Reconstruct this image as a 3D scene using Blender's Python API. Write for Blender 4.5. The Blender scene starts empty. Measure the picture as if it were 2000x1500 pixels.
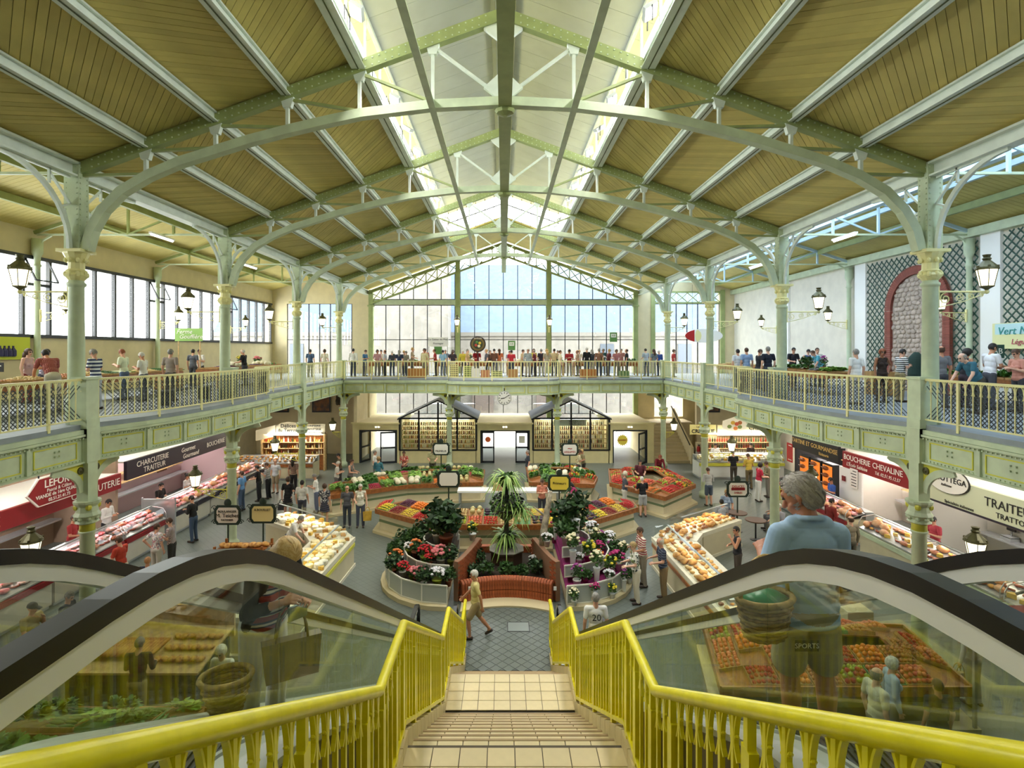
import bpy, math, random
import numpy as np
from mathutils import Vector, Matrix, Euler

random.seed(7)
PI = math.pi
COL = bpy.context.scene.collection
SC = bpy.context.scene

# ------------------------------------------------------------------ camera, sky, exposure
FPX, CX, CY, EYE = 1060.0, 983.0, 683.0, 7.0
cam_d = bpy.data.cameras.new('camera')
cam = bpy.data.objects.new('camera', cam_d)
COL.objects.link(cam)
cam.location = (0, 0, EYE)
cam.rotation_euler = (PI / 2, 0, 0)
cam_d.sensor_width = 36.0
cam_d.lens = FPX / 2000 * 36.0
cam_d.shift_x = (1000 - CX) / 2000
cam_d.shift_y = -(750 - CY) / 2000
cam_d.clip_start = 0.05
cam_d.clip_end = 400
SC.camera = cam

world = bpy.data.worlds.new('world')
SC.world = world
world.use_nodes = True
bg = world.node_tree.nodes['Background']
bg.inputs[0].default_value = (1.0, 0.985, 0.95, 1)
bg.inputs[1].default_value = 6.3

SC.view_settings.view_transform = 'Standard'
SC.view_settings.look = 'None'
SC.view_settings.gamma = 1.0
SC.view_settings.use_curve_mapping = False
SC.view_settings.exposure = 1.0
SC.cycles.max_bounces = 7
SC.cycles.diffuse_bounces = 4
SC.cycles.glossy_bounces = 3
SC.cycles.transmission_bounces = 4
SC.cycles.transparent_max_bounces = 10
SC.cycles.caustics_reflective = False
SC.cycles.caustics_refractive = False
SC.cycles.sample_clamp_indirect = 6.0
SC.cycles.use_denoising = True


def light(name, kind, loc, rot=(0, 0, 0), power=100, size=1.0, size_y=None, color=(1, 1, 1), portal=False, spread=None):
    d = bpy.data.lights.new(name, kind)
    o = bpy.data.objects.new(name, d)
    COL.objects.link(o)
    o.location = loc
    o.rotation_euler = rot
    d.color = color
    if kind == 'AREA':
        d.shape = 'RECTANGLE' if size_y else 'SQUARE'
        d.size = size
        if size_y:
            d.size_y = size_y
        if portal:
            d.cycles.is_portal = True
        if spread:
            d.spread = spread
    if not portal:
        d.energy = power
    return o


# daylight portals in the real openings: glazed gable, side windows, lantern clerestory, aisle rooflight
light('portal_gable', 'AREA', (0, 39.4, 8.2), (-PI / 2, 0, 0), size=19.0, size_y=12.0, portal=True)
light('portal_windows', 'AREA', (-16.95, 20.0, 8.9), (0, -PI / 2, 0), size=3.0, size_y=38.0, portal=True)
light('portal_lantern_west', 'AREA', (-3.45, 14.0, 14.4), (0, -PI / 2, 0), size=1.5, size_y=36.0, portal=True)
light('portal_lantern_east', 'AREA', (3.45, 14.0, 14.4), (0, PI / 2, 0), size=1.5, size_y=36.0, portal=True)

COLY = [12.46, 19.1, 25.75, 32.4]     # column lines along the hall
WX = 9.8                              # nave half width (upper columns)
LX = 9.55                             # lower columns
OX = 16.6                             # outer walls
FY = 39.0                             # glazed gable
MZ = 5.3                              # gallery floor level


def at(px, py, z=0.0):
    d = FPX * (EYE - z) / (py - CY)
    return Vector(((px - CX) * d / FPX, d, z))


def atY(px, py, d):
    return Vector(((px - CX) * d / FPX, d, EYE - (py - CY) * d / FPX))


# ------------------------------------------------------------------ materials
MATS = {}


def lin(h):
    h = h.lstrip('#')
    c = [int(h[i:i + 2], 16) / 255 for i in (0, 2, 4)]
    return tuple(x / 12.92 if x <= 0.04045 else ((x + 0.055) / 1.055) ** 2.4 for x in c) + (1,)


def mat(name, h, rough=0.55, metal=0.0, var=0.0, scale=5.0, bump=0.0, emit=0.0, rnd=0.0, spec=None, h2=None, detail=3):
    if name in MATS:
        return MATS[name]
    m = bpy.data.materials.new(name)
    MATS[name] = m
    m.use_nodes = True
    nt = m.node_tree
    p = nt.nodes['Principled BSDF']
    p.inputs['Base Color'].default_value = lin(h)
    p.inputs['Roughness'].default_value = rough
    p.inputs['Metallic'].default_value = metal
    if spec is not None:
        p.inputs['Specular IOR Level'].default_value = spec
    if emit:
        p.inputs['Emission Color'].default_value = lin(h)
        p.inputs['Emission Strength'].default_value = emit
    src = None
    if var or h2 or bump:
        tc = nt.nodes.new('ShaderNodeTexCoord')
        nz = nt.nodes.new('ShaderNodeTexNoise')
        nz.inputs['Scale'].default_value = scale
        nz.inputs['Detail'].default_value = detail
        nt.links.new(tc.outputs['Object'], nz.inputs['Vector'])
        if bump:
            b = nt.nodes.new('ShaderNodeBump')
            b.inputs['Strength'].default_value = bump
            b.inputs['Distance'].default_value = 0.02
            nt.links.new(nz.outputs['Fac'], b.inputs['Height'])
            nt.links.new(b.outputs['Normal'], p.inputs['Normal'])
        if var or h2:
            mx = nt.nodes.new('ShaderNodeMix')
            mx.data_type = 'RGBA'
            c = lin(h)
            c2 = lin(h2) if h2 else tuple(max(0, x * (1 - var * 2)) for x in c[:3]) + (1,)
            c1 = c if h2 else tuple(min(1, x * (1 + var)) for x in c[:3]) + (1,)
            mx.inputs[6].default_value = c1
            mx.inputs[7].default_value = c2
            rp = nt.nodes.new('ShaderNodeMapRange')
            rp.inputs[1].default_value = 0.35
            rp.inputs[2].default_value = 0.65
            nt.links.new(nz.outputs['Fac'], rp.inputs[0])
            nt.links.new(rp.outputs[0], mx.inputs[0])
            src = mx.outputs[2]
    if rnd:
        oi = nt.nodes.new('ShaderNodeObjectInfo')
        hs = nt.nodes.new('ShaderNodeHueSaturation')
        mr = nt.nodes.new('ShaderNodeMapRange')
        mr.inputs[3].default_value = 1 - rnd
        mr.inputs[4].default_value = 1 + rnd
        nt.links.new(oi.outputs['Random'], mr.inputs[0])
        nt.links.new(mr.outputs[0], hs.inputs['Value'])
        if src is not None:
            nt.links.new(src, hs.inputs['Color'])
        else:
            hs.inputs['Color'].default_value = lin(h)
        src = hs.outputs[0]
    if src is not None:
        nt.links.new(src, p.inputs['Base Color'])
    return m


def glass_mat(name, h='#ffffff', gloss=0.08, rough=0.0, tint=1.0):
    if name in MATS:
        return MATS[name]
    m = bpy.data.materials.new(name)
    MATS[name] = m
    m.use_nodes = True
    nt = m.node_tree
    nt.nodes.remove(nt.nodes['Principled BSDF'])
    out = nt.nodes['Material Output']
    t = nt.nodes.new('ShaderNodeBsdfTransparent')
    t.inputs[0].default_value = tuple(x * tint for x in lin(h)[:3]) + (1,)
    g = nt.nodes.new('ShaderNodeBsdfGlossy')
    g.inputs['Roughness'].default_value = rough
    mx = nt.nodes.new('ShaderNodeMixShader')
    mx.inputs[0].default_value = gloss
    nt.links.new(t.outputs[0], mx.inputs[1])
    nt.links.new(g.outputs[0], mx.inputs[2])
    nt.links.new(mx.outputs[0], out.inputs[0])
    return m


def translucent_mat(name, h, fac=0.5):
    if name in MATS:
        return MATS[name]
    m = bpy.data.materials.new(name)
    MATS[name] = m
    m.use_nodes = True
    nt = m.node_tree
    nt.nodes.remove(nt.nodes['Principled BSDF'])
    out = nt.nodes['Material Output']
    d = nt.nodes.new('ShaderNodeBsdfDiffuse')
    d.inputs[0].default_value = lin(h)
    t = nt.nodes.new('ShaderNodeBsdfTranslucent')
    t.inputs[0].default_value = lin(h)
    mx = nt.nodes.new('ShaderNodeMixShader')
    mx.inputs[0].default_value = fac
    nt.links.new(d.outputs[0], mx.inputs[1])
    nt.links.new(t.outputs[0], mx.inputs[2])
    nt.links.new(mx.outputs[0], out.inputs[0])
    return m


def pattern_mat(name, kind, ha, hb, scale, hc=None, rough=0.8, axis='Z'):
    """cloth prints: stripe, plaid, dots on the object's own coordinates"""
    if name in MATS:
        return MATS[name]
    m = mat(name, ha, rough)
    nt = m.node_tree
    p = nt.nodes['Principled BSDF']
    tc = nt.nodes.new('ShaderNodeTexCoord')
    src = tc.outputs['Object']

    def wave(ax, sc):
        w = nt.nodes.new('ShaderNodeTexWave')
        w.bands_direction = ax
        w.inputs['Scale'].default_value = sc
        nt.links.new(src, w.inputs[0])
        r = nt.nodes.new('ShaderNodeValToRGB')
        r.color_ramp.interpolation = 'CONSTANT'
        r.color_ramp.elements[1].position = 0.5
        nt.links.new(w.outputs['Fac'], r.inputs[0])
        return r.outputs[0]

    def mix(f, a, b):
        x = nt.nodes.new('ShaderNodeMix')
        x.data_type = 'RGBA'
        nt.links.new(f, x.inputs[0])
        for i, c in ((6, a), (7, b)):
            if isinstance(c, str):
                x.inputs[i].default_value = lin(c)
            else:
                nt.links.new(c, x.inputs[i])
        return x.outputs[2]
    if kind == 'stripe':
        o = mix(wave(axis, scale), ha, hb)
        if hc:
            o = mix(wave(axis, scale * 0.37), o, hc)
    elif kind == 'plaid':
        o = mix(wave('Z', scale), mix(wave('X', scale), ha, hb), mix(wave('X', scale), hb, hc or ha))
    else:
        v = nt.nodes.new('ShaderNodeTexVoronoi')
        v.inputs['Scale'].default_value = scale
        nt.links.new(src, v.inputs[0])
        r = nt.nodes.new('ShaderNodeValToRGB')
        r.color_ramp.interpolation = 'CONSTANT'
        r.color_ramp.elements[1].position = 0.42
        nt.links.new(v.outputs['Distance'], r.inputs[0])
        o = mix(r.outputs[0], hb, ha)
        if hc:
            n = nt.nodes.new('ShaderNodeTexNoise')
            n.inputs['Scale'].default_value = scale * 0.6
            nt.links.new(src, n.inputs[0])
            r2 = nt.nodes.new('ShaderNodeValToRGB')
            r2.color_ramp.interpolation = 'CONSTANT'
            r2.color_ramp.elements[1].position = 0.56
            nt.links.new(n.outputs['Fac'], r2.inputs[0])
            o = mix(r2.outputs[0], o, hc)
    nt.links.new(o, p.inputs['Base Color'])
    return m


# ------------------------------------------------------------------ mesh builder
class MB:
    def __init__(s):
        s.v, s.f, s.m, s.cur = [], [], [], 0

    def add(s, vs, fs):
        o = len(s.v)
        s.v += [tuple(p) for p in vs]
        s.f += [tuple(i + o for i in f) for f in fs]
        s.m += [s.cur] * len(fs)
        return s

    def box(s, x0, y0, z0, x1, y1, z1):
        v = [(x0, y0, z0), (x1, y0, z0), (x1, y1, z0), (x0, y1, z0), (x0, y0, z1), (x1, y0, z1), (x1, y1, z1), (x0, y1, z1)]
        return s.add(v, [(3, 2, 1, 0), (4, 5, 6, 7), (0, 1, 5, 4), (1, 2, 6, 5), (2, 3, 7, 6), (3, 0, 4, 7)])

    def cbox(s, c, d, rz=0.0):
        a, b, h = d[0] / 2, d[1] / 2, d[2] / 2
        cs, sn = math.cos(rz), math.sin(rz)
        v = [(c[0] + x * cs - y * sn, c[1] + x * sn + y * cs, c[2] + z) for z in (-h, h) for x, y in ((-a, -b), (a, -b), (a, b), (-a, b))]
        return s.add(v, [(3, 2, 1, 0), (4, 5, 6, 7), (0, 1, 5, 4), (1, 2, 6, 5), (2, 3, 7, 6), (3, 0, 4, 7)])

    def bar(s, p, q, w, h, up=(0, 0, 1)):
        p, q = Vector(p), Vector(q)
        t = (q - p).normalized()
        u = Vector(up)
        if abs(t.dot(u)) > 0.999:
            u = Vector((0, 1, 0))
        sd = t.cross(u).normalized() * (w / 2)
        n = sd.cross(t).normalized() * (h / 2)
        v = [e + a * sd + b * n for e in (p, q) for a, b in ((-1, -1), (1, -1), (1, 1), (-1, 1))]
        return s.add(v, [(0, 1, 2, 3), (7, 6, 5, 4), (0, 4, 5, 1), (1, 5, 6, 2), (2, 6, 7, 3), (3, 7, 4, 0)])

    def sweep(s, pts, w, h, up=(0, 0, 1), closed=False):
        """rectangular section swept along a polyline, mitred"""
        pts = [Vector(p) for p in pts]
        n = len(pts)
        u0 = Vector(up)
        vs = []
        for i, p in enumerate(pts):
            a = pts[i - 1] if (i or closed) else p
            b = pts[(i + 1) % n] if (i < n - 1 or closed) else p
            t1 = (p - a).normalized() if (p - a).length > 1e-9 else (b - p).normalized()
            t2 = (b - p).normalized() if (b - p).length > 1e-9 else t1
            t = (t1 + t2).normalized()
            k = 1.0 / max(0.4, t.dot(t1))
            uu = u0
            if abs(t.dot(uu)) > 0.999:
                uu = Vector((0, 1, 0))
            sd = t.cross(uu).normalized()
            nn = sd.cross(t).normalized()
            bend = (t2 - t1)
            ks = k if abs(bend.dot(sd)) > abs(bend.dot(nn)) else 1
            kn = 1 if ks != 1 else k
            for x, y in ((-1, -1), (1, -1), (1, 1), (-1, 1)):
                vs.append(p + sd * (x * w / 2 * ks) + nn * (y * h / 2 * kn))
        fs = []
        m = n if closed else n - 1
        for i in range(m):
            a, b = i * 4, ((i + 1) % n) * 4
            for k in range(4):
                fs.append((a + k, a + (k + 1) % 4, b + (k + 1) % 4, b + k))
        if not closed:
            fs += [(3, 2, 1, 0), (n * 4 - 4, n * 4 - 3, n * 4 - 2, n * 4 - 1)]
        return s.add(vs, fs)

    def tube(s, pts, r, seg=6, closed=False, caps=True):
        pts = [Vector(p) for p in pts]
        n = len(pts)
        rr = r if isinstance(r, (list, tuple)) else [r] * n
        t0 = (pts[1] - pts[0]).normalized()
        u = t0.orthogonal().normalized()
        vs = []
        for i, p in enumerate(pts):
            a = pts[max(0, i - 1)] if not closed else pts[i - 1]
            b = pts[min(n - 1, i + 1)] if not closed else pts[(i + 1) % n]
            t = (b - a)
            if t.length < 1e-9:
                t = t0
            t = t.normalized()
            u = (u - t * u.dot(t))
            if u.length < 1e-6:
                u = t.orthogonal()
            u = u.normalized()
            w = t.cross(u)
            for k in range(seg):
                an = 2 * PI * k / seg
                vs.append(p + (u * math.cos(an) + w * math.sin(an)) * rr[i])
        fs = []
        m = n if closed else n - 1
        for i in range(m):
            a, b = i * seg, ((i + 1) % n) * seg
            for k in range(seg):
                fs.append((a + k, a + (k + 1) % seg, b + (k + 1) % seg, b + k))
        if caps and not closed:
            fs += [tuple(reversed(range(seg))), tuple(range((n - 1) * seg, n * seg))]
        return s.add(vs, fs)

    def lathe(s, prof, c=(0, 0, 0), seg=12, a0=0.0, sx=1.0, sy=1.0):
        vs = []
        for r, z in prof:
            for k in range(seg):
                an = a0 + 2 * PI * k / seg
                vs.append((c[0] + r * math.cos(an) * sx, c[1] + r * math.sin(an) * sy, c[2] + z))
        n = len(prof)
        fs = [(i * seg + k, i * seg + (k + 1) % seg, (i + 1) * seg + (k + 1) % seg, (i + 1) * seg + k) for i in range(n - 1) for k in range(seg)]
        fs += [tuple(reversed(range(seg))), tuple(range((n - 1) * seg, n * seg))]
        return s.add(vs, fs)

    def prism(s, poly, z0, z1):
        n = len(poly)
        vs = [(x, y, z0) for x, y in poly] + [(x, y, z1) for x, y in poly]
        fs = [tuple(reversed(range(n))), tuple(range(n, 2 * n))] + [(i, (i + 1) % n, n + (i + 1) % n, n + i) for i in range(n)]
        return s.add(vs, fs)

    def plate(s, pts, d):
        """polygon in space given by pts, extruded by vector d"""
        d = Vector(d)
        n = len(pts)
        vs = [Vector(p) for p in pts] + [Vector(p) + d for p in pts]
        fs = [tuple(reversed(range(n))), tuple(range(n, 2 * n))] + [(i, (i + 1) % n, n + (i + 1) % n, n + i) for i in range(n)]
        return s.add(vs, fs)

    def ell(s, c, r, seg=8, rings=6):
        vs = [(c[0], c[1], c[2] - r[2])]
        for i in range(1, rings):
            th = PI * i / rings
            for k in range(seg):
                an = 2 * PI * k / seg
                vs.append((c[0] + r[0] * math.sin(th) * math.cos(an), c[1] + r[1] * math.sin(th) * math.sin(an), c[2] - r[2] * math.cos(th)))
        vs.append((c[0], c[1], c[2] + r[2]))
        fs = [(0, 1 + (k + 1) % seg, 1 + k) for k in range(seg)]
        for i in range(rings - 2):
            for k in range(seg):
                a = 1 + i * seg
                fs.append((a + k, a + (k + 1) % seg, a + seg + (k + 1) % seg, a + seg + k))
        a = 1 + (rings - 2) * seg
        fs += [(a + k, a + (k + 1) % seg, len(vs) - 1) for k in range(seg)]
        return s.add(vs, fs)

    def mesh(s, name, mats=None, smooth=False, off=None):
        me = bpy.data.meshes.new(name)
        vs = s.v if off is None else [(x - off[0], y - off[1], z - off[2]) for x, y, z in s.v]
        me.from_pydata(vs, [], s.f)
        for m in (mats if isinstance(mats, (list, tuple)) else [mats]):
            if m is not None:
                me.materials.append(m)
        if any(s.m):
            me.polygons.foreach_set('material_index', s.m)
        if smooth:
            me.polygons.foreach_set('use_smooth', [True] * len(s.f))
        me.update()
        return me

    def build(s, name, mats, parent=None, smooth=False, local=False):
        """local=False: vertices are world coordinates, moved into the (unrotated) parent's frame"""
        off = None
        if parent is not None and not local:
            off = wloc(parent)
        return ob(name, s.mesh(name, mats, smooth, off), parent)


def wloc(o):
    p = Vector((0, 0, 0))
    while o is not None:
        p += o.location
        o = o.parent
    return p


def ob(name, data, parent=None, loc=None, rot=None, scale=None):
    o = bpy.data.objects.new(name, data)
    COL.objects.link(o)
    if parent is not None:
        o.parent = parent
    if loc is not None:
        o.location = loc
    if rot is not None:
        o.rotation_euler = rot
    if scale is not None:
        o.scale = (scale,) * 3 if isinstance(scale, (int, float)) else scale
    return o


def tag(o, label=None, cat=None, group=None, kind=None):
    if label:
        o['label'] = label
    if cat:
        o['category'] = cat
    if group:
        o['group'] = group
    if kind:
        o['kind'] = kind
    return o


def thing(name, label, cat, loc=(0, 0, 0), rz=0.0, group=None, kind=None, scale=None):
    o = ob(name, None, None, loc, (0, 0, rz), scale)
    o.empty_display_size = 0.1
    return tag(o, label, cat, group, kind)


def struct(name, loc=(0, 0, 0)):
    o = ob(name, None, None, loc)
    o['kind'] = 'structure'
    return o


def dup(root, loc=None, rz=None, label=None, group=None, scale=None, parent=None):
    r = root.copy()
    COL.objects.link(r)
    if parent is not None:
        r.parent = parent
    if loc is not None:
        r.location = loc
    if rz is not None:
        r.rotation_euler = (0, 0, rz)
    if scale is not None:
        r.scale = (scale,) * 3 if isinstance(scale, (int, float)) else scale
    if label:
        r['label'] = label
    if group:
        r['group'] = group
    for ch in list(root.children):
        dup(ch, parent=r)
    return r


def text(parent, s, loc, rz, size, m, align='CENTER', shear=0.0, name='lettering', ext=0.004, off=0.0, rx=PI / 2, sx=1.0):
    c = bpy.data.curves.new(name, 'FONT')
    c.body = s
    c.size = size
    c.align_x = align
    c.align_y = 'CENTER'
    c.extrude = ext
    c.shear = shear
    c.offset = off
    c.resolution_u = 2
    c.materials.append(m)
    tmp = bpy.data.objects.new(name, c)
    me = bpy.data.meshes.new_from_object(tmp)
    me.name = name
    bpy.data.objects.remove(tmp)
    o = ob(name, me, parent, Vector(loc) - (wloc(parent) if parent else Vector((0, 0, 0))), (rx, 0, rz))
    o.scale = (sx, 1, 1)
    return o


def arc(cx, cy, r, a0, a1, n):
    return [(cx + r * math.cos(a0 + (a1 - a0) * i / n), cy + r * math.sin(a0 + (a1 - a0) * i / n)) for i in range(n + 1)]


# shared paints
m_steel = mat('pale_green_paint', '#c4d1b0', 0.45, var=0.05, scale=3)
m_steelL = mat('light_green_paint', '#dfe8dd', 0.4, var=0.04, scale=3)
m_steelD = mat('olive_green_paint', '#9ba76c', 0.45, var=0.06, scale=3)
m_blue = mat('pale_blue_paint', '#b9d3e0', 0.4)
m_cream = mat('cream_yellow_paint', '#ece6a6', 0.4)
m_gold = mat('chartreuse_paint', '#d8d44a', 0.4)
m_yellow = mat('stair_yellow_paint', '#f3e51c', 0.28, var=0.05, scale=8)
m_board = mat('roof_board_paint', '#d3c374', 0.6, var=0.05, scale=1.2, rnd=0.10)
m_wall = mat('cream_plaster', '#d8cba4', 0.8, var=0.03, scale=2)
m_wallW = mat('pale_plaster', '#e6dfcf', 0.8, var=0.03, scale=2)
m_black = mat('black_metal', '#1c1d1f', 0.4)
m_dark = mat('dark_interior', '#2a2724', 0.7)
m_glass = glass_mat('window_glass', '#f4f8fa', 0.06)
m_escglass = glass_mat('balustrade_glass', '#f4f8f1', 0.10)
m_white = mat('white_paint', '#f2f1ec', 0.5)
m_wood = mat('varnished_wood', '#a0612f', 0.4, var=0.15, scale=9)
m_woodL = mat('pale_wood', '#cfae7a', 0.6, var=0.12, scale=9)
m_grey = mat('grey_metal', '#a5a8a6', 0.4, metal=0.3)
m_alu = mat('brushed_aluminium', '#e4e2da', 0.35, metal=0.15)
m_rubber = mat('black_rubber', '#0c0c0d', 0.32)
m_concrete = mat('concrete', '#9b968a', 0.8, var=0.08, scale=3)
m_beige = mat('stall_beige_laminate', '#d6cba9', 0.6, var=0.03, scale=2)
m_stallgreen = mat('stall_green_stripe', '#6f7d58', 0.6)
m_tube = mat('lit_fluorescent_tube', '#f6fbff', 0.5, emit=9.0)
m_lampglass = mat('lit_lantern_glass', '#fff3cc', 0.4, emit=1.6)
m_bronze = mat('bronze_green_cap', '#5d5a3a', 0.45, metal=0.4, var=0.1, scale=8)

# ================================================================== GROUND, WALLS, ROOF
def roofz(x):
    return 14.85 - 0.365 * abs(x)


def tile_floor_mat(name, h, hg, size, rot):
    m = mat(name, h, 0.38)
    nt = m.node_tree
    p = nt.nodes['Principled BSDF']
    tc = nt.nodes.new('ShaderNodeTexCoord')
    mp = nt.nodes.new('ShaderNodeMapping')
    mp.inputs['Rotation'].default_value = (0, 0, rot)
    b = nt.nodes.new('ShaderNodeTexBrick')
    b.offset = 0.0
    b.inputs['Color1'].default_value = lin(h)
    b.inputs['Color2'].default_value = tuple(x * 0.93 for x in lin(h)[:3]) + (1,)
    b.inputs['Mortar'].default_value = lin(hg)
    b.inputs['Scale'].default_value = 1.0
    b.inputs['Mortar Size'].default_value = 0.006
    b.inputs['Brick Width'].default_value = size
    b.inputs['Row Height'].default_value = size
    nz = nt.nodes.new('ShaderNodeTexNoise')
    nz.inputs['Scale'].default_value = 0.6
    mx = nt.nodes.new('ShaderNodeMix')
    mx.data_type = 'RGBA'
    mx.blend_type = 'MULTIPLY'
    mx.inputs[0].default_value = 0.35
    nt.links.new(tc.outputs['Object'], mp.inputs[0])
    nt.links.new(mp.outputs[0], b.inputs[0])
    nt.links.new(tc.outputs['Object'], nz.inputs[0])
    nt.links.new(b.outputs['Color'], mx.inputs[6])
    nt.links.new(nz.outputs['Fac'], mx.inputs[7])
    nt.links.new(mx.outputs[2], p.inputs['Base Color'])
    return m


m_floor = tile_floor_mat('grey_green_floor_tile', '#737b74', '#565e5a', 0.2, PI / 4)
m_ftile = mat('grey_green_tile', '#646c66', 0.4, rnd=0.05)
m_galfloor = mat('gallery_floor_grey', '#8f979c', 0.6, var=0.06, scale=2)

fl = struct('floor')
MB().box(-17, -6, -0.2, 17, FY, 0).build('floor_slab', m_floor, fl)
tm = MB().cbox((0, 0, 0.002), (0.187, 0.187, 0.008), PI / 4).mesh('floor_tile', m_ftile)
n = 0
for i in range(-12, 12):
    for j in range(0, 44):
        x = 0.12 + i * 0.1414 * 2 + (j % 2) * 0.1414
        y = 11.9 + j * 0.1414
        if abs(x - 0.12) < 1.25 and y < 14.9 and n < 300:
            ob('floor_tile', tm, fl, (x, y, 0))
            n += 1
hc = thing('access_cover', 'rectangular steel-edged access cover set flush in the grey floor', 'floor cover', (0.38, 13.7, 0))
MB().box(-0.26, -0.22, 0.002, 0.26, 0.22, 0.01).build('cover_plate', mat('cover_grey', '#868f8a', 0.4), hc, local=True)
b = MB()
for x0, y0, x1, y1 in ((-0.28, -0.24, 0.28, -0.22), (-0.28, 0.22, 0.28, 0.24), (-0.28, -0.22, -0.26, 0.22), (0.26, -0.22, 0.28, 0.22)):
    b.box(x0, y0, 0.0, x1, y1, 0.014)
b.build('rim', m_black, hc, local=True)

# outer walls
wl = struct('wall_left')
b = MB().box(-17, -6, 0, -OX, FY, 7.5).box(-17, -6, 10.25, -OX, FY, 12.6).box(-17, -6, 7.5, -OX, 4.0, 10.25).box(-17, 38.75, 7.5, -OX, FY, 10.25)
b.build('wall_plaster', m_wall, wl)
wr = struct('wall_right')
MB().box(OX, -6, 0, 17, FY, 12.6).build('wall_plaster', m_wallW, wr)
b = MB()
for y in (18.0, 24.7, 31.4):
    b.box(OX - 0.12, y, MZ, OX, y + 0.75, 11.2)
b.build('pilaster_strips', m_white, wr)['kind'] = 'stuff'
wb = struct('wall_back')
MB().box(-17, -6.3, 0, 17, -6, 17).build('wall_plaster', m_wall, wb)

# gable end wall: piers and aisle ends round the glazing
wg = struct('wall_front')
b = MB()
for s in (-1, 1):
    x0, x1 = sorted((s * 9.55, s * 10.85))
    b.box(x0, FY, 0, x1, FY + 0.35, 11.3)
    x0, x1 = sorted((s * 15.55, s * 17))
    b.box(x0, FY, 0, x1, FY + 0.35, 12.6)
    x0, x1 = sorted((s * 10.85, s * 15.55))
    if s < 0:
        b.box(x0, FY, 0, x1, FY + 0.35, MZ)
    else:
        b.box(x0, FY, 0, x1, FY + 0.35, 2.2).box(x0, FY, 4.5, x1, FY + 0.35, MZ).box(12.9, FY, 2.2, x1, FY + 0.35, 4.5)
    b.box(x0, FY, 11.15 if s > 0 else 10.3, x1, FY + 0.35, 12.6)
b.build('wall_plaster', m_wall, wg)
# inner lower wall of the aisle ends, in line with the entrance block
b = MB()
for s in (-1, 1):
    x0, x1 = sorted((s * 9.0, s * OX))
    if s < 0:
        b.box(x0, 36.5, 0, x1, 36.8, 5.0)
    else:
        b.box(13.0, 36.5, 0, x1, 36.8, 5.0)
b.build('inner_wall_plaster', m_wall, wg)

# ---- glazed gable: window_1 (nave), window_2 and window_3 (aisle ends)
def glazing(win, xs, rows, y, topf=None, bar=0.05, mname=m_black):
    """panes and bars of an upright window in the plane y; rows = [z0, z1, ...]; topf(x) trims the last row"""
    for r in range(len(rows) - 1):
        z0, z1 = rows[r], rows[r + 1]
        if z1 - z0 < 0.5 and topf is None:
            continue
        for c in range(len(xs) - 1):
            a, e = xs[c] + bar / 2, xs[c + 1] - bar / 2
            if topf and r == len(rows) - 2:
                ta, te = topf(a), topf(e)
                if max(ta, te) < z0 + 0.08:
                    continue
                pts = [(a, y, z0), (e, y, z0), (e, y, max(te, z0 + 0.02)), (a, y, max(ta, z0 + 0.02))]
            else:
                pts = [(a, y, z0), (e, y, z0), (e, y, z1), (a, y, z1)]
            MB().plate(pts, (0, 0.012, 0)).build('pane', m_glass, win)
    for x in xs:
        zt = topf(x) if topf else rows[-1]
        if zt > rows[0] + 0.3:
            MB().box(x - bar / 2, y - 0.05, rows[0], x + bar / 2, y + 0.06, zt).build('mullion', mname, win)
    for z in rows[:-1] if topf else rows:
        MB().box(xs[0], y - 0.05, z - bar / 2, xs[-1], y + 0.06, z + bar / 2).build('transom', mname, win)


w1 = struct('window_1')
top = lambda x: roofz(x) - 1.12
for xs in ([-9.45 + i * 0.995 for i in range(7)], [-3.1 + i * 1.0333 for i in range(7)], [3.45 + i * 0.995 for i in range(7)]):
    glazing(w1, xs, [2.4, 5.0], FY + 0.1)
    glazing(w1, xs, [MZ, 7.72, 10.2], FY + 0.1)
    glazing(w1, xs, [10.62, 14.0], FY + 0.1, topf=top)
for x in (-9.5, -3.275, 3.275, 9.5):
    MB().box(x - 0.16, FY - 0.12, 0, x + 0.16, FY + 0.2, roofz(x) - 0.2).box(x - 0.22, FY - 0.2, 10.1, x + 0.22, FY + 0.2, 10.2).build('post', m_steelD, w1)
b = MB()
for x0, x1 in ((-9.5, -3.3), (-3.25, 3.25), (3.3, 9.5)):
    b.box(x0, FY - 0.02, 10.24, x1, FY + 0.2, 10.58)
b.build('transom_beam', m_steel, w1)
for s in (-1, 1):
    for dz, h in ((-0.22, 0.2), (-1.08, 0.12)):
        MB().bar((s * 9.6, FY - 0.05, roofz(9.6) + dz), (0, FY - 0.05, roofz(0) + dz), 0.22, h).build('raking_chord', m_steelD, w1)
    k = 12
    for i in range(k):
        xa, xb = s * 9.5 * i / k, s * 9.5 * (i + 1) / k
        MB().bar((xa, FY - 0.05, roofz(xa) - 0.3), (xb, FY - 0.05, roofz(xb) - 1.02), 0.05, 0.07, (0, 1, 0)).build('lattice_bar', m_steelD, w1)
        MB().bar((xa, FY - 0.02, roofz(xa) - 1.02), (xb, FY - 0.02, roofz(xb) - 0.3), 0.05, 0.07, (0, 1, 0)).build('lattice_bar', m_steelD, w1)
        if i:
            MB().bar((xa, FY - 0.05, roofz(xa) - 0.3), (xa, FY - 0.05, roofz(xa) - 1.05), 0.07, 0.07).build('lattice_bar', m_steelD, w1)
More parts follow.
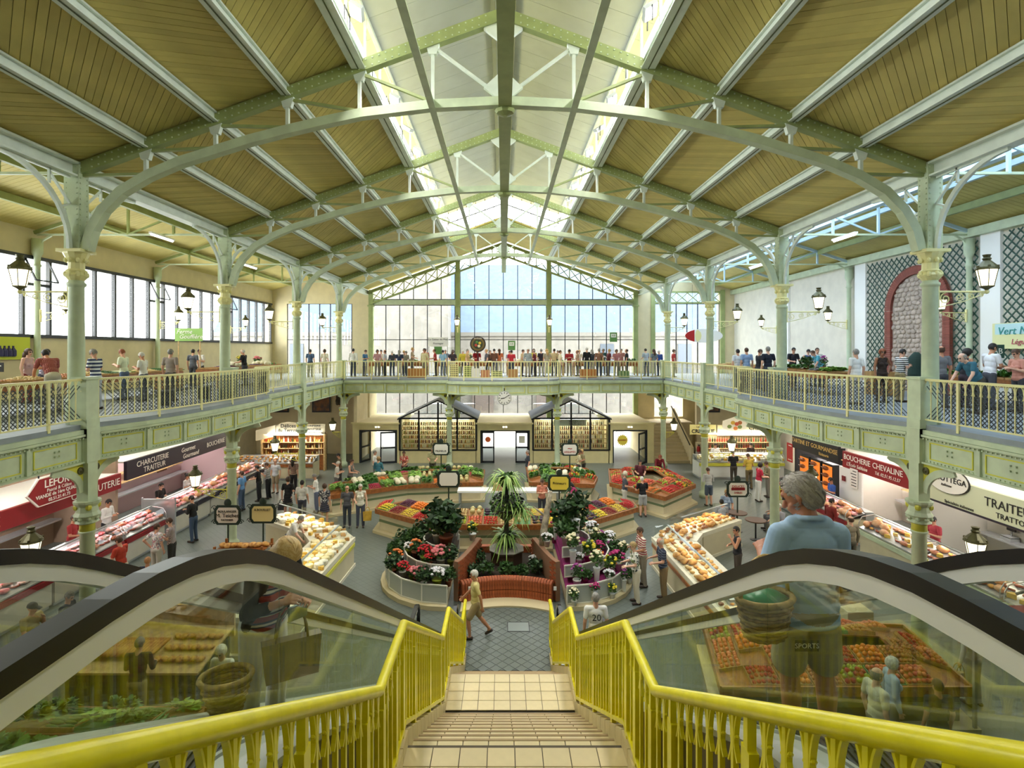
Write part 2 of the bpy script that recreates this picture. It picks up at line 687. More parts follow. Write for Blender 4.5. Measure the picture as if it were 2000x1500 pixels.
for k, s in enumerate((-1, 1)):
    w = struct('window_%d' % (k + 2))
    glazing(w, sorted(s * (10.9 + i * 0.775) for i in range(7)), [MZ, 7.72, 10.3], FY + 0.1)
    if s > 0:
        MB().box(10.85, FY - 0.05, 10.3, 15.6, FY + 0.15, 10.42).box(10.85, FY - 0.05, 11.08, 15.6, FY + 0.15, 11.2).build('lattice_rail', m_steelD, w)
        for i in range(6):
            x = 10.9 + i * 0.78
            MB().bar((x, FY, 10.42), (x + 0.78, FY, 11.08), 0.05, 0.06, (0, 1, 0)).build('lattice_bar', m_steelD, w)
            MB().bar((x, FY + .03, 11.08), (x + 0.78, FY + .03, 10.42), 0.05, 0.06, (0, 1, 0)).build('lattice_bar', m_steelD, w)
        for i in range(6):
            x = 10.93 + i * 0.78
            MB().box(x, FY + 0.12, 10.42, x + 0.72, FY + 0.13, 11.08).build('pane', m_glass, w)
        for x in (10.75, 15.75):
            MB().box(x - 0.15, FY - 0.1, MZ, x + 0.15, FY + 0.02, 11.3).build('post', m_steelD, w)

# ---- long ribbon window in wall_left (window_4), one pane after another between iron half columns
w4 = struct('window_4')
pm = MB().box(-0.006, 0.03, 0, 0.006, 1.05, 2.68).mesh('pane', m_glass)
mm = MB().box(-0.09, -0.05, -0.04, 0.06, 0.05, 2.8).mesh('mullion', m_black)
NP = 31
for i in range(NP + 1):
    y = 4.3 + i * 1.108
    ob('mullion', mm, w4, (-OX + 0.02, y, 7.5))
    if i < NP:
        near = min(abs(y + 0.55 - c) for c in COLY)
        if near < 0.8:
            MB().box(-OX, y + 0.05, 7.55, -OX + 0.012, y + 1.06, 9.25).build('pane', m_glass, w4)
            MB().box(-OX - 0.03, y, 9.25, -OX + 0.08, y + 1.1, 9.35).build('transom', m_black, w4)
            q = MB()
            q.bar((-OX + 0.05, y + 0.08, 10.2), (-OX + 0.42, y + 0.08, 9.42), 0.05, 0.05).bar((-OX + 0.05, y + 1.03, 10.2), (-OX + 0.42, y + 1.03, 9.42), 0.05, 0.05)
            q.bar((-OX + 0.42, y + 0.08, 9.42), (-OX + 0.42, y + 1.03, 9.42), 0.05, 0.05).bar((-OX + 0.05, y + 0.08, 10.2), (-OX + 0.05, y + 1.03, 10.2), 0.05, 0.05)
            sash = q.build('tilted_sash', m_black, w4)
            MB().plate([(-OX + 0.05, y + 0.1, 10.18), (-OX + 0.42, y + 0.1, 9.44), (-OX + 0.42, y + 1.01, 9.44), (-OX + 0.05, y + 1.01, 10.18)], (0.01, 0, 0.005)).build('pane', m_glass, sash)
        else:
            ob('pane', pm, w4, (-OX, y, 7.52))
MB().box(-OX - 0.05, 4.2, 7.42, -OX + 0.1, 38.8, 7.54).box(-OX - 0.05, 4.2, 10.18, -OX + 0.1, 38.8, 10.3).build('frame', m_black, w4)

# ---- nave roof: boarding laid in chevrons between the purlins
PX = [9.8, 8.2, 6.6, 4.95, 3.3]
BW, PITCH = 0.14, 0.2
for s in (-1, 1):
    ce = struct('ceiling_left' if s < 0 else 'ceiling_right')
    MB().plate([(s * 3.3, -6, roofz(3.3) + 0.05), (s * 10.0, -6, roofz(10.0) + 0.05), (s * 10.0, FY + .3, roofz(10.0) + 0.05), (s * 3.3, FY + .3, roofz(3.3) + 0.05)], (0, 0, 0.1)).build('roof_deck', m_board, ce)
    MB().plate([(0, 32.45, roofz(0) + 0.05), (s * 3.3, 32.45, roofz(3.3) + 0.05), (s * 3.3, FY + .3, roofz(3.3) + 0.05), (0, FY + .3, roofz(0) + 0.05)], (0, 0, 0.1)).build('roof_deck', m_board, ce)
    rest = MB()
    for k in range(4):
        xa, xb = PX[k] * s, PX[k + 1] * s
        dl = (1.62 if k % 2 == 0 else -1.62)
        za, zb = roofz(xa), roofz(xb)
        w = PITCH - 0.012
        v = [(xa, 0, za), (xa, w, za), (xb, w + dl, zb), (xb, dl, zb)]
        pmh = MB().plate(v, (0, 0, 0.03)).mesh('roof_board', m_board)
        N = int(39.0 / PITCH)
        for i in range(N):
            y = -2 + i * PITCH
            lo, hi = min(y, y + dl), max(y, y + dl) + PITCH
            if hi > FY or hi < -1.5:
                continue
            if 6.4 <= y < 6.4 + 75 * PITCH - 0.01:
                ob('roof_board', pmh, ce, (0, y, random.uniform(-0.006, 0.006)))
            elif y > 3:
                j = random.uniform(-0.006, 0.006)
                rest.plate([(a, b_ + y, c + j) for a, b_, c in v], (0, 0, 0.03))
        # triangles left at the gable end
    for i in range(int(6.5 / PITCH)):
        y = 32.5 + i * PITCH
        rest.plate([(0, y, roofz(0)), (s * 3.3, y, roofz(3.3)), (s * 3.3, y + PITCH - .012, roofz(3.3)), (0, y + PITCH - .012, roofz(0))], (0, 0, 0.03))
    o = rest.build('roof_board_field', m_board, ce)
    o['kind'] = 'stuff'

# ---- purlins, eave girders, longitudinal tie beams
names = ['eave', 'lowest', 'second', 'third', 'lantern sill']
SIDE = {-1: 'window side', 1: 'trellis side'}
for s in (-1, 1):
    for k, x in enumerate(PX):
        X = s * x
        z = roofz(x)
        if k == 0:
            g = thing('eave_girder', 'pale green iron eave girder along the column tops on the %s' % SIDE[s], 'girder', (X, 16, z - 0.3))
            MB().box(X - 0.15, -6, z - 0.34, X + 0.15, FY, z - 0.30).box(X - 0.03, -6, z - 0.3, X + 0.03, FY, z + 0.02).box(X - 0.17, -6, z - 0.06, X + 0.17, FY, z - 0.01).build('beam', m_steelL, g)
        else:
            wd = 0.11 if k < 4 else 0.16
            g = thing('roof_purlin', 'pale green iron roof purlin, %s, on the %s' % (names[k] if k == 4 else names[k] + ' above the eave', SIDE[s]), 'purlin', (X, 16, z - 0.2))
            bm_ = MB().box(X - wd, -6, z - 0.25, X + wd, FY, z - 0.225).box(X - 0.02, -6, z - 0.225, X + 0.02, FY, z - 0.02).box(X - wd * .7, -6, z - 0.05, X + wd * .7, FY, z - 0.012)
            bm_.build('beam', m_steelL, g)
            MB().box(X - 0.012, -6, z - 0.262, X + 0.012, FY, z - 0.25).build('joint_strip', mat('dark_olive', '#59613f', 0.6), g)  # dark line where the two flanges meet
for x, lab in ((-1.62, 'window side'), (1.62, 'trellis side'), (0.04, 'ridge line')):
    wd, zz = (0.075, 12.62) if abs(x) > 1 else (0.15, 12.62)
    g = thing('tie_beam', 'long olive iron tie beam under the lantern on the %s' % lab, 'beam', (x, 16, zz))
    y1 = 35.2 if abs(x) > 1 else 38.8
    b = MB().box(x - wd, -6, zz - 0.12, x + wd, y1, zz - 0.09).box(x - 0.02, -6, zz - 0.09, x + 0.02, y1, zz + 0.1)
    b.build('beam', m_steelD if abs(x) < 1 else m_steel, g)
    if abs(x) < 1:
        for y in (12.46, 19.1, 25.75, 32.4):
            MB().lathe([(0.05, -0.26), (0.2, -0.2), (0.24, -0.13)], (x, y, zz), 10).build('boss', m_steelD, g)

# ---- lantern over the ridge
ln = struct('ceiling_lantern')
m_lant = mat('lantern_white_board', '#b4bac2', 0.5, var=0.03, scale=1.5, rnd=0.03)
for s in (-1, 1):
    for i in range(48):
        y = -6 + i * 0.81
        if y > 32.2:
            break
        MB().plate([(0, y, 16.42), (s * 3.75, y, 15.05), (s * 3.75, y + 0.8, 15.05), (0, y + 0.8, 16.42)], (0, 0, 0.05)).build('lantern_board', m_lant, ln)
    MB().plate([(0, -6, 16.5), (s * 3.75, -6, 15.13), (s * 3.75, 32.9, 15.13), (0, 32.9, 16.5)], (0, 0, 0.05)).build('roof_cover', m_lant, ln)
    MB().bar((s * 0.28, -6, 16.24), (s * 0.28, 32.4, 16.24), 0.12, 0.22).build('ridge_board', mat('ridge_dark_grey', '#8b8f84', 0.6), ln)  # dark rafters either side of the lantern ridge
    w = struct('window_%d' % (5 if s < 0 else 6))
    X = s * 3.36
    MB().box(X - 0.05, -6, 13.66, X + 0.05, 32.4, 13.78).box(X - 0.05, -6, 15.05, X + 0.05, 32.4, 15.15).build('frame', m_steelL, w)
    for i in range(24):
        y = -6 + i * 1.6
        MB().box(X - 0.03, y - 0.03, 13.78, X + 0.03, y + 0.03, 15.05).build('mullion', m_steelL, w)
        MB().box(X - 0.006, y + 0.03, 13.78, X + 0.006, y + 1.57, 15.05).build('pane', m_glass, w)
w = struct('window_7')
b = MB()
for i in range(13):
    x = -3.3 + i * 0.55
    zt = 16.4 - 0.365 * abs(x)
    MB().box(x - 0.02, 32.42, roofz(x) + 0.12, x + 0.02, 32.48, zt).build('mullion', m_black, w)
    if i < 12:
        x2 = x + 0.55
        MB().plate([(x + .02, 32.45, roofz(x) + .12), (x2 - .02, 32.45, roofz(x2) + .12), (x2 - .02, 32.45, 16.4 - .365 * abs(x2)), (x + .02, 32.45, 16.4 - .365 * abs(x))], (0, 0.01, 0)).build('pane', m_glass, w)
for s in (-1, 1):
    MB().bar((s * 3.3, 32.45, roofz(3.3) + 0.9), (0, 32.45, roofz(0) + 0.9), 0.05, 0.05).build('transom', m_black, w)

# ---- aisle roofs: low gables over the galleries
for s in (-1, 1):
    ce = struct('ceiling_aisle_left' if s < 0 else 'ceiling_aisle_right')
    A, R, E = (s * 9.95, 11.22), (s * 13.2, 12.3), (s * 16.7, 11.25)
    b = MB()
    if s < 0:
        b.plate([(A[0], -6, A[1]), (R[0], -6, R[1]), (R[0], FY + .3, R[1]), (A[0], FY + .3, A[1])], (0, 0, 0.1))
    b.plate([(E[0], -6, E[1]), (R[0], -6, R[1]), (R[0], FY + .3, R[1]), (E[0], FY + .3, E[1])], (0, 0, 0.1))
    b.build('roof_deck', m_board, ce)
    q = MB()
    for i in range(220):
        y = -5 + i * 0.2
        for (P, Q) in ((A, R), (R, E)):
            if s > 0 and P is A:
                continue
            q.plate([(P[0], y, P[1] - 0.03), (Q[0], y, Q[1] - 0.03), (Q[0], y + 0.188, Q[1] - 0.03), (P[0], y + 0.188, P[1] - 0.03)], (0, 0, 0.03))
    q.build('roof_board_field', m_board, ce)['kind'] = 'stuff'
    if s > 0:
        m_sky = translucent_mat('rooflight_sheet', '#a9bdd6', 0.62)
        vs, fs = [], []
        N = 300
        for i in range(N + 1):
            y = -6 + 45.3 * i / N
            dz = 0.03 * math.sin(i * PI / 2)
            vs += [(A[0], y, A[1] + dz), (R[0], y, R[1] + dz)]
            if i < N:
                fs.append((2 * i, 2 * i + 1, 2 * i + 3, 2 * i + 2))
        MB().add(vs, fs).build('corrugated_sheet', m_sky, ce)
        for x, z in ((12.1, 11.82), (12.9, 12.08), (13.6, 12.06)):
            MB().box(x - 0.06, -6, z - 0.16, x + 0.06, FY, z).build('rafter_beam', m_blue, ce)
        MB().box(OX - 0.3, -6, 10.95, OX, FY, 11.25).build('wall_plate', m_steel, ce)
    for x, z in ((14.95, 11.72), (11.5, 11.55)):
        if s > 0 and x < 13:
            continue
        MB().box(s * x - 0.06, -6, z - 0.22, s * x + 0.06, FY, z).build('purlin', m_steelD, ce)

# ---- arched roof trusses
ARCH = [(9.55, 9.28), (9.42, 9.75), (9.16, 10.2), (8.75, 10.62), (8.15, 10.98), (7.4, 11.3), (6.6, 11.55), (5.8, 11.8), (4.95, 12.02), (4.1, 12.22), (3.27, 12.4), (1.62, 12.6), (0, 12.68)]
ORD = {0: 'fourth', 1: 'third', 2: 'second', 3: 'first'}


def archz(x):
    x = abs(x)
    for (xa, za), (xb, zb) in zip(ARCH, ARCH[1:]):
        if xb <= x <= xa:
            return za + (zb - za) * (xa - x) / (xa - xb)
    return ARCH[0][1]


for ti, Y in enumerate(COLY):
    t = thing('roof_truss', 'arched pale green iron roof truss, %s from the glazed gable' % ORD[ti], 'roof truss', (0, Y, 9.2), group='arched trusses spanning the hall')
    for s in (-1, 1):
        MB().bar((s * 9.75, Y, roofz(9.75) - 0.18), (0, Y, roofz(0) - 0.18), 0.2, 0.26).build('top_chord', m_steelD, t)
    pts = [(-x, Y, z) for x, z in ARCH] + [(x, Y, z) for x, z in reversed(ARCH[:-1])]
    MB().sweep([(x, y, z) for x, y, z in pts], 0.22, 0.2, (0, 0, 1)).build('bottom_chord', m_steel, t)
    nodes = [9.75, 8.2, 6.6, 4.95, 3.3, 1.62, 0.0]
    for s in (-1, 1):
        for k in range(1, 6):
            x = nodes[k]
            MB().bar((s * x, Y, archz(x)), (s * x, Y, roofz(x) - 0.2), 0.07, 0.09, (0, 1, 0)).build('post', m_steelL, t)
            MB().plate([(s * x - .09, Y - .06, roofz(x) - .5), (s * x + .09, Y - .06, roofz(x) - .5), (s * x + .16, Y - .06, roofz(x) - .25), (s * x - .16, Y - .06, roofz(x) - .25)], (0, .12, 0)).build('gusset', m_steelL, t)
        for k in range(0, 6):
            xa, xb = nodes[k], nodes[k + 1]
            MB().bar((s * xa, Y, roofz(xa) - 0.3), (s * xb, Y, archz(xb) + 0.08), 0.06, 0.08, (0, 1, 0)).build('diagonal', m_steelD if k < 5 else m_steelL, t)
    for zc in (14.35, 13.0):
        sg = -1 if zc > 14 else 1
        MB().plate([(-0.45, Y - .05, zc), (0, Y - .05, zc + .5 * sg * -1 if sg < 0 else zc + .42), (0.45, Y - .05, zc), (0, Y - .05, zc - .35)], (0, .1, 0)).build('gusset', m_steelL, t)
    rv = MB()
    for s in (-1, 1):
        for i in range(60):
            x = 0.4 + i * 0.152
            zc = roofz(x) - 0.18
            for dz in (-0.08, 0.08):
                rv.cbox((s * x, Y - 0.105, zc + dz), (0.03, 0.02, 0.03))
            if i % 2 == 0 and x < 9.2:
                rv.cbox((s * x, Y - 0.105, archz(x) + 0.06), (0.028, 0.02, 0.028))
    rv.build('rivets', m_steel, t)['kind'] = 'stuff'

# ---- aisle trusses with wall columns
for ti, Y in enumerate(COLY):
    for s in (-1, 1):
        t = thing('aisle_truss', 'low iron truss over the gallery on the %s, %s from the glazed gable' % (SIDE[s], ORD[ti]), 'roof truss', (s * 13.2, Y, 11.0))
        pm_ = m_steelD if s < 0 else m_blue
        MB().bar((s * 9.9, Y, 11.05), (s * 16.4, Y, 11.05), 0.06, 0.06).build('tie', m_steel, t)
        MB().bar((s * 9.9, Y, 11.1), (s * 13.2, Y, 12.2), 0.08, 0.12).build('top_chord', pm_, t)
        MB().bar((s * 16.5, Y, 11.12), (s * 13.2, Y, 12.2), 0.08, 0.12).build('top_chord', pm_, t)
        for x in (11.6, 13.2, 14.9):
            MB().bar((s * x, Y, 11.05), (s * x, Y, 12.2 - abs(x - 13.2) * 0.32), 0.07, 0.07).build('post', pm_, t)
        MB().bar((s * 13.2, Y, 11.05), (s * 11.6, Y, 11.7), 0.05, 0.06).build('diagonal', pm_, t)
        MB().bar((s * 13.2, Y, 11.05), (s * 14.9, Y, 11.65), 0.05, 0.06).build('diagonal', pm_, t)
        MB().sweep([(s * 15.9, Y, 11.02), (s * 16.2, Y, 10.85), (s * 16.38, Y, 10.55)], 0.06, 0.06, (0, 1, 0)).build('wall_bracket', m_steel, t)
        c = thing('wall_column', 'slim pale green iron half column against the outer wall on the %s, %s from the gable' % (SIDE[s], ORD[ti]), 'column', (s * 16.4, Y, MZ))
        MB().lathe([(0.16, 0), (0.16, 0.3), (0.1, 0.36), (0.095, 4.6), (0.14, 4.66), (0.1, 4.72), (0.1, 4.95), (0.17, 5.1), (0.17, 5.6)], (s * 16.4, Y, MZ), 12).build('shaft', m_steel, c, True)

# ---- columns
def spiral(cx, cz, r0, r1, a0, turns, n=16):
    return [(cx + (r0 + (r1 - r0) * i / n) * math.cos(a0 + turns * 2 * PI * i / n), 0, cz + (r0 + (r1 - r0) * i / n) * math.sin(a0 + turns * 2 * PI * i / n)) for i in range(n + 1)]


up_shaft = MB().lathe([(0.2, -0.25), (0.2, 0.55), (0.185, 0.6), (0.175, 0.66), (0.17, 0.9), (0.152, 3.12), (0.16, 3.14), (0.19, 3.17), (0.19, 3.22), (0.155, 3.25), (0.15, 3.3)], seg=16).mesh('shaft', m_steel, True)
plinth = MB().box(-.17, -.19, -.3, .17, .19, 1.02).box(-.2, -.21, 1.02, .2, .21, 1.08).box(-.19, -.2, -.3, .19, .2, .12).mesh('plinth', m_steel)
up_cap = MB()
up_cap.lathe([(0.15, 3.28), (0.2, 3.34), (0.235, 3.4), (0.2, 3.46), (0.22, 3.5), (0.165, 3.54), (0.16, 3.68), (0.19, 3.76), (0.25, 3.88), (0.26, 3.92)], seg=12)
up_cap.cbox((0, 0, 3.95), (0.56, 0.5, 0.07))
for k in range(8):
    a = k * PI / 4
    up_cap.ell((0.2 * math.cos(a), 0.2 * math.sin(a), 3.42), (0.05, 0.05, 0.07), 6, 4)
    up_cap.ell((0.2 * math.cos(a), 0.2 * math.sin(a), 3.74), (0.045, 0.045, 0.06), 6, 4)
up_cap = up_cap.mesh('capital', m_cream)
pier = MB().box(-0.17, -0.15, 3.98, 0.17, 0.15, 5.95)
for z in np.arange(4.05, 5.9, 0.12):
    for x in (-0.12, 0.12):
        pier.cbox((x, -0.155, z), (0.03, 0.02, 0.03))
    for y in (-0.1, 0.1):
        pier.cbox((-0.175, y, z), (0.02, 0.03, 0.03)).cbox((0.175, y, z), (0.02, 0.03, 0.03))
pier = pier.mesh('pier', m_steel)
brk = MB()
ap = [(0, -0.2, 3.98)] + [(0, -0.2 - 1.75 * (1 - math.cos(i / 10 * PI / 2)), 4.0 + 1.62 * math.sin(i / 10 * PI / 2)) for i in range(1, 11)]
brk.sweep(ap, 0.1, 0.07, (1, 0, 0))
brk.bar((0, -0.2, 4.4), (0, -0.36, 4.85), 0.04, 0.05, (1, 0, 0)).bar((0, -0.18, 5.0), (0, -0.45, 4.88), 0.04, 0.05, (1, 0, 0))
brk.bar((0, -0.18, 5.0), (0, -0.75, 5.55), 0.04, 0.05, (1, 0, 0)).bar((0, -0.75, 5.3), (0, -0.75, 5.65), 0.04, 0.05, (1, 0, 0)).bar((0, -0.2, 5.6), (0, -1.95, 5.62), 0.05, 0.05, (1, 0, 0))
brk = brk.mesh('spandrel_bracket', m_steelL)
lo_shaft = MB().lathe([(0.24, 0), (0.24, 0.25), (0.17, 0.32), (0.16, 0.4), (0.145, 2.78), (0.17, 2.82), (0.17, 2.86)], seg=16).mesh('shaft', m_steel, True)
lo_neck = MB().lathe([(0.155, 2.86), (0.15, 3.0), (0.165, 3.02)], seg=16).mesh('necking', m_gold, True)
lo_cap = MB()
lo_cap.lathe([(0.16, 3.02), (0.24, 3.06), (0.2, 3.12), (0.23, 3.18), (0.27, 3.22), (0.22, 3.3), (0.2, 3.42), (0.27, 3.5), (0.27, 3.55), (0.2, 3.56)], seg=12)
lo_cap.cbox((0, 0, 3.99), (0.26, 0.3, 0.92)).cbox((0, 0, 4.82), (0.3, 0.4, 0.78))
for k in range(8):
    a = k * PI / 4
    lo_cap.ell((0.22 * math.cos(a), 0.22 * math.sin(a), 3.15), (0.05, 0.05, 0.05), 6, 4)
lo_cap = lo_cap.mesh('capital', m_steel)
lo_leaf = MB()
for k in range(4):
    a = k * PI / 2 + PI / 4
    lo_leaf.ell((0.2 * math.cos(a), 0.2 * math.sin(a), 3.42), (0.07, 0.07, 0.08), 6, 5)
lo_leaf = lo_leaf.mesh('acanthus_leaf', m_gold)
# arched spandrel under the gallery girder, spreading along local +Y
sp_fill = MB()
pts = [(0, 0.1, 3.55), (0, 0.1, 4.22), (0, 0.9, 4.22)] + [(0, 0.9 - 0.72 * math.sin(i / 8 * PI / 2), 4.12 - 0.57 * (1 - math.cos(i / 8 * PI / 2))) for i in range(9)]
sp_fill.plate([(-0.02, y, z) for _, y, z in pts], (0.04, 0, 0))
sp_fill = sp_fill.mesh('spandrel_panel', m_gold)
sp_rib = MB().sweep([(0, 0.98, 4.16)] + [(0, 0.9 - 0.72 * math.sin(i / 8 * PI / 2), 4.12 - 0.57 * (1 - math.cos(i / 8 * PI / 2))) for i in range(9)], 0.16, 0.05, (1, 0, 0)).mesh('spandrel_rib', m_steel)
ros = MB().lathe([(0.085, 0), (0.085, 0.03), (0.05, 0.035), (0.05, 0.02), (0.02, 0.05)], seg=12)
ros = ros.mesh('rosette', m_bronze)


def spandrel(parent, rz):
    a = ob('spandrel_panel', sp_fill, parent, (0, 0, 0.22), (0, 0, rz))
    ob('spandrel_rib', sp_rib, parent, (0, 0, 0.22), (0, 0, rz))
    for s in (-1, 1):
        ob('rosette', ros, a, (s * 0.02, 0.24, 4.05), (0, s * PI / 2, 0))


for ti, Y in enumerate(COLY):
    for s in (-1, 1):
        c = thing('iron_column', 'upper cast iron gallery column with cream capital on the %s, %s from the glazed gable' % (SIDE[s], ORD[ti]), 'column', (s * WX, Y, MZ), group='upper gallery columns')
        for nm, me in (('shaft', up_shaft), ('capital', up_cap), ('pier', pier)):
            ob(nm, me, c)
        ob('plinth', plinth, c, (-s * .2, 0, 0))
        ob('spandrel_bracket', brk, c)
        ob('spandrel_bracket', brk, c, rot=(0, 0, PI))
        c = thing('iron_column', 'lower cast iron column under the gallery on the %s, %s from the glazed gable' % (SIDE[s], ORD[ti]), 'column', (s * LX, Y, 0), group='lower market columns')
        for nm, me in (('shaft', lo_shaft), ('necking', lo_neck), ('capital', lo_cap), ('acanthus_leaf', lo_leaf)):
            ob(nm, me, c)
        spandrel(c, 0)
        spandrel(c, PI)
        if ti == 3:
            spandrel(c, s * PI / 2)
        if ti == 1:
            spandrel(c, s * PI / 2)
for x in (-3.2, 3.2):
    c = thing('iron_column', 'lower cast iron column carrying the far gallery beside the %s glazed shop' % ('jar-filled' if x < 0 else 'bottle-filled'), 'column', (x, 32.2, 0), group='lower market columns')
    for nm, me in (('shaft', lo_shaft), ('necking', lo_neck), ('capital', lo_cap), ('acanthus_leaf', lo_leaf)):
        ob(nm, me, c)
    spandrel(c, PI / 2)
    spandrel(c, -PI / 2)
    spandrel(c, PI)

# ================================================================== GALLERY
bul = [(9.5, 12.7), (9.36, 13.1), (9.12, 13.8), (8.93, 14.8), (8.8, 16.0), (8.72, 17.4), (8.7, 18.8), (8.72, 20.0), (8.82, 20.45), (9.1, 20.7), (9.5, 20.8)]
cen = [(-3.25, 32.0), (-3.15, 31.5), (-2.8, 31.1), (-2.0, 30.8), (-1.0, 30.65), (0, 30.6), (1.0, 30.65), (2.0, 30.8), (2.8, 31.1), (3.15, 31.5), (3.25, 32.0)]
m_soffit = mat('gallery_soffit', '#cfc49c', 0.8)
gf = struct('floor_gallery')
for s in (-1, 1):
    poly = [(s * OX, -6), (s * LX, -6), (s * LX, 12.6)] + [(s * x, y) for x, y in bul] + [(s * LX, 20.85), (s * LX, FY), (s * OX, FY)]
    if s > 0:
        poly = poly[::-1]
    MB().prism(poly, 5.02, MZ).build('gallery_slab', [m_galfloor], gf)
    MB().prism([(x, y) for x, y in poly], 5.0, 5.02).build('gallery_soffit', m_soffit, gf)
poly = [(-LX, FY), (-LX, 32.1), (-3.3, 32.1)] + cen + [(3.3, 32.1), (LX, 32.1), (LX, FY)]
MB().prism(poly, 5.02, MZ).build('gallery_slab', m_galfloor, gf)
MB().prism(poly, 5.0, 5.02).build('gallery_soffit', m_soffit, gf)
MB().box(-LX, -6, 5.02, LX, 0.75, MZ).build('gallery_slab', m_galfloor, gf)


def resample(path, step):
    pts = [Vector((x, y, 0)) for x, y in path]
    L = [0]
    for a, b_ in zip(pts, pts[1:]):
        L.append(L[-1] + (b_ - a).length)
    n = max(1, round(L[-1] / step))
    out = []
    for i in range(n + 1):
        d = L[-1] * i / n
        k = 0
        while k < len(L) - 2 and L[k + 1] < d:
            k += 1
        t = (d - L[k]) / max(1e-9, L[k + 1] - L[k])
        p = pts[k].lerp(pts[k + 1], min(1, t))
        tg = (pts[k + 1] - pts[k]).normalized()
        out.append((p, math.atan2(tg.y, tg.x)))
    return out


def baluster_mesh(name, m, H, sp, shear=0.0, th=0.018, big=1.0):
    b = MB()
    b.box(-th / 2, -th / 2, 0, th / 2, th / 2, H)
    zt = H
    za = H - 0.2 * big
    n = 6
    for s in (-1, 1):
        pts = []
        for i in range(n + 1):
            a = i / n * PI / 2
            pts.append((s * (th / 2 + (sp / 2 - th / 2) * (1 - math.cos(a))), 0, za + (zt - 0.01 - za) * math.sin(a)))
        b.sweep(pts, th * 0.42, th * 0.9, (0, 1, 0))
        b.sweep([(s * th * 0.5, 0, za + 0.02), (s * th * 1.1, 0, za - 0.03 * big), (s * th * 1.9, 0, za - 0.07 * big)], th * 0.42, th * 0.9, (0, 1, 0))
        b.ell((s * th * 0.9, 0, za + 0.05 * big), (th * 0.5,) * 3, 6, 4)
    if shear:
        b.v = [(x, y, z + x * shear) for x, y, z in b.v]
    return b.mesh(name, m)


bal_gal = baluster_mesh('baluster', m_cream, 0.9, 0.18)
gal_post = MB().box(-0.03, -0.02, -0.16, 0.03, 0.02, 0.92).mesh('post', m_cream)


def gallery_edge(path, where, outward, mesh_net=False):
    """iron girder and railing along one stretch of the gallery rim"""
    p0 = path[len(path) // 2]
    g = thing('gallery_girder', 'riveted green girder under the gallery rim %s' % where, 'girder', (p0[0], p0[1], 4.2))
    line = lambda z: [(x, y, z) for x, y in path]
    MB().sweep(line(4.75), 0.05, 0.6).build('web_plate', m_steel, g)
    MB().sweep(line(4.45), 0.2, 0.04).build('bottom_flange', m_steel, g)
    MB().sweep(line(5.06), 0.24, 0.05).sweep(line(5.14), 0.16, 0.1).build('top_flange', m_steel, g)
    st = resample(path, 1.3)
    stm = MB().box(-0.05, -0.07, -0.3, 0.05, 0.07, 0.3).mesh('stiffener', m_steel)
    for p, a in st:
        ob('stiffener', stm, g, (p.x - p0[0], p.y - p0[1], 4.75 - 4.2), (0, 0, a))
    fine = resample(path, 0.1)
    rv = MB()
    for p, a in fine:
        n_ = Vector((-math.sin(a), math.cos(a), 0)) * outward
        for z in (4.5, 4.98):
            rv.cbox((p.x + n_.x * 0.035, p.y + n_.y * 0.035, z), (0.028, 0.028, 0.028), a)
        q = p + n_ * 0.1
        rv.cbox((q.x, q.y, 5.0), (0.03, 0.03, 0.03), a)
    for (p, a), (q, a2) in zip(st, st[1:]):
        n_ = Vector((-math.sin((a + a2) / 2), math.cos((a + a2) / 2), 0)) * outward * 0.034
        sub = [v for v, _ in fine if 0.1 < (v - p).length and 0.1 < (v - q).length and (v - p).dot(q - p) > 0 and (v - q).dot(p - q) > 0]
        if len(sub) < 2:
            continue
        o = [(v.x + n_.x, v.y + n_.y) for v in sub]
        tr = MB()
        for z in (4.56, 4.92):
            tr.sweep([(x, y, z) for x, y in o], 0.012, 0.022)
        for x, y in (o[0], o[-1]):
            tr.cbox((x, y, 4.74), (0.02, 0.02, 0.38), a)
        tr.build('panel_line', m_gold, g)
        mid = (p + q) / 2
        for dx in (-0.06, 0.06):
            for dz in (-0.05, 0.05):
                rv.cbox((mid.x + n_.x * 1.3 + math.cos(a) * dx, mid.y + n_.y * 1.3 + math.sin(a) * dx, 4.77 + dz), (0.035, 0.035, 0.035), a)
    rv.build('rivets', m_steel, g)['kind'] = 'stuff'
    r = thing('gallery_railing', 'cream iron railing on the gallery rim %s' % where, 'railing', (p0[0], p0[1], MZ))
    MB().sweep(line(6.32), 0.06, 0.05).build('top_rail', m_cream, r)
    MB().sweep(line(5.42), 0.04, 0.03).build('bottom_rail', m_cream, r)
    for i, (p, a) in enumerate(resample(path, 0.18)):
        if i % 9 == 0:
            ob('post', gal_post, r, (p.x - p0[0], p.y - p0[1], 5.4 - MZ), (0, 0, a))
        else:
            ob('baluster', bal_gal, r, (p.x - p0[0], p.y - p0[1], 5.42 - MZ), (0, 0, a))
    if mesh_net:
        q = MB()
        fp = resample(path, 0.1)
        pts = [v for v, _ in fp]
        K = 8
        for i in range(0, len(pts) - K):
            n_ = Vector((-math.sin(fp[i][1]), math.cos(fp[i][1]), 0)) * outward * -0.03
            a_, c_ = pts[i] + n_, pts[i + K] + n_
            q.bar((a_.x, a_.y, 5.44), (c_.x, c_.y, 6.2), 0.013, 0.013)
            q.bar((a_.x, a_.y, 6.2), (c_.x, c_.y, 5.44), 0.013, 0.013)
        q.build('wire_netting', mat('netting_grey', '#3f4648', 0.5), r)


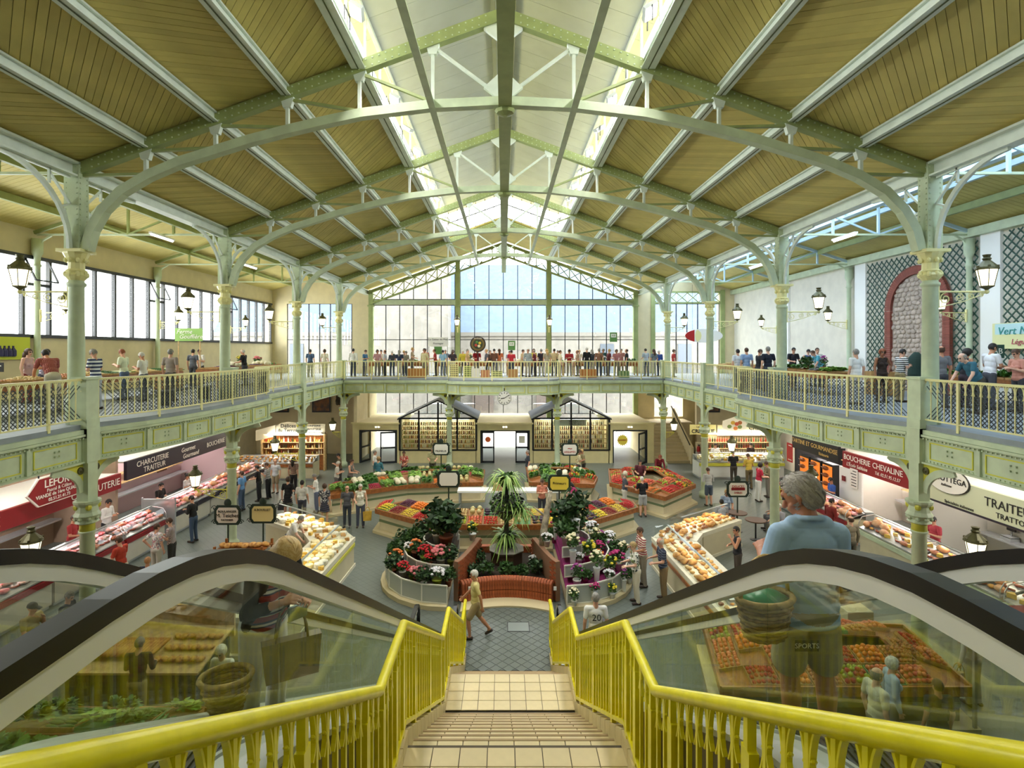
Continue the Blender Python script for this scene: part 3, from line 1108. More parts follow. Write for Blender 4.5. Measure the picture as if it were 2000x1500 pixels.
for s in (-1, 1):
    sd = 'on the %s' % SIDE[s]
    gallery_edge([(s * LX, 6.5), (s * LX, 12.3)], 'before the fourth column ' + sd, s, True)
    gallery_edge([(s * x, y) for x, y in bul], 'round the bowed balcony ' + sd, s, True)
    gallery_edge([(s * LX, 20.9), (s * LX, 32.2)], 'beyond the bowed balcony ' + sd, s)
    pp = [(s * 9.4, 32.1), (s * 3.35, 32.1)]
    gallery_edge(pp if s < 0 else pp[::-1], 'facing the entrance ' + sd, -1)
gallery_edge(cen, 'bowed out in the middle under the round sign', -1)

# ================================================================== LANTERN LAMPS
arm = MB().tube([(0, 0, 0), (1.15, 0, 0)], 0.022, 6)
arm.ell((1.15, 0, 0), (0.05, 0.05, 0.05), 8, 6)
arm.cbox((0.02, 0, -0.12), (0.04, 0.08, 0.5))
arm = arm.mesh('bracket_arm', m_cream)
scr = MB()
for cx, cz, r, t in ((0.2, -0.16, 0.13, 1.6), (0.52, -0.13, 0.1, -1.6), (0.8, -0.1, 0.075, 1.6), (1.02, -0.07, 0.05, -1.4)):
    scr.tube(spiral(cx, cz, r, 0.02, PI / 2, t, 22), 0.011, 5)
scr.tube([(0.02, 0, -0.36), (0.3, 0, -0.3), (0.62, 0, -0.22), (0.95, 0, -0.1), (1.12, 0, -0.02)], 0.012, 5)
scr = scr.mesh('scroll_work', m_cream)
def rebrand(me, m):
    c = me.copy()
    c.materials.clear()
    c.materials.append(m)
    return c
arm_g, scr_g = rebrand(arm, m_gold), rebrand(scr, m_gold)
lg = MB().lathe([(0.13, 0.13), (0.205, 0.5)], seg=6).mesh('lamp_glass', m_lampglass)
lc = MB().lathe([(0.21, 0.5), (0.235, 0.52), (0.225, 0.56), (0.13, 0.66), (0.07, 0.72), (0.09, 0.76), (0.06, 0.79), (0.085, 0.85), (0.02, 0.86)], seg=12)
for k in range(6):
    a = k * PI / 3
    lc.cbox((0.2 * math.cos(a), 0.2 * math.sin(a), 0.57), (0.05, 0.05, 0.05), a)
lc = lc.mesh('lamp_cap', m_bronze)
lf = MB()
for k in range(6):
    a = k * PI / 3
    lf.bar((0.132 * math.cos(a), 0.132 * math.sin(a), 0.13), (0.208 * math.cos(a), 0.208 * math.sin(a), 0.5), 0.014, 0.014)
lf.lathe([(0.02, 0.0), (0.03, 0.04), (0.06, 0.07), (0.14, 0.11), (0.145, 0.135)], seg=6)
lf = lf.mesh('lamp_frame', m_bronze)


def lantern(label, loc, rz, gold=False, L=1.15, sc=1.0, group='street-style lanterns on scroll brackets'):
    t = thing('bracket_lantern', label, 'lamp', loc, rz, group, scale=sc)
    k = L / 1.15
    ba = ob('bracket_arm', arm_g if gold else arm, t, scale=(k, 1, 1))
    ob('scroll_work', scr_g if gold else scr, ba)
    gl_ = ob('lamp_glass', lg, t, (L, 0, 0))
    ob('lamp_frame', lf, gl_)
    ob('lamp_cap', lc, t, (L, 0, 0))
    return t


for ti, Y in enumerate(COLY):
    for s in (-1, 1):
        rz = PI if s < 0 else 0
        L = 1.15 if ti < 3 else 0.85
        lantern('lit lantern on a cream bracket, upper column %s from the gable on the %s' % (ORD[ti], SIDE[s]), (s * (WX + 0.15), Y, 8.33), rz, L=L)
        lantern('lit lantern on a yellow bracket, lower column %s from the gable on the %s' % (ORD[ti], SIDE[s]), (s * (LX + 0.14), Y, 2.08), rz, True, L=L if ti < 3 else 0.5)
        if ti > 0:
            lantern('lit lantern on a bracket of the outer wall column, %s from the gable, %s' % (ORD[ti], SIDE[s]), (s * 16.3, Y, 8.3), PI - rz, L=1.0, sc=0.9)
for s in (-1, 1):
    lantern('small lit lantern on the green glazing post beside the %s' % ('round sign' if s < 0 else 'poster door'), (s * 3.27, FY - 0.15, 8.6), -PI / 2, L=0.4)

# floodlights along the lantern sills
m_flood = mat('flood_housing', '#c9ccd0', 0.4, metal=0.3)
m_floodlit = mat('flood_lit_glass', '#ffffff', 0.3, emit=6.0)
fh = MB().cbox((0, 0, 0), (0.3, 0.34, 0.1)).mesh('housing', m_flood)
ff = MB().cbox((0, 0, -0.055), (0.26, 0.3, 0.012)).mesh('lit_face', m_floodlit)
fb = MB().sweep([(-0.1, -0.19, 0), (-0.1, -0.19, 0.3), (-0.1, 0.19, 0.3), (-0.1, 0.19, 0)], 0.03, 0.02, (1, 0, 0)).mesh('stirrup', m_black)
for s in (-1, 1):
    for i in range(13):
        y = 7.3 + i * 2.0
        t = thing('floodlight', 'white floodlight clamped along the lantern sill on the %s' % SIDE[s], 'floodlight', (s * 3.05, y, 14.05), group='floodlights along the lantern')
        tilt = (0.35 * (1 if i % 2 else -1), -s * 0.55, 0)
        ob('lit_face', ff, ob('housing', fh, t, rot=tilt))
        ob('stirrup', fb, t, (s * 0.1, 0, -0.3))
        if i % 3 == 1:
            light('flood_lamp', 'AREA', (s * 3.0, y, 13.95), (0, -s * 0.3, 0), 260, 0.3, 0.3, (1, 0.97, 0.92))

# lit fluorescent tubes under the galleries
tb = MB().tube([(-0.6, 0, 0), (0.6, 0, 0)], 0.03, 6).mesh('lit_tube', m_tube)
tbh = MB().box(-0.65, -0.06, 0.03, 0.65, 0.06, 0.09).mesh('batten', m_white)


def tube_light(label, loc, rz, power=0, group='fluorescent battens under the galleries', color=(1, 0.97, 0.92)):
    t = thing('fluorescent_batten', label, 'ceiling light', loc, rz, group)
    ob('lit_tube', tb, t)
    ob('batten', tbh, t)
    if power:
        l = light('tube_lamp', 'AREA', (loc[0], loc[1], loc[2] - 0.06), (0, 0, rz), power, 1.2, 0.15, color)
        l.parent = None
    return t


for s in (-1, 1):
    for y in (11.0, 15.5, 20.0, 24.5, 29.0):
        tube_light('lit fluorescent batten on the gallery underside on the %s' % SIDE[s], (s * 11.9, y, 4.9), PI / 2, 30)
        tube_light('lit fluorescent batten inside the shop row on the %s' % SIDE[s], (s * 14.9, y, 4.9), PI / 2, 26)
for x in (-6.5, 0.0, 6.5):
    tube_light('lit fluorescent batten under the far gallery', (x, 33.0, 4.9), 0, 26)
for s in (-1, 1):
    for y in (19.1, 25.75):
        tube_light('lit fluorescent batten hung from the low aisle truss on the %s' % SIDE[s], (s * 12.0, y, 10.93), PI / 2, 0, 'fluorescent battens above the galleries')

# ================================================================== OUTSIDE
ex = struct('ground_outside')
MB().box(-60, FY + 0.35, -0.25, 60, 90, -0.02).build('pavement', mat('pale_pavement', '#a8a6a2', 0.8), ex)
ch = thing('church', 'pale stone church with slate roof across the street beyond the glazing', 'building', (0, 56, 0))
m_stone = mat('church_stone', '#77736c', 0.9, var=0.08, scale=1.5)
m_slate = mat('slate_roof', '#475a74', 0.7, var=0.08, scale=2)
MB().box(-30, 56, 0, 30, 60, 8.6).build('nave_wall', m_stone, ch)
MB().box(-30, 55.8, 8.4, 30, 56, 8.8).build('cornice', mat('cornice_stone', '#6d6a64', 0.9), ch)
MB().plate([(-30, 56, 8.8), (30, 56, 8.8), (30, 64, 17.0), (-30, 64, 17.0)], (0, 0.3, 0)).build('roof', m_slate, ch)
MB().box(-14.5, 53, 0, -5.4, 56, 20).build('tower', m_stone, ch)
for x in (-3.2, 3.4):
    MB().box(x, 55.6, 0, x + 2.2, 56.2, 4.6).build('door_recess', mat('door_shadow_stone', '#5c524c', 0.9), ch)  # doorways in a darker stone colour than the wall
for x in (-22, 10, 18):
    MB().box(x, 55.9, 4.4, x + 1.4, 56.05, 7.6).build('window', mat('church_glass', '#4a525c', 0.4), ch)

# ================================================================== STAIRCASE
SX = 0.1            # stair centre line
SW = 0.95           # half width
m_stile = mat('sand_stair_tile', '#d9c795', 0.45, var=0.04, scale=4, rnd=0.05)
m_nosing = mat('brown_step_nosing', '#a58a5c', 0.55, rnd=0.05)
m_grout = mat('dark_grout', '#5c5240', 0.8)
stc = struct('floor_staircase')
Z1, Z2 = 3.52, 1.76
FL = [(0.75, MZ, 3.85, Z1), (4.79, Z1, 7.87, Z2), (8.75, Z2, 11.83, 0.0)]
b = MB()
for (y0, z0, y1, z1) in FL:
    n = 10
    for i in range(n):
        ya, yb = y0 + (y1 - y0) * i / n, y0 + (y1 - y0) * (i + 1) / n
        zt = z0 + (z1 - z0) * (i + 1) / n
        b.box(SX - SW, ya, max(0, zt - 0.6), SX + SW, yb + 0.02, zt - 0.012)
b.box(SX - SW, 3.85, Z1 - 0.3, SX + SW, 4.79, Z1 - 0.012).box(SX - SW, 7.87, Z2 - 0.3, SX + SW, 8.75, Z2 - 0.012)
b.build('stair_bed', m_grout, stc)
TS = 2 * SW / 8
lt = MB().box(0.004, 0.004, -0.02, TS - 0.004, 0.214, 0).mesh('landing_tile', m_stile)
stl = MB().box(0.004, 0.03, -0.02, TS - 0.004, 0.3, 0).mesh('tread_tile', m_stile)
nos = MB().box(0.004, 0, -0.16, TS - 0.004, 0.026, 0.0).mesh('nosing_tile', m_nosing)
for y0, z in ((3.87, Z1), (7.89, Z2)):
    for r in range(4):
        for c in range(8):
            ob('landing_tile', lt, stc, (SX - SW + c * TS, y0 + r * 0.22, z))
for (y0, z0, y1, z1) in FL[1:]:
    for i in range(9):
        ya = y0 + (y1 - y0) * i / 10
        zt = z0 + (z1 - z0) * (i + 1) / 10
        for c in range(8):
            ob('tread_tile', stl, stc, (SX - SW + c * TS, ya - 0.02, zt))
        bn = MB().box(SX - SW, ya + 0.285, zt - 0.165, SX + SW, ya + 0.31, zt + 0.002).build('step_nosing', m_nosing, stc)
# tiled kerbs on both sides
def stair_line(y):
    for (y0, z0, y1, z1) in FL:
        if y < y0:
            return z0
        if y <= y1:
            return z0 + (z1 - z0) * (y - y0) / (y1 - y0)
    return 0.0


KP = [0.75, 3.85, 4.79, 7.87, 8.75, 11.83, 12.3]
for s in (-1, 1):
    for a, e in zip(KP, KP[1:]):
        n = max(2, round((e - a) / 0.26))
        for i in range(n):
            ya, yb = a + (e - a) * i / n, a + (e - a) * (i + 1) / n
            za, zb = stair_line(ya + 1e-6), stair_line(yb - 1e-6)
            x0, x1 = sorted((SX + s * (SW - 0.01), SX + s * (SW + 0.2)))
            pts = [(x0, ya + .004, za - 0.25), (x0, yb - .004, zb - 0.25), (x0, yb - .004, zb + 0.13), (x0, ya + .004, za + 0.13)]
            MB().plate(pts, (x1 - x0, 0, 0)).build('kerb_tile', m_stile, stc)
    # under-stair side wall
    x0, x1 = sorted((SX + s * (SW + 0.02), SX + s * (SW + 0.18)))
    side = [(x0, 0.75, 0), (x0, 11.83, 0), (x0, 8.75, Z2 - .1), (x0, 7.87, Z2 - .1), (x0, 4.79, Z1 - .1), (x0, 3.85, Z1 - .1), (x0, 0.75, MZ - .1)]
    MB().plate(side, (x1 - x0, 0, 0)).build('stair_side_wall', mat('stair_side_brown', '#8c7f63', 0.7), stc)

# ---- yellow stair railings
RP = [(0.3, MZ), (0.75, MZ), (3.85, Z1), (4.79, Z1), (7.87, Z2), (8.75, Z2), (11.4, 0.24), (11.6, 0.12), (12.6, 0.12)]
SPB = 0.155
bal_flat = baluster_mesh('baluster', m_yellow, 0.88, SPB, 0, 0.026, 0.95)
bal_slope = baluster_mesh('baluster', m_yellow, 0.88, SPB, -0.5714, 0.026, 0.95)
rail_post = MB().box(-0.04, -0.022, -0.16, 0.04, 0.022, 0.7).box(-0.02, -0.02, 0.7, 0.02, 0.02, 0.89).mesh('post', m_yellow)
for s in (-1, 1):
    X = SX + s * 0.98
    r = thing('stair_railing', 'bright yellow iron stair railing with looped balusters beside the %s' % ('striped-top woman' if s < 0 else 'blue-shirted man'), 'railing', (X, 6, 0))
    MB().tube([(X, y, z + 1.06) for y, z in RP], .038, 12).build('handrail', m_yellow, r, True)
    MB().sweep([(X, y, z + 0.19) for y, z in RP], 0.05, 0.035).build('bottom_rail', m_yellow, r)
    for (ya, za), (yb, zb) in zip(RP, RP[1:]):
        if yb < 1.1 or ya < 0.3:
            continue
        n = max(1, round((yb - ya) / SPB))
        sl = abs(zb - za) > 0.05
        for i in range(n):
            y = ya + (yb - ya) * (i + 0.5) / n
            z = za + (zb - za) * (i + 0.5) / n
            if y < 0.6:
                continue
            if i % 7 == 3 or (not sl and i in (0, n - 1)):
                ob('post', rail_post, r, (0, y - 6, z + 0.19), (0, 0, PI / 2))
            else:
                ob('baluster', bal_slope if sl else bal_flat, r, (0, y - 6, z + 0.18), (0, 0, PI / 2))

# ================================================================== ESCALATORS
m_clad = mat('escalator_cladding_brown', '#6a5f48', 0.5)
m_deck = mat('escalator_deck', '#d4d6d6', 0.35, metal=0.2)
m_step = mat('escalator_step', '#47484a', 0.45, metal=0.5)
TA = math.tan(math.radians(30))
YT, YB = 2.1, 2.1 + MZ / TA          # where the flight bends at the top and at the bottom


def prof(h, y0=-1.2, y1=12.7, k=0.55):
    """walking line raised by h, with eased bends"""
    pts = [(y0, MZ + h)]
    for yc, za, sgn in ((YT, MZ, 1), (YB, 0, -1)):
        R = 0.6
        for i in range(7):
            t = i / 6
            y = yc - R + 2 * R * t
            if sgn > 0:
                z = MZ - TA * (t * t) * R * 1.0
            else:
                z = TA * ((1 - t) ** 2) * R
            pts.append((y, z + h))
    pts.append((y1, h))
    return pts


for s in (-1, 1):
    cx = SX + s * 1.68
    e = thing('escalator', 'escalator with glass sides and black handrails carrying the %s' % ('woman in the striped top' if s < 0 else 'man in the blue polo shirt'), 'escalator', (cx, 6, 0))
    for q in (-1, 1):
        X = cx + q * 0.46
        hp = prof(0.98)
        # handrail loop with newel ends
        loop = [(X, y, z) for y, z in hp]
        yb, zb = hp[-1]
        newel = [(X, yb + 0.36 * math.sin(i / 6 * PI), zb - 0.36 + 0.36 * math.cos(i / 6 * PI)) for i in range(1, 7)]
        MB().sweep(loop + newel, 0.085, 0.06, (0, 0, 1)).build('handrail', m_rubber, e)
        MB().sweep([(X, y, z) for y, z in prof(0.915)], 0.07, 0.075).build('handrail_profile', m_alu, e)
        lo, hi = prof(0.12), prof(0.88)
        # glass panels
        ys = [-1.2, 0.35, 1.55, 2.7, 4.0, 5.3, 6.6, 7.9, 9.2, 10.4, 11.6, 12.7]

        def zat(pr, y):
            for (ya, za), (yc, zc) in zip(pr, pr[1:]):
                if ya <= y <= yc:
                    return za + (zc - za) * (y - ya) / (yc - ya)
            return pr[-1][1]
        for a, c in zip(ys, ys[1:]):
            sub = [a + 0.006] + [y for y, _ in lo if a + 0.05 < y < c - 0.05] + [c - 0.006]
            # joints lean square to the flight
            poly = [(X, y, zat(lo, y)) for y in sub] + [(X, y, zat(hi, y)) for y in reversed(sub)]
            MB().plate(poly, (0.01 * q, 0, 0)).build('glass_panel', m_escglass, e)
        # decks and skirts
        MB().sweep([(cx + q * 0.5, y, z) for y, z in prof(0.10)], 0.26, 0.04).build('deck', m_deck, e)
        MB().sweep([(cx + q * 0.345, y, z) for y, z in prof(0.0)], 0.02, 0.24).build('skirt', m_deck, e)
        xs = cx + q * 0.62
        pr = prof(0.09)
        poly = [(xs, y, z) for y, z in pr] + [(xs, 12.7, 0.0), (xs, YB + 0.3, -0.02), (xs, YT - 0.6, MZ - 1.15), (xs, -1.2, MZ - 1.15)]
        MB().plate(poly, (0.02 * q, 0, 0)).build('side_cladding', m_clad, e)
    und = [(YT - 0.6, MZ - 1.15), (YB + 0.3, 0.0)]
    MB().sweep([(cx, y, z) for y, z in und], 1.24, 0.04).build('underside', m_clad, e)
    MB().box(cx - 0.34, -1.2, MZ - 0.05, cx + 0.34, YT - 0.35, MZ + 0.005).box(cx - 0.34, YB + 0.4, 0.0, cx + 0.34, 12.7, 0.012).build('comb_plate', m_grey, e)
    stp = MB()
    stp.box(-0.33, 0, -0.02, 0.33, 0.4, 0.0).box(-0.33, 0.39, -0.22, 0.33, 0.4, 0.0)
    for i in range(22):
        x = -0.32 + i * 0.0305
        stp.box(x, 0, 0, x + 0.014, 0.4, 0.012)
    stp = stp.mesh('step', m_step)
    for i in range(25):
        y = YT - 0.5 + i * 0.4
        z = max(0, min(MZ, MZ - TA * (y + 0.2 - YT)))
        ob('step', stp, e, (0, y - 6, z - 0.02))

# ================================================================== ENTRANCE BLOCK UNDER THE FAR GALLERY
EY = 33.5
we = struct('wall_entrance')
b = MB()
for x0, x1, z0, z1 in ((-9.3, -8.9, 0, 2.45), (-8.9, -6.55, 2.05, 2.45), (-6.55, -6.35, 0, 2.45), (-1.7, -1.42, 0, 2.45), (-1.42, 1.64, 2.02, 2.45), (1.64, 1.86, 0, 2.45), (6.5, 6.75, 0, 2.45), (6.75, 8.9, 2.05, 2.45), (8.9, 9.3, 0, 2.45)):
    b.box(x0, EY, z0, x1, EY + 0.25, z1)
b.box(-9.4, EY - 0.06, 2.4, -6.4, EY + 0.1, 2.5).box(-1.7, EY - 0.06, 2.4, 1.85, EY + 0.1, 2.5).box(6.5, EY - 0.06, 2.4, 9.4, EY + 0.1, 2.5)
b.build('wall_plaster', mat('entrance_plaster', '#d9cc98', 0.8, var=0.03, scale=2), we)
MB().box(-9.3, EY + 0.25, 2.36, -6.4, FY, 2.44).box(-1.65, EY + 0.25, 2.36, 1.8, FY, 2.44).box(6.55, EY + 0.25, 2.36, 9.3, FY, 2.44).build('canopy_roof', m_wall, we)
MB().box(-9.3, EY + .25, 0, -9.1, FY, 5.0).box(9.1, EY + .25, 0, 9.3, FY, 2.4).build('lobby_side_wall', m_wall, we)
# doors
m_dframe = mat('door_black_frame', '#22262b', 0.4)
def door(n, x0, x1, leaves):
    d = struct('door_%d' % n)
    MB().box(x0, EY + .02, 1.95, x1, EY + .2, 2.05).box(x0, EY + .02, 0, x0 + .08, EY + .2, 2.0).box(x1 - .08, EY + .02, 0, x1, EY + .2, 2.0).build('frame', m_dframe, d)
    for a, c, ang in leaves:
        lf_ = ob('door_leaf', None, d, (a, EY + 0.1, 0), (0, 0, ang))
        w = c - a
        q = MB()
        for bx in ((min(0, w), -0.03, 0.0, max(0, w), 0.03, 0.12), (min(0, w), -0.03, 1.84, max(0, w), 0.03, 1.94), (min(0, w), -0.03, .9, max(0, w), .03, 1.0)):
            q.box(*bx)
        q.box(min(0, w), -.03, 0, min(0, w) + .08, .03, 1.94).box(max(0, w) - .08, -.03, 0, max(0, w), .03, 1.94)
        q.build('leaf_frame', m_dframe, lf_, local=True)
        MB().box(min(0, w) + .08, -.005, .12, max(0, w) - .08, .005, .9).box(min(0, w) + .08, -.005, 1.0, max(0, w) - .08, .005, 1.84).build('pane', m_glass, lf_, local=True)
        MB().tube([(w * .85, -.08, .8), (w * .85, -.08, 1.2)], .015, 6).build('handle', m_grey, lf_, local=True)
    return d


door(1, -8.9, -6.55, [(-8.82, -7.8, 1.2), (-6.63, -7.6, 0.25)])
d2 = door(2, -1.42, 1.64, [(-1.34, -0.55, 0.0), (1.56, 0.75, 0.0)])
door(3, 6.75, 8.9, [(8.82, 7.8, 0.9)])
for x, h_, nm in ((-0.95, '#e8692d', 'orange round poster stuck on the middle entrance door leaf'), (1.15, '#d8d7c4', 'pale poster stuck on the middle entrance door leaf')):
    t = thing('poster', nm, 'poster', (x, EY + 0.05, 1.45))
    if x < 0:
        MB().lathe([(0.17, -0.004), (0.17, 0.004)], seg=14).build('sheet', mat('poster_' + h_, h_, 0.7), t, local=True).rotation_euler = (PI / 2, 0, 0)
    else:
        MB().box(-.18, -.004, -.22, .18, .004, .22).build('sheet', mat('poster_' + h_, h_, 0.7), t, local=True)
for x in (-7.75, 0.1, 7.8):
    t = thing('exit_light', 'small white emergency light above the %s entrance' % {-7.75: 'open jar-shop side', 0.1: 'middle', 7.8: 'extinguisher side'}[x], 'emergency light', (x, EY - 0.08, 2.24))
    MB().box(-.17, -.05, -.05, .17, .05, .05).build('housing', m_white, t, local=True)
    MB().ell((-0.08, -.06, 0), (.05, .03, .05), 8, 6).build('lit_lens', m_lampglass, t, local=True)
    MB().ell((0.08, -.06, 0), (.05, .03, .05), 8, 6).build('lit_lens', m_lampglass, t, local=True)
t = thing('round_sign', 'round yellow hanging sign with cogged rim beside the extinguisher-side door', 'sign', (7.25, EY - 0.5, 1.5))
sg = MB()
sg.lathe([(0.3, -.015), (0.3, .015)], seg=24)
for k in range(16):
    a = k * PI / 8
    sg.cbox((0.32 * math.cos(a), 0.32 * math.sin(a), 0), (.06, .05, .028), a)
o = sg.build('disc', mat('sign_yellow', '#e6d24a', 0.5), t, local=True)
o.rotation_euler = (PI / 2, 0, 0)
text(t, 'OUVERT', (7.25, EY - 0.53, 1.5), 0, 0.14, mat('sign_red', '#b3261c', 0.5))
MB().tube([(-.35, 0, .5), (.05, 0, .5), (.05, 0, .3)], .015, 6).tube([(-.35, 0, .5), (-.35, .5, .5)], .015, 6).build('bracket', m_black, t, local=True)
# clock
t = thing('wall_clock', 'round white clock with Roman style hour marks hung under the far gallery', 'clock', (0.06, 30.35, 4.3))
MB().lathe([(0.39, -.04), (0.39, .04), (0.36, .05)], seg=28).build('case', m_grey, t, True, True).rotation_euler = (PI / 2, 0, 0)
MB().lathe([(0.355, 0.045), (0.355, 0.055)], seg=28).build('dial', m_white, t, local=True).rotation_euler = (PI / 2, 0, 0)
for k in range(12):
    a = k * PI / 6
    MB().bar((0.25 * math.sin(a), -.06, .25 * math.cos(a)), (.33 * math.sin(a), -.06, .33 * math.cos(a)), .035, .008, (0, 1, 0)).build('hour_mark', m_black, t, local=True)
for a, L, w in ((math.radians(57), .29, .03), (math.radians(262), .2, .045)):
    MB().bar((0, -.066, 0), (L * math.sin(a), -.066, L * math.cos(a)), w, .008, (0, 1, 0)).build('hand', m_black, t, local=True)
MB().tube([(0, 0, .38), (0, 0, .55)], .025, 6).build('hanger', m_black, t, local=True)

# ---- two glazed shop kiosks with pitched roofs
bot_cols = [('#2f3d22', 'green'), ('#6b3f1c', 'brown'), ('#d9c27a', 'honey'), ('#8d2f22', 'red'), ('#e7e2cf', 'pale'), ('#39261d', 'dark')]
bottle_me = []
for h_, nm in bot_cols:
    m_ = mat('bottle_' + nm, h_, 0.2)
    bottle_me.append(MB().lathe([(.036, 0), (.038, .02), (.038, .17), (.015, .22), (.014, .29), (.017, .3)], seg=8).mesh('bottle', m_, True))
jar_me = []
for h_, nm in [('#c9913d', 'amber'), ('#e3d9a2', 'cream'), ('#7b3b22', 'chestnut'), ('#a9a24a', 'olive')]:
    jar_me.append(MB().lathe([(.04, 0), (.045, .02), (.045, .1), (.035, .115), (.04, .12), (.04, .14)], seg=8).mesh('jar', mat('jar_' + nm, h_, 0.25), True))


def kiosk(x0, x1, label, goods, sign):
    xm = (x0 + x1) / 2
    t = thing('shop_kiosk', label, 'kiosk', (xm, EY, 0))
    MB().box(x0, EY, 0, x1, EY + .12, .78).box(x0, EY + .12, 0, x0 + .1, EY + 3.6, 2.7).box(x1 - .1, EY + .12, 0, x1, EY + 3.6, 2.7).box(x0 + .1, EY + 1.2, 0, x1 - .1, EY + 1.3, 2.6).build('base_wall', mat('entrance_plaster', '#d9cc98'), t)
    n = 4
    w = (x1 - x0) / n
    for i in range(n + 1):
        x = x0 + i * w
        zt = 2.75 + (3.75 - 2.75) * (1 - abs(x - xm) / ((x1 - x0) / 2))
        MB().box(x - .05, EY - .03, .78, x + .05, EY + .08, zt).build('mullion', m_black, t)
    for i in range(n):
        xa, xb = x0 + i * w + .05, x0 + (i + 1) * w - .05
        MB().box(xa, EY + .02, .82, xb, EY + .03, 2.7).build('pane', m_glass, t)
        za = 2.78 + 1.0 * (1 - abs(xa - xm) / ((x1 - x0) / 2)) - .05
        zb = 2.78 + 1.0 * (1 - abs(xb - xm) / ((x1 - x0) / 2)) - .05
        MB().plate([(xa, EY + .02, 2.8), (xb, EY + .02, 2.8), (xb, EY + .02, max(zb, 2.82)), (xa, EY + .02, max(za, 2.82))], (0, .01, 0)).build('pane', m_glass, t)
    MB().box(x0, EY - .03, 2.7, x1, EY + .08, 2.8).box(x0, EY - .03, .76, x1, EY + .08, .84).build('transom', m_black, t)
    for s in (-1, 1):
        xe = x0 - .1 if s < 0 else x1 + .1
        for k in range(3):
            f0, f1 = k / 3, (k + .82) / 3
            pa, pb = Vector((xe, 0, 2.68)), Vector((xm, 0, 3.86))
            a_, b_ = pa.lerp(pb, f0), pa.lerp(pb, f1)
        MB().plate([(xe, EY - .25, 2.68), (xm, EY - .25, 3.84), (xm, EY + 3.8, 3.84), (xe, EY + 3.8, 2.68)], (0, 0, .08)).build('roof_slope', m_black, t)
        for k in range(4):
            y = EY - .2 + k * .18
            MB().bar((xe, y, 2.79), (xm, y, 3.95), .04, .03).build('roof_batten', mat('roof_batten_grey', '#b9bcc0', .4), t)
    for r in range(6):
        z = .9 + r * .28
        MB().box(x0 + .12, EY + .3, z - .025, x1 - .12, EY + .55, z).build('shelf', m_woodL, t)
        k = int((x1 - x0 - .3) / .12)
        for i in range(k):
            me = random.choice(goods)
            o = ob(me.name.split('.')[0], me, None, (x0 + .2 + i * .12 + random.uniform(-.01, .01), EY + .42, z), None, (1.0, 1.0, .85 if me in bottle_me else 1.3))
            nm = me.name.split('.')[0]
            tag(o, 'small %s on a shelf inside the %s shop' % (nm, 'jar-lined' if nm == 'jar' else 'bottle-lined'), nm, '%ss in the entrance shop window' % nm)
    if sign:
        MB().box(x0 + 1.3, EY + .12, 2.28, x1 - 1.4, EY + .15, 2.66).build('sign_board', mat('sign_cream_green', '#cfd3b0', .6), t)
        text(t, 'PRODUITS', (xm + .35, EY + .1, 2.54), 0, .2, mat('sign_brown', '#5a4a2c', .6))
        text(t, 'NATURELS', (xm + .35, EY + .1, 2.38), 0, .2, mat('sign_brown', '#5a4a2c', .6))
    MB().box(x0 + .5, EY + .64, 2.61, x1 - .5, EY + .76, 2.65).box(x0 + .1, EY + .68, 2.65, x1 - .1, EY + .72, 2.68).build('lit_tube', m_tube, t)
    light('kiosk_lamp', 'AREA', (xm, EY + .7, 2.6), (0, 0, 0), 25, 3.5, .4, (1, .9, .7))


kiosk(-6.4, -1.66, 'black framed glazed kiosk with pitched roof lined with jars', jar_me, False)
kiosk(1.83, 6.55, 'black framed glazed kiosk with pitched roof lined with bottles', bottle_me, True)

# ---- stairs up beside the extinguisher-side door
sr = struct('floor_side_stairs')
m_step2 = mat('side_step_tan', '#b9aa84', .7)
for i in range(12):
    MB().box(9.35, 33.4 + i * .3, 0, 11.5, 33.4 + (i + 1) * .3, .17 * (i + 1)).build('step', m_step2, sr)
MB().box(9.35, 37.0, 0, 12.9, 39, 2.05).build('landing', m_step2, sr)
MB().plate([(11.5, 33.2, 0), (11.5, 37.0, 0), (11.5, 37.0, 3.0), (11.5, 33.2, 1.0)], (.15, 0, 0)).build('side_parapet', m_wall, sr)
MB().bar((11.45, 33.3, 1.15), (11.45, 37.0, 3.15), .05, .05).build('handrail', m_black, sr)
t = thing('fire_extinguisher', 'red fire extinguisher on the wall beside the side stairs', 'fire extinguisher', (11.95, 33.2, .6))
MB().lathe([(.09, 0), (.1, .02), (.1, .42), (.05, .5), (.03, .52)], seg=12).build('cylinder_body', mat('extinguisher_red', '#a81f1c', .3), t, True, True)
MB().box(-.03, -.1, .52, .03, .04, .6).build('valve', m_black, t, local=True)
MB().box(11.85, 33.3, 0.5, 12.3, 33.5, 1.3).build('mount_pier', m_wall, wg)

# ---- aisle end details on the cream wall
t = thing('wall_door', 'pair of pale service doors in the cream end wall beside the jar-shop entrance', 'door', (-13.1, 36.45, 0))
for dx in (-.55, .55):
    MB().box(dx - .5, -.06, 0, dx + .5, 0, 2.0).build('leaf', m_white, t, local=True)
    MB().box(dx - .35, -.08, .3, dx + .35, -.06, .75).build('vent_panel', mat('vent_grey', '#777a70', .5), t, local=True)
for x, nm in ((-15.0, 'delicatessen sign'), (-12.2, 'far corner column'), (13.9, 'creamery sign')):
    t = thing('framed_picture', 'tall dark framed picture on the cream end wall near the %s' % nm, 'picture', (x, 36.42, 3.55))
    MB().box(-.62, -.05, -.75, .62, 0, .75).build('frame', m_black, t, local=True)
    MB().box(-.52, -.06, -.65, .52, -.05, .65).build('canvas', mat('picture_murk', '#47423f', .7, h2='#93633f', scale=3), t, local=True)
t = thing('boar_head', 'stuffed boar head mounted high on the cream end wall', 'trophy', (-10.9, 36.4, 3.6))
hd = MB().ell((0, -.28, 0), (.26, .34, .28), 10, 8)
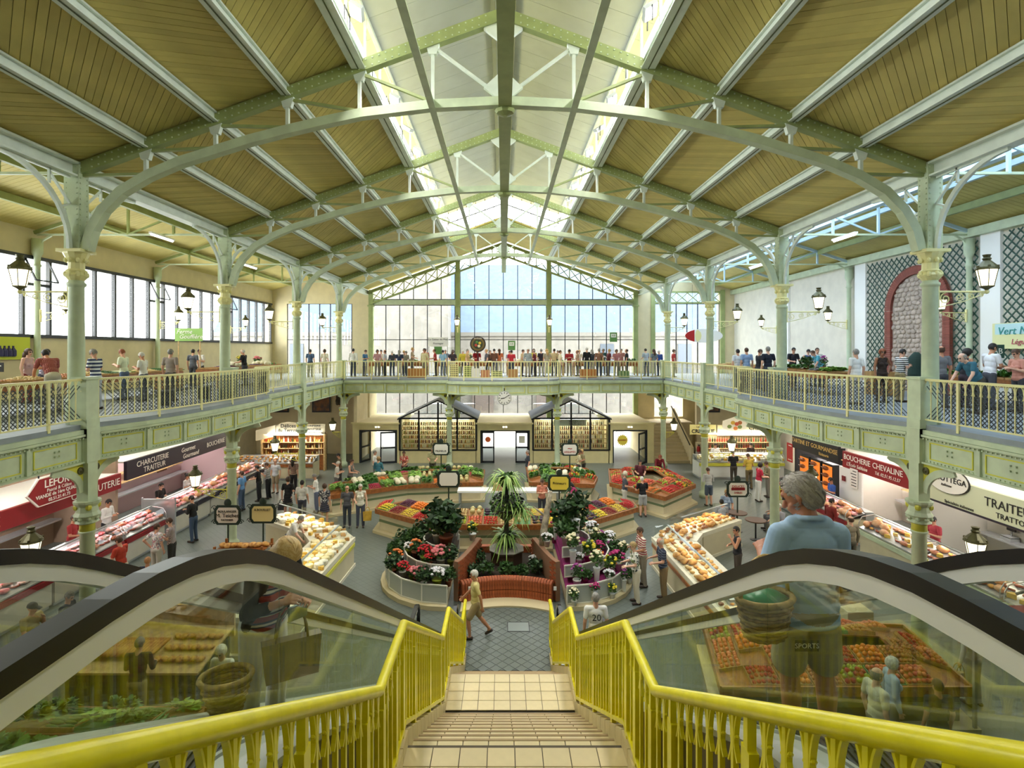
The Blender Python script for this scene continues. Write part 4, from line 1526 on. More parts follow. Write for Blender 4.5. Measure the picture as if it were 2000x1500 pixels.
hd.tube([(0, -.5, -.05), (0, -.78, -.16)], [.17, .1], 8)
hd.build('head', mat('boar_fur', '#55503f', .9, bump=.4, scale=20), t, True, True)
MB().lathe([(.34, -.03), (.34, .03)], seg=14).build('shield', m_wood, t, local=True).rotation_euler = (PI / 2, 0, 0)
for s in (-1, 1):
    MB().ell((s * .2, -.2, .24), (.07, .04, .12), 6, 5).build('ear', mat('boar_fur', '#55503f'), t, local=True)

# ================================================================== SHOP ROWS UNDER THE GALLERIES
m_shopwhite = mat('shop_white_tile', '#ddd6c9', 0.4, var=0.02, scale=2)
m_steelbrush = mat('stainless_steel', '#c3c6c8', 0.3, metal=0.6)
m_red = mat('butcher_red', '#8e1b22', 0.45)
m_purple = mat('fascia_aubergine', '#2b2530', 0.45)
m_ctrglass = glass_mat('counter_glass', '#f6f8f6', 0.04)
m_letter = mat('letter_white', '#f4efe2', 0.5)
m_gilt = mat('letter_gilt', '#d9b56a', 0.45)
m_letterD = mat('letter_dark', '#24221f', 0.5)

# food shapes shared by every counter
def blob(name, m, r, seed, seg=8, rings=6, j=0.18):
    rnd = random.Random(seed)
    b = MB().ell((0, 0, r[2] * 0.9), r, seg, rings)
    b.v = [(x * (1 + rnd.uniform(-j, j)), y * (1 + rnd.uniform(-j, j)), z * (1 + rnd.uniform(-j, j) * .5)) for x, y, z in b.v]
    return b.mesh(name, m, True)


def two_tone(name, ha, hb, sc, rough=.35):
    return mat(name, ha, rough, h2=hb, scale=sc)


meats = []
for i, (ha, hb) in enumerate([('#c8545c', '#f0c9c2'), ('#a82f38', '#d9827f'), ('#e8a7a0', '#f6ded6'), ('#d9737a', '#f3d4cd'), ('#8f3a2b', '#c98a5c')]):
    m_ = two_tone('meat_%d' % i, ha, hb, 14)
    meats.append(blob('meat_cut', m_, (.15, .1, .06), i, j=.22))
saus = MB()
for k in range(4):
    saus.tube([(-.14, -.06 + k * .04, .02), (0, -.06 + k * .04, .03), (.14, -.06 + k * .04, .02)], .018, 6)
saus_m = MB().tube([(-.13, -.05, .03), (0, .03, .035), (.13, -.05, .03)], .03, 7).mesh('sausage', mat('sausage_skin', '#9c4a35', .4), True)
ham = blob('ham', two_tone('ham_rind', '#d08a5a', '#e9b98c', 6), (.17, .12, .11), 9)
cheeses = []
for i, (ha, hb) in enumerate([('#efe2b4', '#d8c083'), ('#e6c35a', '#d9a93d'), ('#f4efe0', '#d9cfb5'), ('#c99a55', '#a87437')]):
    m_ = two_tone('cheese_%d' % i, ha, hb, 10, .55)
    b = MB()
    if i % 2:
        b.prism([(0, 0)] + arc(0, 0, .17, -.5, .5, 4), 0, .1)
    else:
        b.lathe([(.12, 0), (.135, .02), (.135, .09), (.12, .11)], seg=12)
    cheeses.append(b.mesh('cheese', m_))
pastries = []
for i, (ha, hb) in enumerate([('#d9a04a', '#a8662a'), ('#e6c07a', '#c98a3c'), ('#f0dfae', '#d9a85c'), ('#7a4526', '#b5763d')]):
    pastries.append(blob('pastry', two_tone('pastry_%d' % i, ha, hb, 16, .5), (.09, .07, .045), 20 + i))
m_bread = two_tone('bread_crust', '#d8a458', '#a5642a', 9, .6)
baguette = MB().tube([(-.32, 0, .03), (-.26, 0, .04), (0, 0, .045), (.26, 0, .04), (.32, 0, .03)], [.012, .035, .04, .035, .012], 7).mesh('baguette', m_bread, True)
loaf = blob('bread_loaf', m_bread, (.16, .11, .08), 31, j=.08)
fishes = MB().tube([(-.2, 0, .03), (-.12, 0, .035), (.02, 0, .04), (.14, 0, .03), (.2, 0, .03)], [.01, .035, .045, .02, .035], 7).mesh('fish', mat('fish_silver', '#aab0b5', .25, metal=.3), True)

PIECES = {}


def piece(me, loc, rz, label, group, sc=1.0, rx=0.0):
    nm = me.name.split('.')[0]
    if PIECES.get(nm, 0) >= 300:
        return None
    PIECES[nm] = PIECES.get(nm, 0) + 1
    o = ob(nm, me, None, loc, (rx, 0, rz), sc)
    return tag(o, label, nm.replace('_', ' '), group)


def display_counter(label, a, e, depth, goods, gl, gg, inward, h=1.02, base=m_shopwhite, trim=m_red, tilt=.22, n_items=24, glass=True, name='display_counter', lamp=None):
    """glazed counter from point a to point e; customers stand on the side opposite to 'inward'"""
    a, e = Vector((a[0], a[1], 0)), Vector((e[0], e[1], 0))
    L = (e - a).length
    rz = math.atan2(e.y - a.y, e.x - a.x)
    t = thing(name, label, 'counter', a, rz)
    s = inward
    D = depth * s
    y0, y1 = sorted((0.08 * s, D))
    MB().box(0, y0, 0.1, L, y1, h - .12).build('base_cabinet', base, t, local=True)
    y0, y1 = sorted((0.14 * s, D))
    MB().box(0.02, y0, 0, L - .02, y1, 0.1).build('kick_plate', m_steelbrush, t, local=True)
    y0, y1 = sorted((-0.02 * s, 0.1 * s))
    MB().box(0, y0, h - .3, L, y1, h - .16).build('trim_band', trim, t, local=True)
    zt0, zt1 = h - .12, h - .12 + tilt
    MB().plate([(0.01, 0.02 * s, zt0), (L - .01, 0.02 * s, zt0), (L - .01, D * .72, zt1), (0.01, D * .72, zt1)], (0, 0, .03)).build('display_tray', m_steelbrush, t, local=True)
    y0, y1 = sorted((D * .72, D))
    MB().box(0, y0, h - .12, L, y1, h + .16).build('serving_top', m_steelbrush, t, local=True)
    if glass:
        pts = [(0.02 * s, zt0 + .03), (0.04 * s, zt0 + .22), (0.14 * s, zt0 + .38), (D * .55, zt0 + .46)]
        vs, fs = [], []
        for x in (0.01, L - .01):
            for y, z in pts:
                vs.append((x, y, z))
        k = len(pts)
        for i in range(k - 1):
            fs.append((i, i + 1, k + i + 1, k + i))
        MB().add(vs, fs).build('curved_glass', m_ctrglass, t, local=True)
        for x in (0.01, L - .01):
            MB().sweep([(x, y, z) for y, z in pts] + [(x, D * .7, zt1 + .02)], .02, .02, (1, 0, 0)).build('glass_support', m_steelbrush, t, local=True)
        MB().box(0, min(D * .5, D * .62), zt0 + .455, L, max(D * .5, D * .62), zt0 + .475).build('top_shelf', m_ctrglass, t, local=True)
    rows = 3
    cols = max(2, n_items // rows)
    cs, sn = math.cos(rz), math.sin(rz)
    for r in range(rows):
        for c in range(cols):
            f = (r + .6) / rows
            ly = 0.06 * s + (D * .72 - 0.06 * s) * f * .92
            lx = L * (c + .5) / cols + random.uniform(-.03, .03)
            lz = zt0 + (zt1 - zt0) * f * .92 + .035
            me = random.choice(goods)
            piece(me, (a.x + lx * cs - ly * sn, a.y + lx * sn + ly * cs, lz), rz + random.uniform(-.5, .5), gl % me.name.split('.')[0].replace('_', ' '), gg, random.uniform(.85, 1.2))
    if lamp and glass:
        yl = D * .55
        MB().box(.03, yl - .03, zt0 + .43, L - .03, yl + .03, zt0 + .455).build('lamp_strip', m_steelbrush, t, local=True)
        light('counter_lamp', 'AREA', (a.x + L / 2 * cs - yl * sn, a.y + L / 2 * sn + yl * cs, zt0 + .425), (0, 0, rz), lamp[0] * .3, L * .9, .05, lamp[1])
    return t


PINK = (1.0, .62, .66)
# butchers' row on the window side (counters face the hall: 'inward' is towards -x)
SEG = [(9.4, 12.0), (12.1, 14.7), (14.8, 17.4), (17.5, 19.6)]
labs = ['behind the fourth lower column', 'in front of the red butcher sign', 'where the red-shirted shopper stands', 'ending at the steel partition']
for (ya, yb), lb in zip(SEG, labs):
    display_counter('refrigerated meat counter of the red-signed butcher, %s' % lb, (-12.15, yb), (-12.15, ya), 1.05, meats + [saus_m], '%s laid out in the red-signed butcher counter', 'meat in the butcher counters', -1, lamp=(16, PINK), n_items=27)
for k, (ya, yb) in enumerate([(20.4, 22.9), (23.0, 25.5), (25.6, 28.0)]):
    display_counter('refrigerated meat counter under the black fascia, %s from the steel partition' % ['first', 'second', 'third'][k], (-12.3, yb), (-12.3, ya), 1.05, meats + [ham], '%s laid out in the counter under the black fascia', 'meat in the butcher counters', -1, trim=m_purple, lamp=(16, PINK), n_items=27)
t = thing('partition_screen', 'stainless steel partition between the two butcher counters', 'partition', (-12.7, 20.0, 0))
MB().box(-.6, -.03, 0, .6, .03, 1.5).build('panel', m_steelbrush, t, local=True)
MB().box(-.62, -.04, 0, -.58, .04, 1.55).box(.58, -.04, 0, .62, .04, 1.55).build('edge_posts', m_steelbrush, t, local=True)['kind'] = 'stuff'
# trellis side
for k, (ya, yb) in enumerate([(10.6, 13.2), (13.3, 15.9), (16.0, 18.6)]):
    display_counter('delicatessen counter facing the oval shop sign, %s past the near column' % ['first', 'second', 'third'][k], (12.15, ya), (12.15, yb), 1.05, [meats[4], ham, saus_m, cheeses[1], pastries[0]], '%s in the delicatessen counter by the oval sign', 'food in the delicatessen counters', -1, base=m_beige, trim=m_steel, lamp=(12, (1, .85, .7)), n_items=27)
for k, (ya, yb) in enumerate([(19.4, 21.8), (21.9, 24.3)]):
    display_counter('horse butcher counter under the red fascia, %s' % ['beside the scales', 'beside the stool'][k], (12.2, ya), (12.2, yb), 1.05, meats[:2] + [ham], '%s in the horse butcher counter', 'meat in the horse butcher counter', -1, base=m_beige, lamp=(12, PINK), n_items=24)


# ---- shop interiors: back wall panel, shelf, hangings
def shop_box(name, label, side, y0, y1, colour, fascia, fz0, fz1, fx=14.0):
    s = side
    t = thing(name, label, 'shop front', (s * fx, (y0 + y1) / 2, 0))
    x0, x1 = sorted((s * 16.35, s * 16.5))
    MB().box(x0, y0, 0, x1, y1, 3.2).build('back_wall', colour, t)
    for y in (y1,):
        xa, xb = sorted((s * (fx + .1), s * 16.4))
        MB().box(xa, y - .06, 0, xb, y + .06, 3.2).build('side_wall', colour, t)
    xa, xb = sorted((s * (fx - .06), s * (fx + .06)))
    MB().box(xa, y0, fz0, xb, y1, fz1).build('fascia', fascia, t)
    xa, xb = sorted((s * (fx + .06), s * 16.4))
    MB().box(xa, y0, fz1 - .06, xb, y1, fz1).build('shop_ceiling', m_white, t)
    xa, xb = sorted((s * 15.95, s * 16.35))
    MB().box(xa, y0 + .2, .86, xb, y1 - .2, .92).build('worktop', m_steelbrush, t)
    for z in (1.35, 1.75):
        xa, xb = sorted((s * 16.05, s * 16.35))
        MB().box(xa, y0 + .4, z, xb, y1 - .4, z + .03).build('shelf', m_woodL, t)
    MB().box(s * 15.2 - .06, y0 + (y1 - y0) * .1, fz1 - .11, s * 15.2 + .06, y1 - (y1 - y0) * .1, fz1 - .07).build('lit_tube', m_tube, t)
    light('shop_lamp', 'AREA', (s * 15.2, (y0 + y1) / 2, fz1 - .12), (0, 0, 0), 38, .3, (y1 - y0) * .8, (1, .86, .8))
    return t


def stext(t, st, y, z, size, m, side, fx=14.0, **k):
    return text(t, st, (side * (fx - .075), y, z), -side * PI / 2, size, m, **k)


t = shop_box('butcher_shop', 'butcher shop with dark red fascia behind the white-bordered red sign', -1, 9.5, 19.8, mat('shop_warm_beige', '#a9917a', .6, var=.05, scale=2), m_red, 1.95, 2.5)
stext(t, 'BOUCHERIE', 13.9, 2.22, .42, m_gilt, -1)
stext(t, 'CHARCUTERIE', 18.6, 2.22, .34, m_letter, -1)
sgn = thing('shop_sign', 'red hexagonal butcher sign lettered LEFORT hanging in front of its fascia', 'sign', (-13.7, 16.7, 2.7))
hexp = [(-1.15, .0), (-.75, -.42), (.75, -.42), (1.15, 0.0), (.75, .42), (-.75, .42)]
MB().plate([(-13.72, 16.7 + a, 2.78 + b_) for a, b_ in hexp], (.05, 0, 0)).build('border_board', m_letter, sgn)
MB().plate([(-13.68, 16.7 + a * .95, 2.78 + b_ * .92) for a, b_ in hexp], (.02, 0, 0)).build('red_board', m_red, sgn)
for st, dz, sz, k in (('LEFORT', .2, .32, .004), ('Pascal & Céline', .0, .15, 0), ('VIANDE de 1ère QUALITÉ', -.14, .15, .002), ('02.51.21.41.73', -.29, .14, .002)):
    text(sgn, st, (-13.65, 16.7, 2.78 + dz), PI / 2, sz, m_letter, off=k)
MB().bar((-13.7, 16.0, 3.2), (-13.7, 16.0, 5.0), .03, .03).build('hanger', m_black, sgn)
MB().bar((-13.7, 17.4, 3.2), (-13.7, 17.4, 5.0), .03, .03).build('hanger', m_black, sgn)

t = shop_box('gourmet_shop', 'charcuterie shop with long black fascia lettered in pale script', -1, 20.1, 27.6, mat('shop_pink_white', '#cfb0b2', .5), m_purple, 2.15, 2.85)
stext(t, 'CHARCUTERIE', 21.6, 2.62, .3, m_letter, -1)
stext(t, 'TRAITEUR', 21.7, 2.34, .3, m_letter, -1)
stext(t, 'Gourmet', 24.0, 2.62, .28, m_letter, -1, shear=.2)
stext(t, 'Gourmand', 24.2, 2.34, .28, m_letter, -1, shear=.2)
stext(t, 'BOUCHERIE', 26.3, 2.5, .3, m_letter, -1)

t = shop_box('italian_deli', 'Italian deli with pale green fascia and oval sign', 1, 10.0, 18.4, mat('deli_wall', '#c9c4b8', .6), mat('fascia_sage', '#cfd3b0', .6), 2.15, 2.95)
stext(t, 'TRAITEUR', 14.9, 2.62, .36, m_letterD, 1)
stext(t, 'TRATTORIA', 14.75, 2.32, .22, m_letterD, 1)
stext(t, 'Spécialités italiennes', 16.6, 2.24, .13, m_letterD, 1)
xa = 13.93
MB().box(xa - .005, 13.6, 2.1, xa + .02, 18.3, 2.16).build('fascia_line', m_purple, t)
sgn = thing('shop_sign', 'oval cream sign lettered LA BOTTEGA above the Italian deli', 'sign', (13.8, 17.0, 2.95))
for k, (sc, m_) in enumerate(((1.0, m_letterD), (.96, m_letter), (.0, None))):
    if m_:
        pts = [(0, .82 * sc * math.cos(i * PI / 16), .42 * sc * math.sin(i * PI / 16)) for i in range(32)]
        MB().plate([(13.9 - .02 * k, 17.0 + y, 2.92 + z) for _, y, z in pts], (.03, 0, 0)).build('oval_rim' if k == 0 else 'oval_board', m_, sgn)
text(sgn, 'LA BOTTEGA', (13.865, 17.0, 2.95), -PI / 2, .25, m_letterD, off=.002)
text(sgn, 'italienne', (13.865, 17.0, 2.76), -PI / 2, .12, m_letterD, shear=.3)
t = shop_box('horse_butcher', 'horse butcher shop with bright red fascia', 1, 18.7, 22.3, m_shopwhite, m_red, 2.2, 2.85)
stext(t, 'BOUCHERIE', 21.4, 2.64, .3, m_letter, 1)
stext(t, "L'École Sablaise", 21.4, 2.38, .2, m_letter, 1, shear=.2)
stext(t, 'CHEVALINE', 19.7, 2.64, .3, m_letter, 1)
stext(t, 'Tél. 02.51.95.12.57', 19.7, 2.38, .17, m_letter, 1, shear=.2)
t = shop_box('rotisserie_shop', 'rotisserie shop with black fascia and glowing spits', 1, 22.6, 26.2, m_dark, m_black, 2.3, 2.95)
stext(t, 'TARTINE ET GOURMANDISE', 24.4, 2.68, .28, m_gilt, 1)
stext(t, 'Rôtisserie', 23.6, 2.42, .18, m_gilt, 1)
m_fire = mat('spit_glow', '#d9752a', .5, emit=.55)
for y in (23.4, 24.3, 25.2):
    r = thing('rotisserie_spit', 'glowing rotisserie cabinet with browned roasts inside the black-fascia shop', 'oven', (13.78, y, .2), group='rotisserie cabinets')
    MB().box(.2, -.38, 0, .5, .38, 1.9).build('cabinet', m_black, r, local=True)
    MB().box(.18, -.33, .5, .2, .33, 1.8).build('glowing_back', m_fire, r, local=True)
    for z in (.7, 1.05, 1.4, 1.7):
        MB().tube([(.1, -.32, z), (.1, .32, z)], .012, 6).build('spit_rod', m_steelbrush, r, local=True)
        MB().ell((.1, 0, z), (.09, .22, .1), 8, 6).build('roast', mat('roast_brown', '#8a4a1e', .35), r, local=True)

# posters and boards on the butchers' back walls
def board(label, side, y, z, w, h, hx, fx=16.3, cat='poster', lines=0, lm=None, name='wall_poster'):
    t = thing(name, label, cat, (side * fx, y, z))
    x0, x1 = sorted((side * (fx - .03), side * fx))
    MB().box(x0, y - w / 2, z - h / 2, x1, y + w / 2, z + h / 2).build('board', mat('board_' + hx, hx, .6), t)
    for i in range(lines):
        zz = z + h * .38 - i * h * .76 / max(1, lines - 1)
        x0, x1 = sorted((side * (fx - .036), side * (fx - .03)))
        MB().box(x0, y - w * .38, zz - h * .02, x1, y + w * random.uniform(.1, .38), zz + h * .02).build('text_line', lm or m_letter, t)
    return t


board('white price poster with red seal in the red-signed butcher shop', -1, 17.0, 1.55, .55, .6, '#f1ece4', lines=3, lm=m_red)
board('red and white checked poster in the red-signed butcher shop', -1, 18.4, 1.5, .6, .8, '#c33a3a', lines=5)
board('yellow food poster beside the butcher price board', -1, 13.2, 1.3, .8, .7, '#d7b63f', lines=3)
board('dark slate price board in the red-signed butcher shop', -1, 14.6, 1.45, .9, .8, '#2c2a2b', lines=5)
board('framed brown picture in the black-fascia shop', -1, 25.9, 1.6, .7, .8, '#7a4a2c', lines=0)
board('white menu card under the black fascia', -1, 22.4, 1.6, .5, .6, '#f3efe6', lines=4, lm=m_letterD)
board('black-framed opening notice on the horse butcher wall', 1, 21.5, 1.9, .45, .75, '#f3efe6', fx=13.9, lines=6, lm=m_letterD)
board('small red plaque on the white door of the horse butcher', 1, 22.15, 1.75, .2, .2, '#7a1f24', fx=13.9)
board('chalk menu board in the Italian deli', 1, 14.3, 1.45, .8, 1.0, '#20201f', lines=7)
board('narrow chalk board between shelves of the Italian deli', 1, 15.9, 1.4, .5, .8, '#1f2021', lines=4)
board('red poster beside the rotisserie', 1, 26.4, 2.0, .5, .9, '#b8322c', fx=13.95, lines=2)
w_ = thing('shop_door', 'white panelled door closing the horse butcher shop', 'door', (13.95, 22.0, 0))
MB().box(13.93, 21.1, .0, 14.0, 22.5, 2.2).build('leaf', m_white, w_)
# shelf stock
for y in np.arange(10.6, 17.9, .2):
    for z in (1.38, 1.78):
        if abs(y - 14.3) > .45 and abs(y - 15.9) > .3:
            me = random.choice(jar_me)
            tag(ob('jar', me, None, (16.2, y, z), None, 1.4), 'jar standing on the Italian deli shelf', 'jar', 'jars in the Italian deli')
for y in np.arange(10.2, 19.4, .33):
    me = random.choice([ham, saus_m])
    piece(me, (-16.2, y, 1.78), random.uniform(0, 3), '%s on the shelf of the red-signed butcher shop' % me.name.split('.')[0], 'cured meat on butcher shelves', .8)

# ---- confectioner and creamery facing the hall from the far corners
def corner_shop(s, label, y, x0, x1, colour):
    t = thing('corner_shop', label, 'shop', (s * (x0 + x1) / 2, y, 0))
    a, b_ = sorted((s * x0, s * x1))
    MB().box(a, y, 0, b_, y + .1, 2.1).build('back_panel', colour, t)
    for z in (.95, 1.3, 1.65):
        MB().box(a + .1, y - .25, z - .03, b_ - .1, y, z).build('shelf', m_woodL, t)
    MB().box(a, y - .3, 0, a + .08, y + .1, 2.1).box(b_ - .08, y - .3, 0, b_, y + .1, 2.1).build('side_panel', m_woodL, t)
    MB().box(a + .2, y - .46, 2.16, b_ - .2, y - .34, 2.2).build('lit_tube', m_tube, t)
    MB().box(a + .2, y - .34, 2.16, a + .26, y + .05, 2.2).box(b_ - .26, y - .34, 2.16, b_ - .2, y + .05, 2.2).box(a, y, 2.1, b_, y + .1, 2.2).build('tube_bracket', m_woodL, t)
    light('corner_lamp', 'AREA', ((a + b_) / 2, y - .4, 2.15), (0, 0, 0), 30, 3.4, .3, (1, .85, .6))
    return t, a, b_


t, a, b_ = corner_shop(-1, 'confectionery shop with arched cream sign in the far corner', 31.6, 10.3, 14.0, m_wood)
sb = thing('shop_sign', 'arched cream sign lettered Délices du Terroir over the confectionery shop', 'sign', (-12.4, 31.3, 2.45))
MB().plate([(-13.1, 31.3, 2.05), (-11.7, 31.3, 2.05), (-11.7, 31.3, 2.6), (-12.0, 31.3, 2.78), (-12.4, 31.3, 2.85), (-12.8, 31.3, 2.78), (-13.1, 31.3, 2.6)], (0, .05, 0)).build('board', m_beige, sb)
text(sb, 'Délices', (-12.4, 31.28, 2.6), 0, .3, m_letterD, off=.003)
text(sb, 'du Terroir', (-12.4, 31.28, 2.34), 0, .28, m_letterD, off=.003)
text(sb, 'Spécialités', (-12.4, 31.28, 2.13), 0, .13, m_letterD, shear=.2)
sb = thing('shop_sign', 'rectangular cream sign lettered Produits Régionaux beside the arched sign', 'sign', (-10.95, 31.35, 2.4))
MB().box(-11.65, 31.35, 2.06, -10.3, 31.4, 2.7).build('board', m_beige, sb)
for st, z, sz in (('CONFISERIE', 2.6, .16), ('BISCUITERIE', 2.4, .16), ('PRODUITS RÉGIONAUX', 2.18, .14)):
    text(sb, st, (-10.97, 31.33, z), 0, sz, m_letterD, off=.002)
sb = thing('shop_sign', 'slanted cream sign board turned sideways beside the arched confectionery sign', 'sign', (-13.65, 31.25, 2.3))
MB().plate([(-14.1, 30.9, 1.8), (-13.15, 31.3, 2.0), (-13.15, 31.3, 2.65), (-14.1, 30.9, 2.4)], (0, .05, 0)).build('board', m_beige, sb)
for z in (.95, 1.3, 1.65):
    for i in range(26):
        x = a + .25 + i * (b_ - a - .5) / 25
        me = random.choice(bottle_me + jar_me)
        nm = me.name.split('.')[0]
        tag(ob(nm, me, None, (x, 31.47, z)), '%s on the confectionery shop shelf' % nm, nm, 'stock on the confectionery shelves')
t, a, b_ = corner_shop(1, 'creamery with long cream fascia in the far corner', 31.6, 11.6, 15.6, m_wall)
sb = thing('shop_sign', 'long cream fascia lettered CREMERIE with a script line below', 'sign', (14.0, 31.3, 2.4))
MB().box(12.35, 31.3, 2.05, 15.6, 31.36, 2.65).build('board', mat('cremerie_tan', '#d8c893', .6), sb)
text(sb, 'CREMERIE', (14.9, 31.28, 2.48), 0, .34, m_letterD, off=.006)
text(sb, 'La Maison du Fromage', (13.95, 31.28, 2.18), 0, .24, m_letterD, shear=.35)
sb = thing('shop_sign', 'small yellow sign lettered CREMERIE beside the creamery fascia', 'sign', (11.5, 31.25, 2.4))
MB().box(10.75, 31.25, 2.12, 12.25, 31.3, 2.68).build('board', mat('cremerie_yellow', '#e7d98c', .6), sb)
text(sb, 'CREMERIE', (11.5, 31.23, 2.3), 0, .3, m_letterD, off=.006)
text(sb, 'Laiterie', (11.3, 31.23, 2.56), 0, .13, m_letterD, shear=.2)
sb = thing('shop_sign', 'cream hexagonal plaque painted with fruit and a cow above the creamery', 'sign', (13.3, 31.2, 2.75))
MB().plate([(13.3 + .68 * x, 31.2, 2.68 + .46 * z) for x, z in ((-1, -.5), (0, -1), (1, -.5), (1, .5), (0, 1), (-1, .5))], (0, .05, 0)).build('board', mat('plaque_cream', '#e4dcc2', .6), sb)
for (x, z, h_) in ((-.3, -.1, '#6f7f3c'), (-.1, .12, '#c9a23d'), (.12, .05, '#b5502d'), (.3, -.12, '#7b8a4a'), (.05, -.2, '#d9813b'), (.3, .12, '#a8632f')):
    MB().ell((13.3 + x, 31.19, 2.68 + z), (.13, .02, .11), 8, 6).build('painted_fruit', mat('paint_' + h_, h_, .6), sb)
for z in (.95, 1.3, 1.65):
    for i in range(26):
        x = a + .25 + i * (b_ - a - .5) / 25
        me = bottle_me[4] if z < 1.2 else random.choice([bottle_me[0], bottle_me[3], bottle_me[5]])
        tag(ob('bottle', me, None, (x, 31.47, z)), 'bottle on the creamery shelf', 'bottle', 'bottles on the creamery shelves')
display_counter('long cheese counter of the creamery', (10.6, 29.3), (15.2, 29.3), 1.1, cheeses, '%s in the creamery counter', 'cheese in the creamery counter', 1, base=m_white, trim=m_gold, n_items=45, lamp=(20, (1, .95, .85)))
display_counter('confectionery display counter heaped with sweets', (-14.4, 29.0), (-10.2, 29.0), 1.1, pastries + jar_me[:1], '%s on the confectionery counter', 'sweets on the confectionery counter', 1, base=m_beige, trim=m_wood, n_items=45, glass=False, lamp=(20, (1, .85, .6)))

# ================================================================== GALLERY: WALL TRELLIS, ARCH, TABLES, SIGNS
m_trel = mat('trellis_green', '#23493a', .6)
def trellis(label, y0, y1, z0, z1, skip=None):
    t = thing('trellis', label, 'trellis', (16.5, (y0 + y1) / 2, z0))
    X = 16.5
    W, H = y1 - y0, z1 - z0
    step = .3
    for sg in (1, -1):
        k = -int(H / step) - 1
        while k * step < W + H:
            # line y = c + sg*(z-z0)
            c = y0 + k * step if sg > 0 else y0 + k * step
            pts = []
            za, zb = z0, z1
            if sg > 0:
                a, b_ = max(z0, z0 + (y0 - c)), min(z1, z0 + (y1 - c))
                pa, pb = (c + a - z0, a), (c + b_ - z0, b_)
            else:
                a, b_ = max(z0, z0 + (c - y1)), min(z1, z0 + (c - y0))
                pa, pb = (c - (a - z0), a), (c - (b_ - z0), b_)
            if b_ - a > .15:
                segs = [(pa, pb)]
                if skip:
                    n = 40
                    segs, cur = [], None
                    for i in range(n + 1):
                        f = i / n
                        q = (pa[0] + (pb[0] - pa[0]) * f, pa[1] + (pb[1] - pa[1]) * f)
                        if not skip(*q):
                            cur = (cur[0], q) if cur else (q, q)
                        elif cur:
                            segs.append(cur)
                            cur = None
                    if cur:
                        segs.append(cur)
                for p, q in segs:
                    if math.hypot(p[0] - q[0], p[1] - q[1]) > .15:
                        dx = .0 if sg > 0 else -.018
                        MB().bar((X + dx, p[0], p[1]), (X + dx, q[0], q[1]), .016, .045, (0, -(q[1] - p[1]), q[0] - p[0])).build('slat', m_trel, t)
            k += 1


AY0, AY1, AZ = 19.9, 23.3, 8.65
AC = (AY0 + AY1) / 2
AR = (AY1 - AY0) / 2


def in_arch(y, z):
    return (z < AZ and AY0 < y < AY1) or math.hypot(y - AC, z - AZ) < AR


trellis('dark green diamond trellis framing the brick arch', 18.85, 24.6, 6.0, 10.85, in_arch)
trellis('dark green diamond trellis beside the pastel banner', 12.5, 17.9, 6.0, 10.9)
ar = thing('brick_arch', 'blind red brick arch filled with rough stone on the trellis wall', 'arch', (16.5, AC, MZ))
m_bk2 = mat('dark_red_brick', '#8a4a3c', .75, var=.12, scale=8, rnd=.12)
m_rub = mat('rubble_stone', '#b3a294', .9, rnd=.16)
vb = MB().box(-.12, -.17, -.045, 0, .17, .04).mesh('brick', m_bk2)
for y in (AY0 + .17, AY1 - .17):
    for i in range(37):
        ob('brick', vb, ar, (-.02, y - AC, .05 + i * .09))
vk = MB().box(-.12, -.045, -.17, 0, .045, .17).mesh('brick', m_bk2)
N = 52
for i in range(N):
    a = PI * (i + .5) / N
    ob('brick', vk, ar, (-.02, (AR - .17) * math.cos(a), AZ - MZ + (AR - .17) * math.sin(a)), (a - PI / 2, 0, 0))
MB().box(16.47, AY0 + .2, MZ, 16.56, AY1 - .2, AZ).plate([(16.47, AC + (AR - .2) * math.cos(i * PI / 16), AZ + (AR - .2) * math.sin(i * PI / 16)) for i in range(17)], (.09, 0, 0)).build('mortar_bed', mat('mortar_pale', '#a89a8c', .9), ar)
rs_ = [blob('stone', m_rub, (.05, .15, .1), 40 + i, 7, 5, .25) for i in range(4)]
cnt = 0
z = MZ + .15
while z < AZ + AR - .2:
    y = AY0 + .35 + random.uniform(0, .15)
    while y < AY1 - .3:
        if (z < AZ or math.hypot(y - AC, z - AZ) < AR - .36) and cnt < 300:
            ob('stone', random.choice(rs_), ar, (-.03, y - AC, z - MZ - .09), (random.uniform(-.4, .4), 0, 0), random.uniform(.75, 1.1))
            cnt += 1
        y += random.uniform(.2, .3)
    z += .19


# ================================================================== PRODUCE STALLS
def fruit_mesh(name, h, r, h2=None, flat=1.0, stem=None, seg=7, rings=5):
    m_ = mat('produce_' + name + h, h, .4, rnd=.12)
    b = MB().ell((0, 0, r * flat), (r, r, r * flat), seg, rings)
    ms = [m_]
    if stem:
        b.cur = 1
        b.cbox((0, 0, r * flat * 2), (r * .25, r * .25, r * .3))
        ms.append(mat('produce_stem', stem, .7))
    return b.mesh(name, ms, True)


def long_mesh(name, h, L, r, bend=0.0, tip=None):
    b = MB().tube([(-L / 2, 0, r), (-L / 4, bend * .7, r), (0, bend, r), (L / 4, bend * .7, r), (L / 2, 0, r)], [r * .35, r, r, r * .9, r * .3], 6)
    ms = [mat('produce_' + name + h, h, .45, rnd=.1)]
    if tip:
        b.cur = 1
        b.tube([(L / 2, 0, r), (L / 2 + L * .35, 0, r * 1.3)], [r * .3, r * .6], 5)
        ms.append(mat('produce_tip', tip, .7))
    return b.mesh(name, ms, True)


